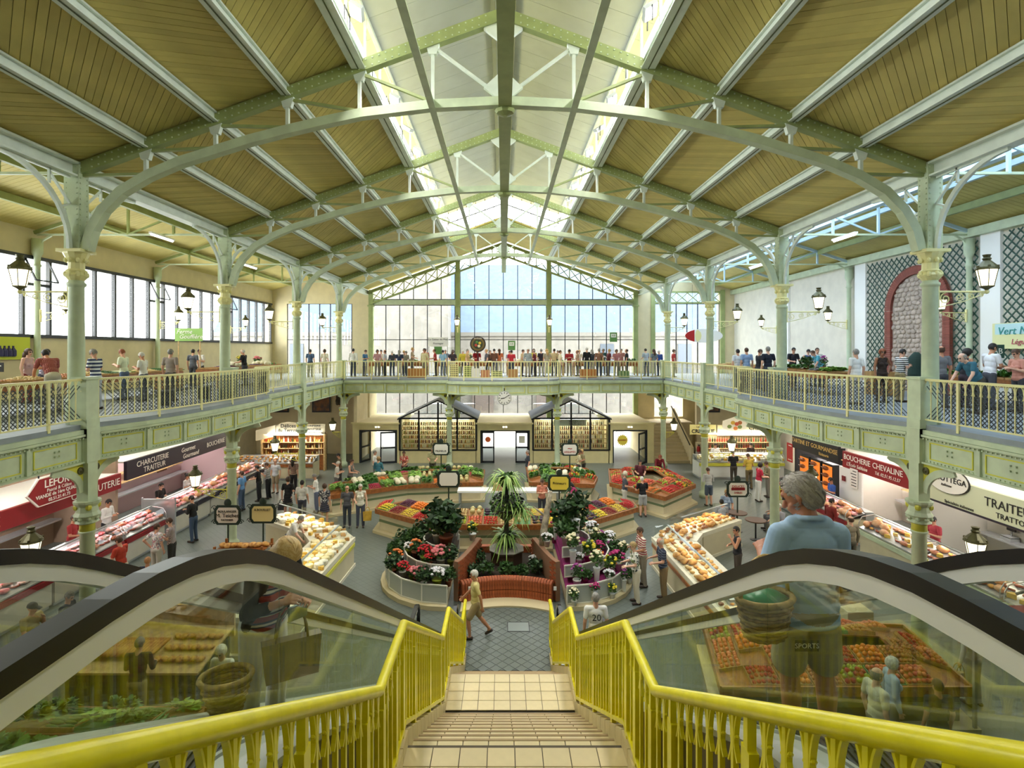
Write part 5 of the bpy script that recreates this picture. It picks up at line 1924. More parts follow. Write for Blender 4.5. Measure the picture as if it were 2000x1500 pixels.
def leafy_mesh(name, h, h2, R, n, seed, up=.6, L=None, w=None):
    """head of leaves: many bent leaf blades round a centre"""
    rnd = random.Random(seed)
    b = MB()
    for i in range(n):
        a = rnd.uniform(0, 2 * PI)
        e = rnd.uniform(.15, 1.35) * up
        l = (L or R) * rnd.uniform(.75, 1.1)
        ww = (w or R * .45) * rnd.uniform(.8, 1.2)
        d = Vector((math.cos(a) * math.cos(e), math.sin(a) * math.cos(e), math.sin(e)))
        sd = Vector((-math.sin(a), math.cos(a), 0)) * ww / 2
        p0 = d * R * .15 + Vector((0, 0, R * .2))
        p1 = d * l * .6 + Vector((0, 0, R * .2 + R * .08))
        p2 = d * l + Vector((0, 0, R * .2 - l * .12))
        b.cur = i % 2
        b.add([p0, p1 - sd, p1 + sd, p2 - sd * .4, p2 + sd * .4], [(0, 1, 2), (1, 3, 4, 2)])
    return b.mesh(name, [mat('leaf_' + name + h, h, .5), mat('leaf_' + name + h2, h2, .5)])


PROD = {
    'tomato': [fruit_mesh('tomato', '#c9281c', .042, flat=.85, stem='#4a6b2a')],
    'orange': [fruit_mesh('orange', '#e8842a', .045)],
    'peach': [fruit_mesh('peach', '#dd7a4c', .042), fruit_mesh('peach', '#c8553f', .042)],
    'apple': [fruit_mesh('apple', '#a9b83c', .044, stem='#5a4426'), fruit_mesh('apple', '#b9342c', .044, stem='#5a4426')],
    'lemon': [long_mesh('lemon', '#e6cf3a', .09, .032)],
    'melon': [fruit_mesh('melon', '#cfc389', .085, seg=9, rings=7)],
    'potato': [blob('potato', mat('produce_potato', '#c9b27c', .7, rnd=.12), (.05, .036, .032), 3, 7, 5, .12)],
    'onion': [fruit_mesh('onion', '#b9763f', .04, flat=.9, stem='#9c7a4a')],
    'plum': [fruit_mesh('plum', '#5b2540', .032)],
    'cherry': [fruit_mesh('cherry', '#8c1626', .024, seg=6, rings=4)],
    'strawberry': [fruit_mesh('strawberry', '#c4202a', .024, flat=1.2, stem='#4f7d2c', seg=6, rings=4)],
    'aubergine': [long_mesh('aubergine', '#3a1f3a', .2, .042, .01, '#5f7d3a')],
    'courgette': [long_mesh('courgette', '#3f6b2c', .22, .028, .008)],
    'cucumber': [long_mesh('cucumber', '#4c7a34', .26, .026)],
    'banana': [long_mesh('banana', '#e8cf46', .19, .02, .035)],
    'carrot': [long_mesh('carrot', '#e07a2a', .18, .02, 0, '#5c8a35')],
    'radish': [fruit_mesh('radish', '#c12f55', .028, stem='#5c8a35')],
    'pepper': [fruit_mesh('pepper', '#c5301f', .05, flat=1.15, stem='#4a6b2a'), fruit_mesh('pepper', '#d9b52e', .05, flat=1.15, stem='#4a6b2a'), fruit_mesh('pepper', '#4f7d2c', .05, flat=1.15, stem='#3c5a22')],
    'lettuce': [leafy_mesh('lettuce', '#7fa83c', '#5d8a2c', .16, 34, 1), leafy_mesh('lettuce', '#8fb84a', '#6b9a36', .16, 34, 2)],
    'cabbage': [leafy_mesh('cabbage', '#4f7a3a', '#6f9a55', .17, 40, 3, up=1.0)],
    'parsley': [leafy_mesh('parsley', '#3f6b26', '#55862f', .14, 60, 4, up=1.0, w=.04)],
    'leek': [long_mesh('leek', '#e0e3c4', .34, .02, 0, '#4f7a3a')],
    'cauliflower': [blob('cauliflower', mat('produce_cauliflower', '#ece5c8', .8, bump=.6, scale=40), (.1, .1, .08), 5, 9, 7, .1)],
}
SIZE = {'tomato': .085, 'orange': .09, 'peach': .085, 'apple': .09, 'lemon': .085, 'melon': .17, 'potato': .09, 'onion': .082, 'plum': .066, 'cherry': .055, 'strawberry': .055, 'aubergine': .1, 'courgette': .075, 'cucumber': .075, 'banana': .075,
        'carrot': .06, 'radish': .065, 'pepper': .105, 'lettuce': .2, 'cabbage': .22, 'parsley': .17, 'leek': .06, 'cauliflower': .21}
LONG = {'aubergine', 'courgette', 'cucumber', 'banana', 'carrot', 'leek', 'lemon'}
COUNT = {}
REST = {}
m_crate = mat('slatted_crate_wood', '#b98f58', .7, var=.1, scale=10, rnd=.08)
m_crateG = mat('green_plastic_crate', '#5f9a62', .5)
crate_cache = {}


def crate_mesh(w, d, h, m_):
    key = (round(w, 2), round(d, 2), m_.name)
    if key not in crate_cache:
        b = MB()
        b.box(-w / 2, -d / 2, 0, w / 2, d / 2, .012)
        for x in (-w / 2, w / 2 - .012):
            b.box(x, -d / 2, 0, x + .012, d / 2, h)
        for y in (-d / 2, d / 2 - .012):
            b.box(-w / 2 + .012, y, 0, w / 2 - .012, y + .012, h)
        crate_cache[key] = b.mesh('produce_crate', m_)
    return crate_cache[key]


def tray(kind, loc, rz, w, d, tilt, where, cap=290, mound=.085, plastic=False):
    """one crate with its fruit, each a thing of its own"""
    M4 = Matrix.Translation(loc) @ Matrix.Rotation(rz, 4, 'Z') @ Matrix.Rotation(tilt, 4, 'X')
    c = ob('produce_crate', crate_mesh(w, d, .07, m_crateG if plastic else m_crate))
    c.location = loc
    c.rotation_euler = M4.to_euler()
    tag(c, '%s crate of %s on %s' % ('green plastic' if plastic else 'slatted wooden', kind, where), 'crate', 'crates on the produce stalls')
    s = SIZE[kind]
    sx, sy = (s * 2.3, s) if kind in LONG and kind != 'lemon' else (s, s)
    nx, ny = max(1, int((w - .03) / sx)), max(1, int((d - .03) / sy))
    rx = M4.to_euler()
    for i in range(nx):
        for j in range(ny):
            fx, fy = (i + .5) / nx - .5, (j + .5) / ny - .5
            z = .014 + mound * (1 - (2 * fx) ** 2) * (1 - (2 * fy) ** 2)
            p = M4 @ Vector((fx * (w - .03) + random.uniform(-.1, .1) * s, fy * (d - .03) + random.uniform(-.1, .1) * s, z))
            e = (M4.to_3x3() @ Matrix.Rotation(random.uniform(-.25, .25) + (PI / 2 if False else 0) if kind in LONG else random.uniform(0, 6), 3, 'Z')).to_euler()
            if COUNT.get(kind, 0) >= cap:
                REST.setdefault(kind, []).append((tuple(p), tuple(e)))
                continue
            o = ob(kind, random.choice(PROD[kind]), None, p, e, random.uniform(.92, 1.08) * (1.35 if s > .16 and kind != 'melon' else 1.1))
            tag(o, '%s lying in a crate on %s' % (kind, where), kind, '%s display on %s' % (kind, where))
            COUNT[kind] = COUNT.get(kind, 0) + 1


def inset(poly, d):
    """offset a convex counter-clockwise polygon inward by d"""
    n = len(poly)
    out = []
    for i in range(n):
        p0, p1, p2 = Vector(poly[i - 1]), Vector(poly[i]), Vector(poly[(i + 1) % n])
        t1, t2 = (p1 - p0).normalized(), (p2 - p1).normalized()
        n1, n2 = Vector((-t1.y, t1.x)), Vector((-t2.y, t2.x))
        m_ = (n1 + n2).normalized()
        out.append(p1 + m_ * (d / max(.35, m_.dot(n1))))
    return out


def stall(name, label, poly, kinds, where, width=1.15, h=.8, edges=None, rim=m_wood, base=m_beige, crates=True, stripe=m_stallgreen, tw=.52):
    cx = sum(p[0] for p in poly) / len(poly)
    cy = sum(p[1] for p in poly) / len(poly)
    t = thing(name, label, 'market stall', (cx, cy, 0))
    n = len(poly)
    P0, P1, P2 = inset(poly, .14), inset(poly, width), inset(poly, width * .55)
    Pp = inset(poly, -.1)
    E = edges if edges is not None else range(n)
    k = 0
    for i in E:
        j = (i + 1) % n
        MB().prism([tuple(P0[i]), tuple(P0[j]), tuple(P1[j]), tuple(P1[i])], .1, h).build('base_panel', base, t)
        MB().prism([tuple(Pp[i]), tuple(Pp[j]), tuple(P1[j]), tuple(P1[i])], 0, .1).build('plinth', mat('plinth_sand', '#cdbf97', .7), t)
        q = inset(poly, .125)
        MB().prism([tuple(q[i]), tuple(q[j]), tuple(P0[j]), tuple(P0[i])], h * .5, h * .5 + .09).build('stripe', stripe, t)
        a, b_ = Vector(poly[i]), Vector(poly[j])
        MB().plate([(a.x, a.y, h), (b_.x, b_.y, h), (P1[j].x, P1[j].y, h + .28), (P1[i].x, P1[i].y, h + .28)], (0, 0, .03)).build('sloping_deck', rim, t)
        MB().sweep([(a.x, a.y, h + .02), (b_.x, b_.y, h + .02)], .05, .18).build('wooden_rim', rim, t)
        if not crates:
            continue
        L = (b_ - a).length
        rz = math.atan2(b_.y - a.y, b_.x - a.x)
        nn = max(1, int((L - .1) / tw))
        tilt = math.atan2(.28, width)
        for r in range(2):
            for c in range(nn):
                f = (c + .5) / nn
                yy = width * (.27 + .46 * r)
                # keep clear of the mitred corners
                lo = a.lerp(b_, f) + Vector((-(b_ - a).y, (b_ - a).x)).normalized() * yy
                z = h + .28 * yy / width + .032
                kind = kinds[(k * 5 + r * 3 + c) % len(kinds)]
                inner0, inner1 = P1[i], P1[j]
                half = L / nn / 2
                s0 = (Vector(P1[i]) - a).dot((b_ - a).normalized()) * yy / width
                s1 = (b_ - Vector(P1[j])).dot((b_ - a).normalized()) * yy / width
                pos = f * L
                if pos - tw * .2 < s0 or pos + tw * .2 > L - s1:
                    continue
                tray(kind, Vector((lo.x, lo.y, z)), rz, L / nn * .95, width * .44, tilt, where, plastic=(c * 3 + r) % 5 == 0)
        k += 1
    return t


main = [(-4.9, 20.8), (-2.4, 18.9), (2.65, 18.9), (5.2, 21.0), (5.2, 21.9), (3.2, 23.2), (-3.0, 23.2), (-4.9, 21.7)]
stall('produce_stall', 'large octagonal fruit stall with brown rim behind the brick planter', main, ['lemon', 'cherry', 'banana', 'strawberry', 'plum', 'orange', 'apple', 'peach', 'tomato', 'potato', 'melon', 'aubergine'], 'the octagonal stall', edges=[0, 1, 2, 3, 7])
bl = [(-7.3, 22.7), (-4.3, 24.5), (-0.95, 25.0), (-0.95, 27.6), (-4.2, 27.6), (-7.9, 24.6)]
stall('produce_stall', 'vegetable stall with leafy greens in front of the jar kiosk', bl, ['lettuce', 'parsley', 'cabbage', 'radish', 'lettuce', 'cauliflower', 'parsley', 'carrot', 'lettuce', 'melon', 'cabbage'], 'the leafy stall by the jar kiosk', edges=[0, 1, 2, 3, 4, 5])
br = [(1.2, 25.0), (4.1, 24.6), (4.5, 26.0), (4.3, 28.0), (1.2, 28.2)]
stall('produce_stall', 'vegetable stall with lettuces in front of the bottle kiosk', br, ['lettuce', 'cabbage', 'parsley', 'tomato', 'lettuce', 'cauliflower', 'pepper', 'parsley'], 'the lettuce stall by the bottle kiosk')
rr = [(4.9, 24.9), (6.7, 22.5), (8.7, 24.6), (8.4, 27.8), (5.4, 27.8)]
stall('produce_stall', 'tomato stall with tall beige base beside the chequered-shorts shopper', rr, ['tomato', 'strawberry', 'pepper', 'carrot', 'apple', 'peach'], 'the tomato stall')
# stall seen through the escalator glass on the trellis side
nr = [(4.0, 9.95), (8.6, 9.95), (9.0, 12.2), (4.6, 12.6)]
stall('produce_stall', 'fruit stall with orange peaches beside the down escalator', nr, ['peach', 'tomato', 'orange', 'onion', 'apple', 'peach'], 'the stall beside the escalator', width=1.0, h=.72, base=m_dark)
nl = [(-8.9, 7.4), (-5.0, 7.4), (-4.6, 9.4), (-8.9, 9.4)]
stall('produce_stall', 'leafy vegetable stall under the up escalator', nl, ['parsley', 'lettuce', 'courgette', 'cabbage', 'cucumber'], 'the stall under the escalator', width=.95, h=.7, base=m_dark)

for kind, lst in REST.items():
    src = PROD[kind][0]
    nv = len(src.vertices)
    co = np.empty(nv * 3)
    src.vertices.foreach_get('co', co)
    co = co.reshape(-1, 3)
    fs = [tuple(p.vertices) for p in src.polygons]
    V, F = [], []
    for k, (p, e) in enumerate(lst):
        R = np.array(Euler(e).to_matrix())
        V += (co @ R.T + np.array(p)).tolist()
        F += [tuple(i + k * nv for i in f) for f in fs]
    me = bpy.data.meshes.new(kind + '_heap')
    me.from_pydata(V, [], F)
    for m_ in src.materials:
        me.materials.append(m_)
    me.polygons.foreach_set('material_index', [p.material_index for p in src.polygons] * len(lst))
    tag(ob(kind + '_heap', me), 'remaining heaped %s in the stall crates' % kind, kind, kind='stuff')

# bread table behind the up escalator
t = thing('bread_table', 'bread table stacked with baguettes beside the up escalator', 'table', (-7.1, 11.0, 0))
MB().box(-8.4, 10.4, .1, -5.9, 11.7, .82).build('body', mat('table_dark_green', '#3b4030', .6), t)
MB().plate([(-8.5, 10.3, .82), (-5.8, 10.3, .82), (-5.8, 11.7, 1.02), (-8.5, 11.7, 1.02)], (0, 0, .04)).build('sloping_top', m_woodL, t)
MB().box(-8.5, 11.7, .82, -5.8, 11.76, 1.5).build('back_board', m_woodL, t)
for i in range(22):
    piece(baguette, (-8.3 + i * .065, 10.95, .965), PI / 2 + random.uniform(-.08, .08), 'long baguette laid on the bread table', 'bread on the bread table', 1.1, 0)
for i in range(7):
    for j in range(3):
        piece(loaf, (-6.75 + i * .14, 10.6 + j * .34, .92 + j * .045), random.uniform(0, 3), 'round loaf on the bread table', 'bread on the bread table', .6)

# ================================================================== CHEESE AND PASTRY ISLANDS
m_pale = mat('island_cream_stone', '#e3dcc4', .5, var=.03, scale=3)


def island(label, s, goods, gl, gg, front):
    pts = [(s * 5.0, 12.3), (s * 4.8, 17.5), (s * 5.6, 18.6), (s * 7.8, 20.2)]
    t = thing('island_counter', label, 'counter', (s * 6.5, 16, 0))
    o = pts
    inn = [(s * 6.2, 12.3), (s * 6.1, 17.1), (s * 6.6, 17.9), (s * 8.5, 19.3)]
    for i in range(3):
        poly = [o[i], o[i + 1], inn[i + 1], inn[i]]
        c = Vector((sum(p[0] for p in poly) / 4, sum(p[1] for p in poly) / 4))
        sm = [tuple(c.lerp(Vector(p), .96 if i else .99)) for p in poly]
        area = sum(sm[k][0] * sm[(k + 1) % 4][1] - sm[(k + 1) % 4][0] * sm[k][1] for k in range(4))
        if area < 0:
            sm = sm[::-1]
        MB().prism(sm, .1, .82).build('base_panel', m_beige, t)
        MB().prism([tuple(c.lerp(Vector(p), 1.04)) for p in sm], 0, .1).build('plinth', m_pale, t)
        MB().prism([tuple(c.lerp(Vector(p), 1.03)) for p in sm], .82, .95).build('worktop', m_pale, t)
        a, b_ = Vector(o[i]), Vector(o[i + 1])
        MB().sweep([(a.x, a.y, .72), (b_.x, b_.y, .72)], .04, .1).build('front_band', front, t)
        d = (b_ - a)
        L = d.length
        nrm = Vector((inn[i][0] - o[i][0], inn[i][1] - o[i][1])).normalized()
        if L > 1.6:
            A, B = a + nrm * .08, b_ + nrm * .08
            MB().plate([(A.x, A.y, .95), (B.x, B.y, .95), (B.x, B.y, 1.3), (A.x, A.y, 1.3)], (nrm.x * .012, nrm.y * .012, 0)).build('glass_screen', m_ctrglass, t)
            A2, B2 = a + nrm * .5, b_ + nrm * .5
            MB().plate([(A.x, A.y, 1.3), (B.x, B.y, 1.3), (B2.x, B2.y, 1.36), (A2.x, A2.y, 1.36)], (0, 0, .012)).build('glass_shelf', m_ctrglass, t)
            MB().bar((A2.x, A2.y, 1.345), (B2.x, B2.y, 1.345), .06, .025).build('lamp_strip', m_steelbrush, t)
            light('island_lamp', 'AREA', ((A2.x + B2.x) / 2, (A2.y + B2.y) / 2, 1.325), (0, 0, math.atan2(d.y, d.x)), 8, L * .95, .05, (1, .9, .72))
        rows = 4
        nc = int(L / .24)
        for r in range(rows):
            for q in range(nc):
                f = (q + .5) / nc
                f = .04 + f * .92
                pin = Vector(inn[i]).lerp(Vector(inn[i + 1]), f)
                pout = a.lerp(b_, f)
                p = pout.lerp(pin, .16 + r * .21)
                me = random.choice(goods)
                piece(me, (p.x + random.uniform(-.03, .03), p.y + random.uniform(-.03, .03), .96), random.uniform(0, 6), gl % me.name.split('.')[0].replace('_', ' '), gg, random.uniform(.75, 1.05))
    # vendors' back bench
    MB().box(min(s * 8.0, s * 8.6), 12.6, 0, max(s * 8.0, s * 8.6), 16.5, .9).build('back_bench', m_beige, t)
    return t


island('long cheese counter with glass screen opposite the flower stand', -1, cheeses, '%s on the long cheese counter', 'cheese on the long counter', m_gold)
island('long pastry counter with glass screen opposite the flower stand', 1, pastries + [loaf], '%s on the long pastry counter', 'pastries on the long counter', m_wood)
sg = thing('counter_sign', 'white lettered BRIOCHE nameboard at the near end of the pastry counter', 'sign', (5.6, 12.22, .62))
MB().box(-.55, -.03, -.12, .55, 0, .12).build('board', m_steelbrush, sg, local=True)
text(sg, 'BRIOCHE', (5.6, 12.18, .62), 0, .22, m_letter, off=.004)
for k, (lx, ly) in enumerate(((5.5, 13.0), (5.9, 13.3))):
    t = thing('weighing_scale', 'grey weighing scale on the pastry counter, %s' % ('by the nameboard' if k == 0 else 'behind the first scale'), 'scale', (lx, ly, .95))
    MB().box(-.16, -.18, 0, .16, .18, .1).build('body', m_grey, t, local=True)
    MB().box(-.15, -.17, .12, .15, .17, .14).build('pan', m_steelbrush, t, local=True)
    MB().bar((0, .15, .1), (0, .15, .45), .04, .04).build('pole', m_grey, t, local=True)
    MB().box(-.13, .12, .45, .13, .18, .6).build('display', m_black, t, local=True)
# fishmonger's tables in the middle of the hall
for k, x in enumerate((-1.0, 1.5)):
    t = thing('white_table', 'white serving table with timber crate end beyond the octagonal stall, %s' % ('next to the leafy stall' if k == 0 else 'next to the lettuce stall'), 'table', (x, 23.9, 0))
    MB().box(-1.0, -.35, .78, 1.0, .35, .86).build('top', m_white, t, local=True)
    for lx in (-.9, .9):
        for ly in (-.28, .28):
            MB().box(lx - .04, ly - .04, 0, lx + .04, ly + .04, .78).build('leg', m_grey, t, local=True)
    MB().box(.55, -.3, .86, .95, .2, 1.15).build('wooden_crate', m_woodL, t, local=True)

# ---- hanging stall name plates on ornamental posts
def stall_sign(label, loc, board_h, text_s, tcol, h=2.0, rz=0.0):
    t = thing('stall_sign', label, 'sign', loc, rz)
    MB().tube([(0, .06, 0), (0, .06, h - .2)], .028, 8).build('post', mat('sign_post_green', '#24342a', .45), t, local=True)
    pts = [(.34 * x, .24 * z) for x, z in ((-1, -.6), (-.8, -1), (.8, -1), (1, -.6), (1, .6), (.8, 1), (-.8, 1), (-1, .6))]
    MB().plate([(x * 1.25, .02, h + z * 1.3) for x, z in pts], (0, .03, 0)).build('frame_board', mat('sign_post_green', '#24342a'), t, local=True)
    MB().plate([(x, 0, h + z) for x, z in pts], (0, .02, 0)).build('name_plate', mat('plate_' + board_h, board_h, .5), t, local=True)
    for s in (-1, 1):
        for q in (-1, 1):
            MB().tube([(s * .42 + x * s, .03, h + q * .22 + z) for x, _, z in spiral(0, 0, .09, .02, 0, 1.2, 10)], .014, 5).build('scroll', mat('sign_post_green', '#24342a'), t, local=True)
    MB().ell((0, .03, h + .38), (.12, .04, .14), 8, 6).build('crest', mat('sign_post_green', '#24342a'), t, local=True)
    for i, (s_, sz, dz) in enumerate(text_s):
        o = text(t, s_, (0, 0, 0), 0, sz, tcol)
        o.location = (0, -.01, h + dz)
    return t


c_red, c_dk = mat('sign_red', '#b3261c', .5), m_letterD
p = at(450, 1040, 0)
stall_sign('ornamental post sign reading M. Teichet beside the cheese counter', (-8.75, 17.2, 0), '#e7d9cc', [('BOULANGER', .1, .12), ('M. Teichet', .17, -.01), ('PATISSIER', .09, -.15)], c_dk, 1.75)
stall_sign('ornamental post sign with yellow plate and a painted pan beside the cheese counter', (-7.7, 17.35, 0), '#e3cf8e', [('A.BOUILLET', .1, .13)], c_dk, 1.75)
stall_sign('ornamental post sign with blank white plate on the octagonal stall', (-2.05, 20.3, .0), '#eceadf', [], c_dk, 2.15)
stall_sign('ornamental post sign with yellow plate on the octagonal stall', (2.1, 20.3, 0), '#e6cf4f', [('Primeurs', .14, 0)], c_dk, 2.0)
stall_sign('ornamental post sign with white plate and fruit drawing before the jar kiosk', (-3.1, 27.0, 0), '#f2f1ea', [('PRIMEUR', .14, -.1)], c_dk, 2.05)
stall_sign('ornamental post sign with white and red plate before the bottle kiosk', (3.3, 26.9, 0), '#f2f1ea', [('LEGUMES', .14, -.12), ('~', .4, .06)], c_red, 2.05)
stall_sign('ornamental post sign with red band beside the oyster stall', (9.0, 20.8, 0), '#f0ece2', [('DELICES', .13, .1), ('SABLES', .1, -.13)], c_red, 1.65)
stall_sign('ornamental post sign with red band beside the pastry counter', (8.95, 15.9, 0), '#f0ece2', [('Les Délices Sablais', .1, .13), ('Pâtisserie', .11, -.13)], c_red, 1.5)
for sg_ in [o for o in bpy.data.objects if o.name.startswith('stall_sign') and o.parent is None][-2:]:
    MB().box(-.26, -.012, -.05, .26, 0, .05).build('red_band', m_red, sg_, local=True).location = (0, 0, 1.66 if sg_.location.y > 18 else 1.5)

# ================================================================== BRICK PLANTER AND FLOWER STAND
m_brick = mat('red_brick', '#a8562f', .7, var=.12, scale=14, rnd=.14)
m_mortar = mat('brick_mortar', '#8f6a50', .9)
m_soil = mat('dark_soil', '#33281d', .95, bump=.3, scale=20)
PCX, PCY = 0.1, 16.6
pl = thing('brick_planter', 'low curved red brick planter with rounded coping in front of the octagonal stall', 'planter', (PCX, 15.2, 0))
# front wall: shallow arc bowing away from the stairs
def front_pt(f):
    x = PCX - 1.25 + 2.5 * f
    y = 14.95 + .33 * (1 - (2 * f - 1) ** 2)
    return Vector((x, y, 0)), math.atan2(.33 * -4 * (2 * f - 1), 2.5)


core = [front_pt(i / 16)[0] for i in range(17)]
MB().sweep([(p.x, p.y + .12, .28) for p in core], .2, .54).build('wall_core', m_mortar, pl)
brk_s = MB().cbox((0, 0, 0), (.068, .1, .235)).mesh('brick', m_brick)
for i in range(33):
    p, a = front_pt((i + .5) / 33)
    for z in (.14, .39):
        ob('brick', brk_s, pl, (p.x - PCX, p.y - 15.2, z), (0, 0, a))
cpm = MB().plate([(-.034, -.06 + .14 * (1 - math.cos(k / 8 * PI)), .5 + .1 * math.sin(k / 8 * PI)) for k in range(9)], (.068, 0, 0)).mesh('coping_brick', m_brick)
for i in range(33):
    p, a = front_pt((i + .5) / 33)
    ob('coping_brick', cpm, pl, (p.x - PCX, p.y - 15.2, .01), (0, 0, a))
MB().prism([(PCX - 1.2, 15.25), (PCX + 1.2, 15.25), (PCX + 1.2, 17.6), (PCX - 1.2, 17.6)], 0, .42).build('soil', m_soil, pl)
MB().box(PCX - 1.0, 17.6, 0, PCX + 1.0, 17.8, .62).build('back_wall', m_brick, pl)
MB().prism([(p.x, p.y - .55) for p in core] + [(p.x, p.y) for p in reversed(core)], 0, .05).build('kerb_paving', mat('plinth_sand', '#cdbf97'), pl)
brk_h = MB().cbox((0, 0, 0), (.205, .1, .058)).mesh('brick', m_brick)
for s in (-1, 1):
    w = thing('curved_brick_wall', 'tall curved red brick wall flanking the planter on the %s' % ('orchid tier side' if s > 0 else 'geranium tier side'), 'brick wall', (PCX + s * 1.3, 16, 0))
    # quarter curve from the front corner to the back
    pts = [Vector((PCX + s * (1.42 - .55 * f ** .75), 15.08 + 1.95 * f, 0)) for f in [i / 10 for i in range(11)]]
    MB().sweep([(p.x, p.y, .56) for p in pts], .14, 1.1).build('wall_core', m_mortar, w)
    rs = resample([(p.x, p.y) for p in pts], .215)
    for cset in range(16):
        z = .035 + cset * .069
        for i in range(len(rs) - 1):
            f = .5 if cset % 2 else .98
            q = rs[i][0].lerp(rs[i + 1][0], f)
            nrm = Vector((-math.sin(rs[i][1]), math.cos(rs[i][1]), 0))
            ob('brick', brk_h, w, (q.x - nrm.x * .028 - w.location.x, q.y - nrm.y * .028 - 16, z), (0, 0, rs[i][1]))
            ob('brick', brk_h, w, (q.x + nrm.x * .028 - w.location.x, q.y + nrm.y * .028 - 16, z), (0, 0, rs[i][1])) if i in (0, len(rs) - 2) else None
    ob('electric_socket', MB().box(-.04, -.02, -.05, .04, 0, .05).mesh('electric_socket', m_white), w, (-s * .28 + (s * .3 if s > 0 else 0), -1.1, .45))

# leaf clusters
def grass_plant(name, h, h2, R, n, seed, arch=.9):
    rnd = random.Random(seed)
    b = MB()
    for i in range(n):
        a = rnd.uniform(0, 2 * PI)
        l = R * rnd.uniform(.7, 1.25)
        up = rnd.uniform(.35, 1.0)
        w = R * .045
        d = Vector((math.cos(a), math.sin(a), 0))
        sd = Vector((-math.sin(a), math.cos(a), 0)) * w
        pts = [d * l * t + Vector((0, 0, l * (up * t * 1.5 - arch * 1.5 * t * t))) for t in (0, .3, .6, 1.0)]
        b.cur = i % 2
        vs = []
        for k, p in enumerate(pts):
            ww = (.8, 1, .8, .1)[k]
            vs += [p - sd * ww, p + sd * ww]
        b.add(vs, [(0, 1, 3, 2), (2, 3, 5, 4), (4, 5, 7, 6)])
    return b.mesh(name, [mat('blade_' + h, h, .5), mat('blade_' + h2, h2, .5)])


def bush_mesh(name, h, h2, R, H, n, seed, leaf=.09, bloom=None, nb=0, br=.035):
    rnd = random.Random(seed)
    b = MB()
    for i in range(n):
        a, u = rnd.uniform(0, 2 * PI), rnd.uniform(-.7, 1)
        rr_ = (rnd.random() ** .4)
        c = Vector((R * rr_ * math.cos(a) * math.sqrt(1 - u * u), R * rr_ * math.sin(a) * math.sqrt(1 - u * u), H * .5 + H * .5 * u * rr_))
        d = Vector((rnd.uniform(-1, 1), rnd.uniform(-1, 1), rnd.uniform(-.4, .8))).normalized()
        sd = d.cross(Vector((rnd.uniform(-1, 1), rnd.uniform(-1, 1), rnd.uniform(-1, 1)))).normalized()
        l = leaf * rnd.uniform(.7, 1.3)
        b.cur = i % 2
        b.add([c - d * l * .5, c + sd * l * .28, c + d * l * .6, c - sd * l * .28], [(0, 1, 2, 3)])
    ms = [mat('bushleaf_' + h, h, .55), mat('bushleaf_' + h2, h2, .55)]
    if bloom:
        b.cur = 2
        ms.append(mat('bloom_' + bloom, bloom, .6))
        for i in range(nb):
            a = rnd.uniform(0, 2 * PI)
            u = rnd.uniform(.2, 1)
            c = (R * 1.02 * math.cos(a) * math.sqrt(1 - u * u), R * 1.02 * math.sin(a) * math.sqrt(1 - u * u), H * .55 + H * .5 * u)
            b.ell(c, (br, br, br * .7), 6, 4)
    b.cur = 0
    return b.mesh(name, ms)


pot_w = MB().lathe([(.07, 0), (.1, .17), (.108, .17), (.108, .19), (.09, .19)], seg=12).mesh('pot', mat('pot_white', '#ecebe4', .4), True)
pot_t = MB().lathe([(.07, 0), (.1, .15), (.11, .15), (.11, .18), (.09, .18)], seg=12).mesh('pot', mat('pot_terracotta', '#8a4a2e', .7), True)
pot_g = MB().lathe([(.07, 0), (.1, .15), (.11, .15), (.11, .18), (.09, .18)], seg=12).mesh('pot', mat('pot_lime', '#a9b83a', .5), True)
pot_p = MB().lathe([(.07, 0), (.1, .17), (.108, .17), (.108, .19), (.09, .19)], seg=12).mesh('pot', mat('pot_magenta', '#a8246a', .5), True)
pot_v = MB().lathe([(.05, 0), (.06, .02), (.085, .4), (.095, .42), (.08, .42)], seg=12).mesh('pot', mat('vase_white', '#eef0f0', .3), True)
BUSH = {
    'red geranium': bush_mesh('foliage', '#31541f', '#456b2b', .17, .26, 110, 1, .08, '#c0202a', 26),
    'pink hydrangea': bush_mesh('foliage', '#2f5223', '#4a7030', .19, .3, 120, 2, .09, '#d87a80', 30, .045),
    'white cyclamen': bush_mesh('foliage', '#2b4a20', '#436532', .17, .24, 110, 3, .07, '#ece9ee', 28),
    'yellow lily': bush_mesh('foliage', '#3a5f26', '#547a33', .14, .38, 100, 4, .1, '#e6d23c', 12, .04),
    'orange gerbera': bush_mesh('foliage', '#34562a', '#4c7034', .15, .3, 90, 5, .08, '#e8803c', 14, .04),
    'purple orchid': bush_mesh('foliage', '#2d4a24', '#44662f', .13, .4, 80, 6, .09, '#a0458f', 18, .03),
    'green fern': bush_mesh('foliage', '#2a4a1c', '#3d6428', .24, .4, 220, 7, .11),
    'dark glossy': bush_mesh('foliage', '#1f3a1b', '#335427', .26, .55, 240, 8, .12),
    'magenta flowering': bush_mesh('foliage', '#2b4a22', '#456b30', .17, .28, 100, 9, .08, '#b3266f', 24),
    'cream lily': bush_mesh('foliage', '#3d5f2d', '#557a3a', .16, .42, 110, 10, .1, '#efe6c0', 20, .04),
}


def potted(kind, loc, pot, where, sc=1.0, n=[0]):
    t = thing('potted_plant', '%s plant in a %s %s' % (kind, {'pot_white': 'white pot', 'pot_terracotta': 'terracotta pot', 'pot_lime': 'lime green pot', 'pot_magenta': 'magenta wrapped pot', 'vase_white': 'tall white vase'}[pot.materials[0].name], where), 'plant', loc, random.uniform(0, 6), 'potted plants of the flower stand', scale=sc)
    ob('pot', pot, t)
    zt = .40 if pot is pot_v else .15
    ob('foliage', BUSH[kind], t, (0, 0, zt))
    return t


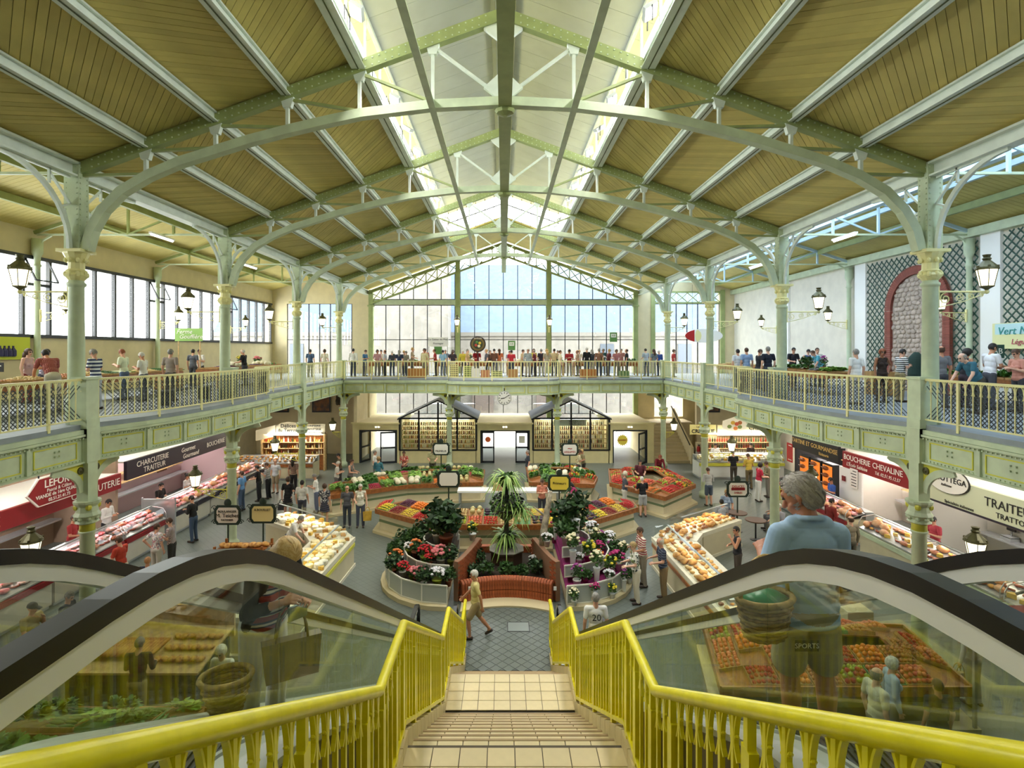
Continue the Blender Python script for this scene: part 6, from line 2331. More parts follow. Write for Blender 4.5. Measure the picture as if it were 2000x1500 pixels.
m_tier = mat('tier_panel_grey', '#aeb4ae', .5)
m_tierw = mat('tier_frame_white', '#eae8dc', .45)


def tiers(s, cx, cy, label):
    t = thing('flower_tier', label, 'flower display', (cx, cy, 0))
    lev = [(2.05, .12, .62), (1.5, .62, .95), (.92, .95, 1.25)]
    a0, a1 = (PI * .5, PI * 1.5) if s < 0 else (-PI * .5, PI * .5)
    # plinth
    MB().prism([(cx, cy)] + arc(cx, cy, 2.2, a0, a1, 14), 0, .12).build('plinth', mat('plinth_sand', '#cdbf97'), t)
    for r, z0, z1 in lev:
        A = arc(cx, cy, r, a0, a1, 9)
        for i in range(9):
            (x0, y0), (x1, y1) = A[i], A[i + 1]
            MB().plate([(x0, y0, z0), (x1, y1, z0), (x1, y1, z1), (x0, y0, z1)], ((cx - x0) * .015, (cy - y0) * .015, 0)).build('tier_panel', m_tier, t)
        MB().sweep([(x, y, z1) for x, y in A], .035, .035).build('top_rail', m_tierw, t)
        MB().sweep([(x, y, z0 + .02) for x, y in A], .03, .03).build('bottom_rail', m_tierw, t)
        for x, y in A:
            MB().box(x - .016, y - .016, z0, x + .016, y + .016, z1).build('upright', m_tierw, t)
        MB().prism([(cx, cy)] + arc(cx, cy, r - .03, a0, a1, 9), z1 - .2, z1 - .16).build('shelf', m_soil if s < 0 else mat('magenta_cloth', '#8c1f62', .8), t)
    return lev, a0, a1


kindsL = ['white cyclamen', 'dark glossy', 'red geranium', 'dark glossy', 'green fern', 'orange gerbera', 'red geranium', 'pink hydrangea']
kindsR = ['purple orchid', 'cream lily', 'yellow lily', 'magenta flowering', 'green fern', 'white cyclamen', 'orange gerbera', 'cream lily']
for s, cx, lab, kk in ((-1, -1.52, 'three-tiered curved flower stand with grey panels by the geraniums', kindsL), (1, 1.72, 'three-tiered curved flower stand draped in magenta by the orchids', kindsR)):
    lev, a0, a1 = tiers(s, cx, 16.7, lab)
    pots = [pot_w, pot_t, pot_g] if s < 0 else [pot_w, pot_v, pot_p, pot_w]
    c = 0
    for li, (r, z0, z1) in enumerate(lev):
        rin = lev[li + 1][0] if li < 2 else .2
        rr_ = (r + rin) / 2 if li < 2 else .5
        n = (9, 7, 4)[li]
        where = ('on the lowest tier', 'on the middle tier', 'on the top tier')[li] + (' by the geraniums' if s < 0 else ' by the orchids')
        for i in range(n):
            a = a0 + (a1 - a0) * (i + .5) / n
            kd = kk[c % len(kk)]
            if li == 2:
                kd = 'dark glossy' if i % 2 else 'green fern'
            potted(kd, (cx + rr_ * math.cos(a), 16.7 + rr_ * math.sin(a), z1 - .16), pots[c % len(pots)], where, random.uniform(.95, 1.2) * (1.7 if li == 2 else 1.1))
            c += 1
            if li < 2:
                a += (a1 - a0) * .5 / n
                r2 = rr_ + (.16 if i % 2 else -.1)
                potted(kk[(c + 3) % len(kk)], (cx + r2 * math.cos(a), 16.7 + r2 * math.sin(a), z1 - .16), pots[(c + 1) % len(pots)], where, random.uniform(.8, 1.0))
    # floor row in vases before the orchid side
    if s > 0:
        for i, kd in enumerate(['cream lily', 'magenta flowering', 'yellow lily', 'purple orchid', 'green fern', 'white cyclamen']):
            a = a0 + (a1 - a0) * (i + .3) / 11
            potted(kd, (cx + 2.12 * math.cos(a), 16.7 + 2.12 * math.sin(a), .12), pot_v if i % 2 else pot_w, 'on the plinth below the orchids', .8)
potted('yellow lily', (-0.95, 16.75, 1.12), pot_w, 'on top of the curved brick wall', 1.1)
potted('white cyclamen', (1.3, 16.2, 1.12), pot_w, 'on the curved wall by the driftwood', 1.0)
for k, (x, y, kd, sc) in enumerate([(-.85, 15.7, 'dark glossy', .8), (-.5, 15.9, 'green fern', 1.0), (.1, 15.75, 'green fern', 1.1), (.55, 15.75, 'green fern', .9), (.95, 15.9, 'dark glossy', .9), (.95, 16.6, 'white cyclamen', 1.1), (-.8, 16.6, 'dark glossy', 1.0)]):
    t = thing('planter_shrub', '%s shrub planted in the brick planter soil' % kd, 'plant', (x, y, .42), k, 'shrubs in the brick planter', scale=sc)
    ob('foliage', BUSH[kd], t)
# tiered fountain of planting bowls
ft = thing('planter_tower', 'tall tiered cast iron fountain of bowls overflowing with spider plants', 'plant stand', (PCX, 16.9, .42))
m_iron = mat('dark_cast_iron', '#2c2b26', .5)
MB().lathe([(.5, 0), (.52, .02), (.52, .32), (.56, .34), (.56, .4), (.46, .4), (.44, .2)], seg=8, a0=PI / 8).build('octagonal_tub', mat('tub_brown', '#4a3526', .7), ft, local=True)
MB().lathe([(.52, .385), (.57, .385), (.57, .41), (.52, .41)], seg=8, a0=PI / 8).build('tub_rim', m_concrete, ft, local=True)
MB().lathe([(.3, .2), (.1, .35), (.08, .8), (.14, .85), (.08, .95), (.07, 1.25), (.2, 1.35), (.42, 1.62), (.46, 1.66), (.4, 1.66), (.07, 1.5), (.06, 2.2), (.12, 2.28), (.26, 2.45), (.28, 2.48), (.22, 2.48), (.05, 2.4)], seg=16).build('bowl_stem', m_iron, ft, True, True)
sp1 = grass_plant('spider_leaves', '#a9c46a', '#6f9a3c', .55, 90, 5)
ob('spider_leaves', sp1, ft, (0, 0, .75), None, 1.15)
ob('spider_leaves', sp1, ft, (.05, 0, 1.75), (0, 0, 1), 1.1)
ob('spider_leaves', sp1, ft, (.45, -.05, 1.55), (0, 0, 2), 1.0)
ob('spider_leaves', sp1, ft, (0, 0, 2.5), (0, 0, 3), 1.25)
ob('trailing_foliage', bush_mesh('trailing_foliage', '#1f3319', '#35512a', .55, .75, 420, 12, .12, '#3d2a33', 20), ft, (0, 0, 1.4))
ob('trailing_foliage', BUSH['green fern'], ft, (0, 0, 2.3), None, 1.2)
ob('trailing_foliage', BUSH['dark glossy'], ft, (0, 0, .35), None, 1.1)
dw = thing('driftwood', 'tall pale driftwood trunk standing on the orchid-side brick wall', 'driftwood', (1.2, 16.4, 1.12))
MB().tube([(0, 0, 0), (.03, .02, .4), (.1, .05, .8), (.16, .05, 1.2), (.24, 0, 1.6)], [.13, .11, .1, .08, .05], 9).build('trunk', mat('driftwood_grey', '#bfb39c', .8, var=.2, scale=9, bump=.5), dw, True, True)
MB().tube([(.1, .05, .8), (-.12, .02, 1.0), (-.3, 0, 1.15)], [.05, .03, .015], 7).build('branch', mat('driftwood_grey', '#bfb39c'), dw, True, True)
# market tables upstairs
def table(label, x0, x1, y0, y1, kinds, where, z=MZ, h=.82, cloth=m_wood, n=None):
    t = thing('market_table', label, 'table', ((x0 + x1) / 2, (y0 + y1) / 2, z))
    MB().box(x0, y0, z + h - .05, x1, y1, z + h).build('top', m_wood, t)
    MB().box(x0, y0, z + h - .2, x1, y0 + .02, z + h - .05).box(x0, y1 - .02, z + h - .2, x1, y1, z + h - .05).build('apron', cloth, t)
    e = .04
    MB().box(x0, y0 + .02, z + h - .22, x0 + .02, y1 - .02, z + h - .05).box(x1 - .02, y0 + .02, z + h - .22, x1, y1 - .02, z + h - .05).build('side_apron', cloth, t)
    for lx in (x0 + .05, x1 - .05):
        for ly in (y0 + .05, y1 - .05):
            MB().box(lx - e, ly - e, z, lx + e, ly + e, z + h - .05).build('leg', m_woodL, t)
    along_y = (y1 - y0) > (x1 - x0)
    L = (y1 - y0) if along_y else (x1 - x0)
    nn = int(L / .62)
    for i in range(nn):
        f = (i + .5) / nn
        if along_y:
            tray(kinds[i % len(kinds)], Vector(((x0 + x1) / 2, y0 + f * L, z + h + .002)), PI / 2, L / nn * .94, (x1 - x0) * .9, 0, where)
        else:
            tray(kinds[i % len(kinds)], Vector((x0 + f * L, (y0 + y1) / 2, z + h + .002)), 0, L / nn * .94, (y1 - y0) * .9, 0, where)
    return t



# produce tables on the galleries (use the crates of the stalls)
table('market table of tomatoes on the gallery by the plaid-shirted shoppers', -13.6, -12.6, 12.6, 16.6, ['tomato', 'onion', 'tomato', 'potato'], 'the gallery tomato table')
table('long timber market table on the gallery by the ribbon window', -14.2, -13.2, 17.6, 22.4, ['potato', 'courgette', 'leek', 'onion'], 'the window gallery table')
table('market table of trinkets on the gallery near the far window corner', -13.6, -12.6, 24.0, 31.0, ['radish', 'apple', 'plum', 'cauliflower', 'pepper'], 'the far window gallery table')
table('timber market table of vegetables before the stone arch', 12.0, 13.0, 20.2, 24.4, ['lettuce', 'aubergine', 'radish', 'cabbage', 'plum'], 'the arch gallery table')
table('market table of herbs beside the bearded seller', 14.5, 15.4, 13.0, 19.2, ['parsley', 'courgette', 'lettuce', 'cucumber'], 'the herb gallery table')
table('market table behind the shoppers under the hanging red board', 12.4, 13.4, 26.0, 31.5, ['plum', 'onion', 'cherry', 'potato'], 'the far trellis gallery table')
for k, (x0, x1, ks, nm) in enumerate([(-8.8, -5.0, ['apple', 'lettuce', 'carrot'], 'under the white banner'), (-4.4, -0.6, ['melon', 'tomato', 'leek'], 'by the round sign'), (0.2, 4.0, ['orange', 'cauliflower', 'lettuce'], 'by the green certificate'), (4.6, 8.8, ['onion', 'pepper', 'cabbage'], 'by the poster door')]):
    table('market table on the far gallery %s' % nm, x0, x1, 35.4, 36.3, ks, 'the far gallery table %s' % nm)
# boxes stacked behind the far railing
for k, (x, w, h, hx, nm) in enumerate([(-3.0, .5, .8, '#cbbf7d', 'yellow slatted'), (-2.2, .5, .7, '#b5bf6a', 'lime slatted'), (-1.7, .5, .55, '#d8d4cb', 'white cardboard'), (-1.1, .55, .45, '#b57a52', 'brown cardboard'), (-.4, .7, .4, '#ccd08a', 'pale lime'), (.6, .6, .5, '#a87c4a', 'tan wooden'), (-5.3, 1.1, .55, '#b57a3c', 'wide orange-brown'), (5.2, 1.0, .5, '#b9763d', 'broad orange-brown'), (7.4, .6, .4, '#6f8a5a', 'green plastic')]):
    t = thing('storage_box', '%s box on the floor behind the far gallery railing' % nm, 'box', (x, 33.3, MZ))
    m_ = mat('box_' + hx, hx, .7)
    MB().box(-w / 2, -.2, 0, w / 2, .2, .02).build('bottom', m_, t, local=True)
    for (bx, nm_) in (((-w / 2, -.2, .02, w / 2, -.18, h), 'side'), ((-w / 2, .18, .02, w / 2, .2, h), 'side'), ((-w / 2, -.18, .02, -w / 2 + .02, .18, h), 'side'), ((w / 2 - .02, -.18, .02, w / 2, .18, h), 'side')):
        MB().box(*bx).build(nm_, m_, t, local=True)
    if k in (0, 1, 4):
        for z in np.arange(.1, h, .12):
            MB().box(-w / 2, -.205, z, w / 2, -.2, z + .04).build('slot', m_dark, t, local=True)
bb = thing('bench', 'long dark metal bench behind the bowed balcony railing on the window side', 'bench', (-10.3, 17.6, MZ))
for dx in (-.18, -.06, .06, .18):
    MB().box(dx - .05, -1.4, .42, dx + .05, 1.4, .45).build('seat_slat', m_dark, bb, local=True)
for y in (-1.1, 1.1):
    MB().box(-.2, y - .03, 0, .2, y + .03, .42).build('leg', m_black, bb, local=True)
bn = thing('waste_bin', 'tall dark green bin beside the end of the bowed balcony', 'bin', (-10.3, 20.4, MZ))
MB().lathe([(.24, 0), (.28, .04), (.3, .8), (.33, .84), (.33, .9), (.25, .95)], seg=14).build('body', mat('bin_green', '#2f6a4c', .5), bn, True, True)
MB().lathe([(.26, .95), (.2, 1.02), (.03, 1.05)], seg=14).build('lid', mat('bin_green', '#2f6a4c'), bn, True, True)

# hanging and standing signs upstairs
t = thing('banner', 'lime green banner with dark bottle shapes on the ribbon window wall', 'banner', (-16.5, 17.9, 7.05))
MB().box(-.02, -1.0, -.38, .02, 1.0, .38).build('sheet', mat('banner_lime', '#c6cf3e', .7), t, local=True)
for k in range(5):
    MB().lathe([(.07, 0), (.09, .04), (.09, .2), (.03, .3), (.03, .36)], (.03, -.3 + k * .16, -.28), 8).build('printed_bottle', mat('print_indigo', '#3c3c66', .7), t, local=True)
t = thing('hanging_sign', 'green farm sign lettered Ferme Gouffière on two posts by the ribbon window', 'sign', (-14.6, 25.2, MZ))
MB().box(-.64, -.02, 2.1, .64, .02, 2.7).build('board', mat('farm_green', '#8fb85a', .6), t, local=True)
for x in (-.5, .5):
    MB().bar((x, .03, 0), (x, .03, 2.1), .04, .04).build('post', m_woodL, t, local=True)
text(t, 'Ferme', (-14.8, 25.17, MZ + 2.53), 0, .28, m_letter, shear=.3)
text(t, 'Gouffière', (-14.5, 25.17, MZ + 2.3), 0, .28, m_letter, shear=.3)
t = thing('round_sign', 'round dark sign with yellow and green emblem on a post over the far gallery', 'sign', (-1.6, 34.2, MZ))
MB().tube([(0, .05, 0), (0, .05, 1.7)], .03, 6).build('post', m_black, t, local=True)
for r, y, hx, nm in ((.5, 0, '#2c2420', 'rim_disc'), (.42, -.015, '#6d5a2c', 'ring_disc'), (.3, -.03, '#2f3a24', 'emblem_disc')):
    o = MB().lathe([(r, -.01), (r, .01)], seg=26).build(nm, mat('emblem_' + hx, hx, .5), t, local=True)
    o.rotation_euler = (PI / 2, 0, 0)
    o.location = (0, y, 2.05)
for k, hx in enumerate(('#c9b23a', '#4f7d3a', '#b3402c', '#e3d9b0')):
    MB().ell((.14 * math.cos(k * PI / 2 + .5), -.05, 2.05 + .14 * math.sin(k * PI / 2 + .5)), (.09, .015, .09), 8, 6).build('emblem_shape', mat('emb_' + hx, hx, .6), t, local=True)
text(t, 'SAVEURS', (-1.6, 34.15, MZ + 2.41), 0, .13, m_letter)
t = thing('standing_banner', 'white standing banner with two text lines over the far gallery', 'banner', (-4.2, 35.0, MZ))
MB().box(-.65, -.02, 1.9, .65, .02, 2.5).build('sheet', m_white, t, local=True)
MB().box(-.25, -.03, 1.4, .25, .0, 1.9).build('green_card', mat('card_green', '#5c8f4a', .6), t, local=True)
for x in (-.6, .6):
    MB().bar((x, .03, 0), (x, .03, 2.5), .035, .035).build('post', m_grey, t, local=True)
text(t, 'Le Gabier du Midi', (-4.2, 34.97, MZ + 2.36), 0, .17, m_letterD)
text(t, 'Fromager', (-4.2, 34.97, MZ + 2.1), 0, .17, m_letterD, shear=.2)
for x, z, nm in ((.6, 7.3, 'behind the table by the middle glazing'), (7.9, 7.9, 'on the glazing near the poster door')):
    t = thing('certificate', 'green and white organic certificate %s' % nm, 'notice', (x, FY - .08, z))
    MB().box(-.26, -.015, -.34, .26, .015, .34).build('card', mat('card_green', '#5c8f4a'), t, local=True)
    MB().box(-.18, -.02, -.02, .18, -.015, .24).build('emblem', m_white, t, local=True)
    text(t, 'AB', (x, FY - .105, z + .11), 0, .2, mat('card_green', '#5c8f4a'))
t = thing('surfboard_sign', 'hanging red and white surfboard shaped board over the far trellis-side gallery', 'sign', (12.2, 33.0, 7.85))
n_ = 24
out = [(1.15 * math.cos(2 * PI * i / n_) , .42 * math.sin(2 * PI * i / n_)) for i in range(n_)]
MB().plate([(x, 0, z) for x, z in out], (0, .05, 0)).build('white_board', m_white, t, local=True)
MB().plate([(x, -.01, z) for x, z in out if x < -.38] , (0, .01, 0)).build('red_end', mat('surf_red', '#b3201f', .4), t, local=True)
MB().plate([(-.38, -.014, -.38), (-.2, -.014, -.2), (-.15, -.014, 0), (-.2, -.014, .2), (-.38, -.014, .38), (-.5, -.014, .25), (-.55, -.014, 0), (-.5, -.014, -.25)], (0, .01, 0)).build('cream_band', m_cream, t, local=True)
for x in (-.7, .7):
    MB().bar((x, .02, .35), (x, .02, 3.1), .012, .012).build('cable', m_black, t, local=True)
t = thing('banner', 'pastel yellow and blue hand-painted banner on the trellis', 'banner', (16.42, 16.9, 7.45))
MB().box(-.02, -1.3, -.42, .02, 1.3, .42).build('sheet', mat('banner_pastel', '#e4e2a8', .7), t, local=True)
MB().box(-.026, -1.2, .05, -.02, 1.2, .4).build('sky_wash', mat('banner_sky', '#bfe0e2', .7), t, local=True)
text(t, 'Vert Nature', (16.38, 17.1, 7.6), -PI / 2, .36, mat('paint_teal', '#2f8f8a', .6), shear=.2)
text(t, 'Légumes bio', (16.38, 16.9, 7.25), -PI / 2, .24, mat('paint_rose', '#b3405c', .6), shear=.2)
t = thing('small_sign', 'small dark green sign lettered AB beside the bearded seller', 'sign', (14.7, 16.15, MZ + .83))
MB().bar((0, .02, 0), (0, .02, .7), .02, .02).build('stick', m_woodL, t, local=True)
MB().box(-.2, -.015, .62, .2, .015, 1.02).build('board', mat('ab_green', '#33564a', .6), t, local=True)
text(t, 'AB', (14.7, 16.13, MZ + .83 + .82), 0, .24, m_letter)
t = thing('chalk_sign', 'small black price slate standing in the gallery tomatoes', 'sign', (-13.0, 13.9, MZ + .85))
MB().bar((0, 0, 0), (0, 0, .3), .015, .015).build('stick', m_woodL, t, local=True)
MB().box(-.2, -.012, .28, .2, .012, .52).build('slate', m_black, t, local=True)
MB().box(-.15, -.016, .42, .15, -.012, .45).build('chalk_line', m_letter, t, local=True)
t = thing('clothes_dummy', 'dark green coat on a stand before the stone arch', 'coat stand', (13.7, 18.0, MZ))
MB().tube([(0, 0, 0), (0, 0, 1.0)], .03, 6).build('stand', m_black, t, local=True)
MB().lathe([(.26, .75), (.27, .9), (.23, 1.2), (.25, 1.42), (.14, 1.55), (.07, 1.62)], seg=12, sy=.7).build('coat', mat('coat_green', '#2a3f38', .9), t, True, True)
# red hexagonal awning over the stall at the trellis-side escalator
t = thing('stall_awning', 'red sloping awning above the stall beside the down escalator', 'awning', (9.8, 9.0, 0))
MB().plate([(8.5, 8.2, 1.75), (11.2, 8.2, 1.75), (11.2, 10.0, 2.25), (8.5, 10.0, 2.25)], (0, 0, .04)).build('canopy', mat('awning_red', '#9c2f22', .7), t)
MB().plate([(8.5, 8.2, 1.55), (11.2, 8.2, 1.55), (11.2, 8.2, 1.77), (8.5, 8.2, 1.77)], (0, .02, 0)).build('valance', m_white, t)
for x in (8.6, 11.1):
    for y, z in ((8.3, 1.76), (9.9, 2.2)):
        MB().bar((x, y, 0), (x, y, z), .05, .05).build('post', m_grey, t)

# ================================================================== PEOPLE
SK, TOP, BOT, SHOE, EYE_, LIP = range(6)


TMPSC = bpy.data.scenes.new('body_workshop')


class Body:
    """closed overlapping limbs that are fused into one skin by a voxel remesh; every limb carries a colour tag"""

    def __init__(s):
        s.mb = MB()
        s.prims = []

    def cap(s, p, q, r1, r2, tag_, seg=12):
        p, q = Vector(p), Vector(q)
        d = q - p
        L = d.length
        if L < 1e-6:
            return s.ball(p, (r1,) * 3, tag_)
        t = d / L
        pts, rr = [], []
        for k in range(4, 0, -1):
            a = k / 4 * PI / 2
            pts.append(p - t * r1 * math.sin(a) * .999)
            rr.append(max(.0015, r1 * math.cos(a)))
        pts.append(p)
        rr.append(r1)
        pts.append(q)
        rr.append(r2)
        for k in range(1, 5):
            a = k / 4 * PI / 2
            pts.append(q + t * r2 * math.sin(a) * .999)
            rr.append(max(.0015, r2 * math.cos(a)))
        s.mb.tube(pts, rr, seg)
        s.prims.append(('c', p, q, r1, r2, tag_))

    def ball(s, c, r, tag_, seg=14, rings=10, rot=None):
        o = len(s.mb.v)
        s.mb.ell((0, 0, 0), r, seg, rings)
        R = rot or Matrix.Identity(3)
        c = Vector(c)
        for i in range(o, len(s.mb.v)):
            s.mb.v[i] = tuple(R @ Vector(s.mb.v[i]) + c)
        s.prims.append(('e', c, R, Vector(r), None, tag_))

    def hand(s, w, d, side, nrm, grip=.35, big=1.0):
        """w wrist, d finger direction, side = towards the thumb, nrm = palm normal"""
        d, side = Vector(d).normalized(), Vector(side)
        side = (side - d * side.dot(d)).normalized()
        nrm = d.cross(side).normalized() * (1 if Vector(nrm).dot(d.cross(side)) > 0 else -1)
        w = Vector(w)
        k = big
        s.cap(w + d * .03 * k + side * .018 * k, w + d * .08 * k + side * .024 * k, .017 * k, .016 * k, SK, 8)
        s.cap(w + d * .03 * k - side * .018 * k, w + d * .078 * k - side * .024 * k, .017 * k, .016 * k, SK, 8)
        s.cap(w, w + d * .075 * k, .021 * k, .02 * k, SK, 8)
        for i, L in enumerate((.072, .08, .074, .058)):
            b = w + d * .088 * k + side * (.036 - i * .0245) * k
            sp = side * (.012 - i * .008)
            m_ = b + (d * math.cos(grip) + nrm * math.sin(grip) + sp) * L * .5 * k
            e = m_ + (d * math.cos(grip * 2.4) + nrm * math.sin(grip * 2.4) + sp) * L * .5 * k
            s.cap(b, m_, .0092 * k, .0085 * k, SK, 7)
            s.cap(m_, e, .0085 * k, .0072 * k, SK, 7)
        b = w + d * .035 * k + side * .03 * k
        m_ = b + (d * .6 + side * .75 + nrm * .3).normalized() * .042 * k
        s.cap(b, m_, .0125 * k, .0105 * k, SK, 7)
        s.cap(m_, m_ + (d * .9 + side * .25 + nrm * .3).normalized() * .034 * k, .0105 * k, .008 * k, SK, 7)

    def mesh(s, name, voxel, smooth=2):
        src = s.mb.mesh('tmp_body')
        o = bpy.data.objects.new('tmp_body', src)
        TMPSC.collection.objects.link(o)
        m1 = o.modifiers.new('r', 'REMESH')
        m1.mode = 'VOXEL'
        m1.voxel_size = voxel
        m2 = o.modifiers.new('s', 'SMOOTH')
        m2.factor = .5
        m2.iterations = smooth
        with bpy.context.temp_override(scene=TMPSC, view_layer=TMPSC.view_layers[0]):
            dg = bpy.context.evaluated_depsgraph_get()
        me = bpy.data.meshes.new_from_object(o.evaluated_get(dg), depsgraph=dg)
        me.name = name
        bpy.data.objects.remove(o)
        bpy.data.meshes.remove(src)
        n = len(me.polygons)
        ce = np.empty(n * 3)
        me.polygons.foreach_get('center', ce)
        ce = ce.reshape(-1, 3)
        best = np.full(n, 1e9)
        idx = np.zeros(n, dtype=np.int32)
        for kind, a, b, r1, r2, tg in s.prims:
            if kind == 'c':
                A, D = np.array(a), np.array(b - a)
                t = np.clip(((ce - A) @ D) / (D @ D), 0, 1)
                dist = np.linalg.norm(ce - A - t[:, None] * D, axis=1) - (r1 + (r2 - r1) * t)
            else:
                loc = (ce - np.array(a)) @ np.array(b)
                r = np.array(r1)
                q = np.linalg.norm(loc / r, axis=1)
                dist = (q - 1) * r.min()
            if tg in (EYE_, LIP):
                dist = dist - .004
            m_ = dist < best
            best[m_] = dist[m_]
            idx[m_] = tg
        for k in range(6):
            me.materials.append(None)
        me.polygons.foreach_set('material_index', idx)
        me.polygons.foreach_set('use_smooth', [True] * n)
        me.update()
        return me


def rotx(a):
    return Matrix.Rotation(a, 3, 'X')


POSES = {
    # lean, (elbow, wrist) offsets from the shoulder right / left (x outward), legs (knee, ankle) right / left, head pitch, yaw
    'stand': (0, ((.05, .03, -.27), (.06, -.04, -.52)), ((.05, .03, -.27), (.06, -.04, -.52)), None, .1, 0),
    'reach': (.12, ((.05, -.05, -.26), (.0, -.27, -.3)), ((.05, -.05, -.26), (-.02, -.27, -.28)), None, .35, 0),
    'walk': (.06, ((.05, .12, -.25), (.05, .16, -.5)), ((.05, -.1, -.26), (.03, -.28, -.42)), (((.1, -.2, .5), (.1, -.16, .09)), ((.09, .08, .49), (.1, .34, .16))), .1, 0),
    'lean': (.62, ((.06, -.08, -.26), (.04, -.2, -.48)), ((.06, -.1, -.26), (.02, -.26, -.46)), None, .2, 0),
    'sit': (.05, ((.05, -.05, -.26), (-.02, -.27, -.3)), ((.05, -.05, -.26), (-.02, -.27, -.3)), (((.12, -.42, .5), (.12, -.4, .09)), ((.12, -.42, .5), (.12, -.4, .09))), .25, 0),
    'chin': (.05, ((.03, -.1, -.25), (-.1, -.2, -.02)), ((.05, -.08, -.26), (-.14, -.24, -.24)), None, .25, .2),
    'look': (.1, ((.05, -.02, -.27), (-.08, -.24, -.2)), ((.05, -.02, -.27), (-.1, -.22, -.22)), None, .6, 0),
    'carry': (.03, ((.06, .02, -.27), (.08, -.03, -.53)), ((.06, .0, -.26), (.0, -.24, -.3)), None, .1, .3),
    'hip': (.03, ((.2, .1, -.2), (.05, .0, -.42)), ((.05, .02, -.27), (.06, -.05, -.52)), None, .15, -.3),
    'point': (.15, ((.1, -.16, -.2), (.08, -.42, -.2)), ((.05, .03, -.27), (.06, -.04, -.52)), None, .2, -.2),
}


def make_body(pose, sleeve='short', bottom='trousers', fem=False, voxel=.0105):
    lean, aR, aL, legs, hp, hy = POSES[pose]
    B = Body()
    sit = pose == 'sit'
    hipz = .52 if sit else .9
    if pose == 'walk':
        hipz = .87
    pel = Vector((0, 0, hipz + .02))
    R = rotx(lean)                     # leaning forward (towards -Y) tilts the trunk
    def T(x, y, z):                    # trunk frame: z above the pelvis
        return pel + R @ Vector((x, y, z))
    sh = .165 if fem else .188
    # legs
    if legs is None:
        legs = (((.1, -.015, .49), (.105, .02, .085)), ((.1, -.005, .49), (.11, .03, .085)))
    for sgn, (kn, an) in zip((1, -1), legs):
        hip = Vector((sgn * .088, 0, hipz))
        k = Vector((sgn * kn[0], kn[1], kn[2] if not sit else hipz + .02))
        a = Vector((sgn * an[0], an[1], an[2]))
        if bottom == 'trousers':
            B.cap(hip, k, .095, .066, BOT)
            B.cap(k, a + Vector((0, 0, .0)), .066, .056, BOT)
            B.cap(a, a - Vector((0, 0, .02)), .045, .045, SHOE)
        elif bottom == 'shorts':
            kk = hip.lerp(k, .82)
            B.cap(hip, kk, .1, .09, BOT)
            B.cap(hip, k, .07, .053, SK)
            B.cap(k, k.lerp(a, .4), .052, .055, SK)
            B.cap(k.lerp(a, .4), a, .055, .034, SK)
        else:
            B.cap(hip, k, .08, .055, SK)
            B.cap(k, k.lerp(a, .4), .052, .053, SK)
            B.cap(k.lerp(a, .4), a, .053, .033, SK)
        toe = a + Vector((sgn * .012, -.15, -.045))
        if pose == 'walk' and sgn < 0:
            toe = a + Vector((sgn * .01, -.09, -.12))
        B.cap(a + Vector((0, .045, -.045)), toe, .042, .036, SHOE)
        B.cap(a, a + Vector((0, -.03, -.02)), .036, .034, SHOE if bottom == 'trousers' else SK)
    if bottom == 'skirt':
        if sit:
            B.cap(pel, pel + Vector((0, -.36, 0)), .16, .15, BOT)
        else:
            for i in range(5):
                z = hipz - .08 * i
                B.ball((0, 0, z), (.165 + .014 * i, .13 + .016 * i, .07), BOT)
    # trunk
    B.ball(T(0, .01, -.02), (.158, .118, .12), BOT)
    B.ball(T(0, -.005, .1), (.155 if not fem else .145, .12, .14), TOP)
    B.ball(T(0, -.012, .02), (.168, .128, .1), TOP)
    B.ball(T(0, -.01, .25), (.158 if not fem else .142, .115, .17), TOP)
    B.ball(T(0, .005, .38), (sh - .01, .108 if not fem else .1, .14), TOP)
    if fem:
        for q in (-1, 1):
            B.ball(T(q * .07, -.085, .31), (.068, .06, .065), TOP)
    B.cap(T(-sh + .03, .01, .475), T(sh - .03, .01, .475), .06, .06, TOP)
    B.cap(T(0, .015, .5), T(0, -.005, .6), .056, .053, SK)
    # arms
    for sgn, (e_, w_) in zip((1, -1), (aR, aL)):
        s0 = T(sgn * sh, .01, .475)
        e = s0 + Vector((sgn * e_[0], e_[1], e_[2]))
        w = s0 + Vector((sgn * w_[0], w_[1], w_[2]))
        B.cap(s0, e, .05, .04, SK)
        B.cap(e, w, .041, .028, SK)
        if sleeve == 'short':
            B.cap(s0, s0.lerp(e, .62), .064, .058, TOP)
        elif sleeve == 'long':
            B.cap(s0, e, .062, .052, TOP)
            B.cap(e, e.lerp(w, .95), .051, .04, TOP)
        else:
            B.ball(s0, (.05, .06, .06), TOP if sleeve == 'cap' else SK)
        d = (w - e).normalized()
        inn = Vector((-sgn, 0, 0))
        side = Vector((0, -1, .2)) if abs(d.z) > .6 else Vector((-sgn * .8, 0, .6))
        B.hand(w, d, side, inn if abs(d.z) > .6 else Vector((0, 0, -1)))
    # head
    hc = T(0, -.012, .685)
    HR = rotx(lean * .55 + hp) @ Matrix.Rotation(hy, 3, 'Z')
    H = lambda x, y, z: hc + HR @ Vector((x, y, z))
    B.ball(H(0, .008, .02), (.077, .095, .098), SK, rot=HR)
    B.ball(H(0, -.022, -.05), (.06, .07, .068), SK, rot=HR)
    B.cap(H(0, -.05, -.088), H(0, -.06, -.09), .028, .026, SK)
    B.cap(H(0, -.085, .012), H(0, -.106, -.022), .011, .0145, SK)
    for q in (-1, 1):
        B.cap(H(q * .077, .01, .015), H(q * .08, .014, -.022), .014, .011, SK)
        B.ball(H(q * .032, -.083, .018), (.014, .011, .009), EYE_, rot=HR)
        B.cap(H(q * .02, -.09, .037), H(q * .046, -.08, .038), .006, .005, EYE_)
    B.cap(H(-.018, -.086, -.055), H(.018, -.086, -.055), .008, .008, LIP)
    me = B.mesh('person', voxel)
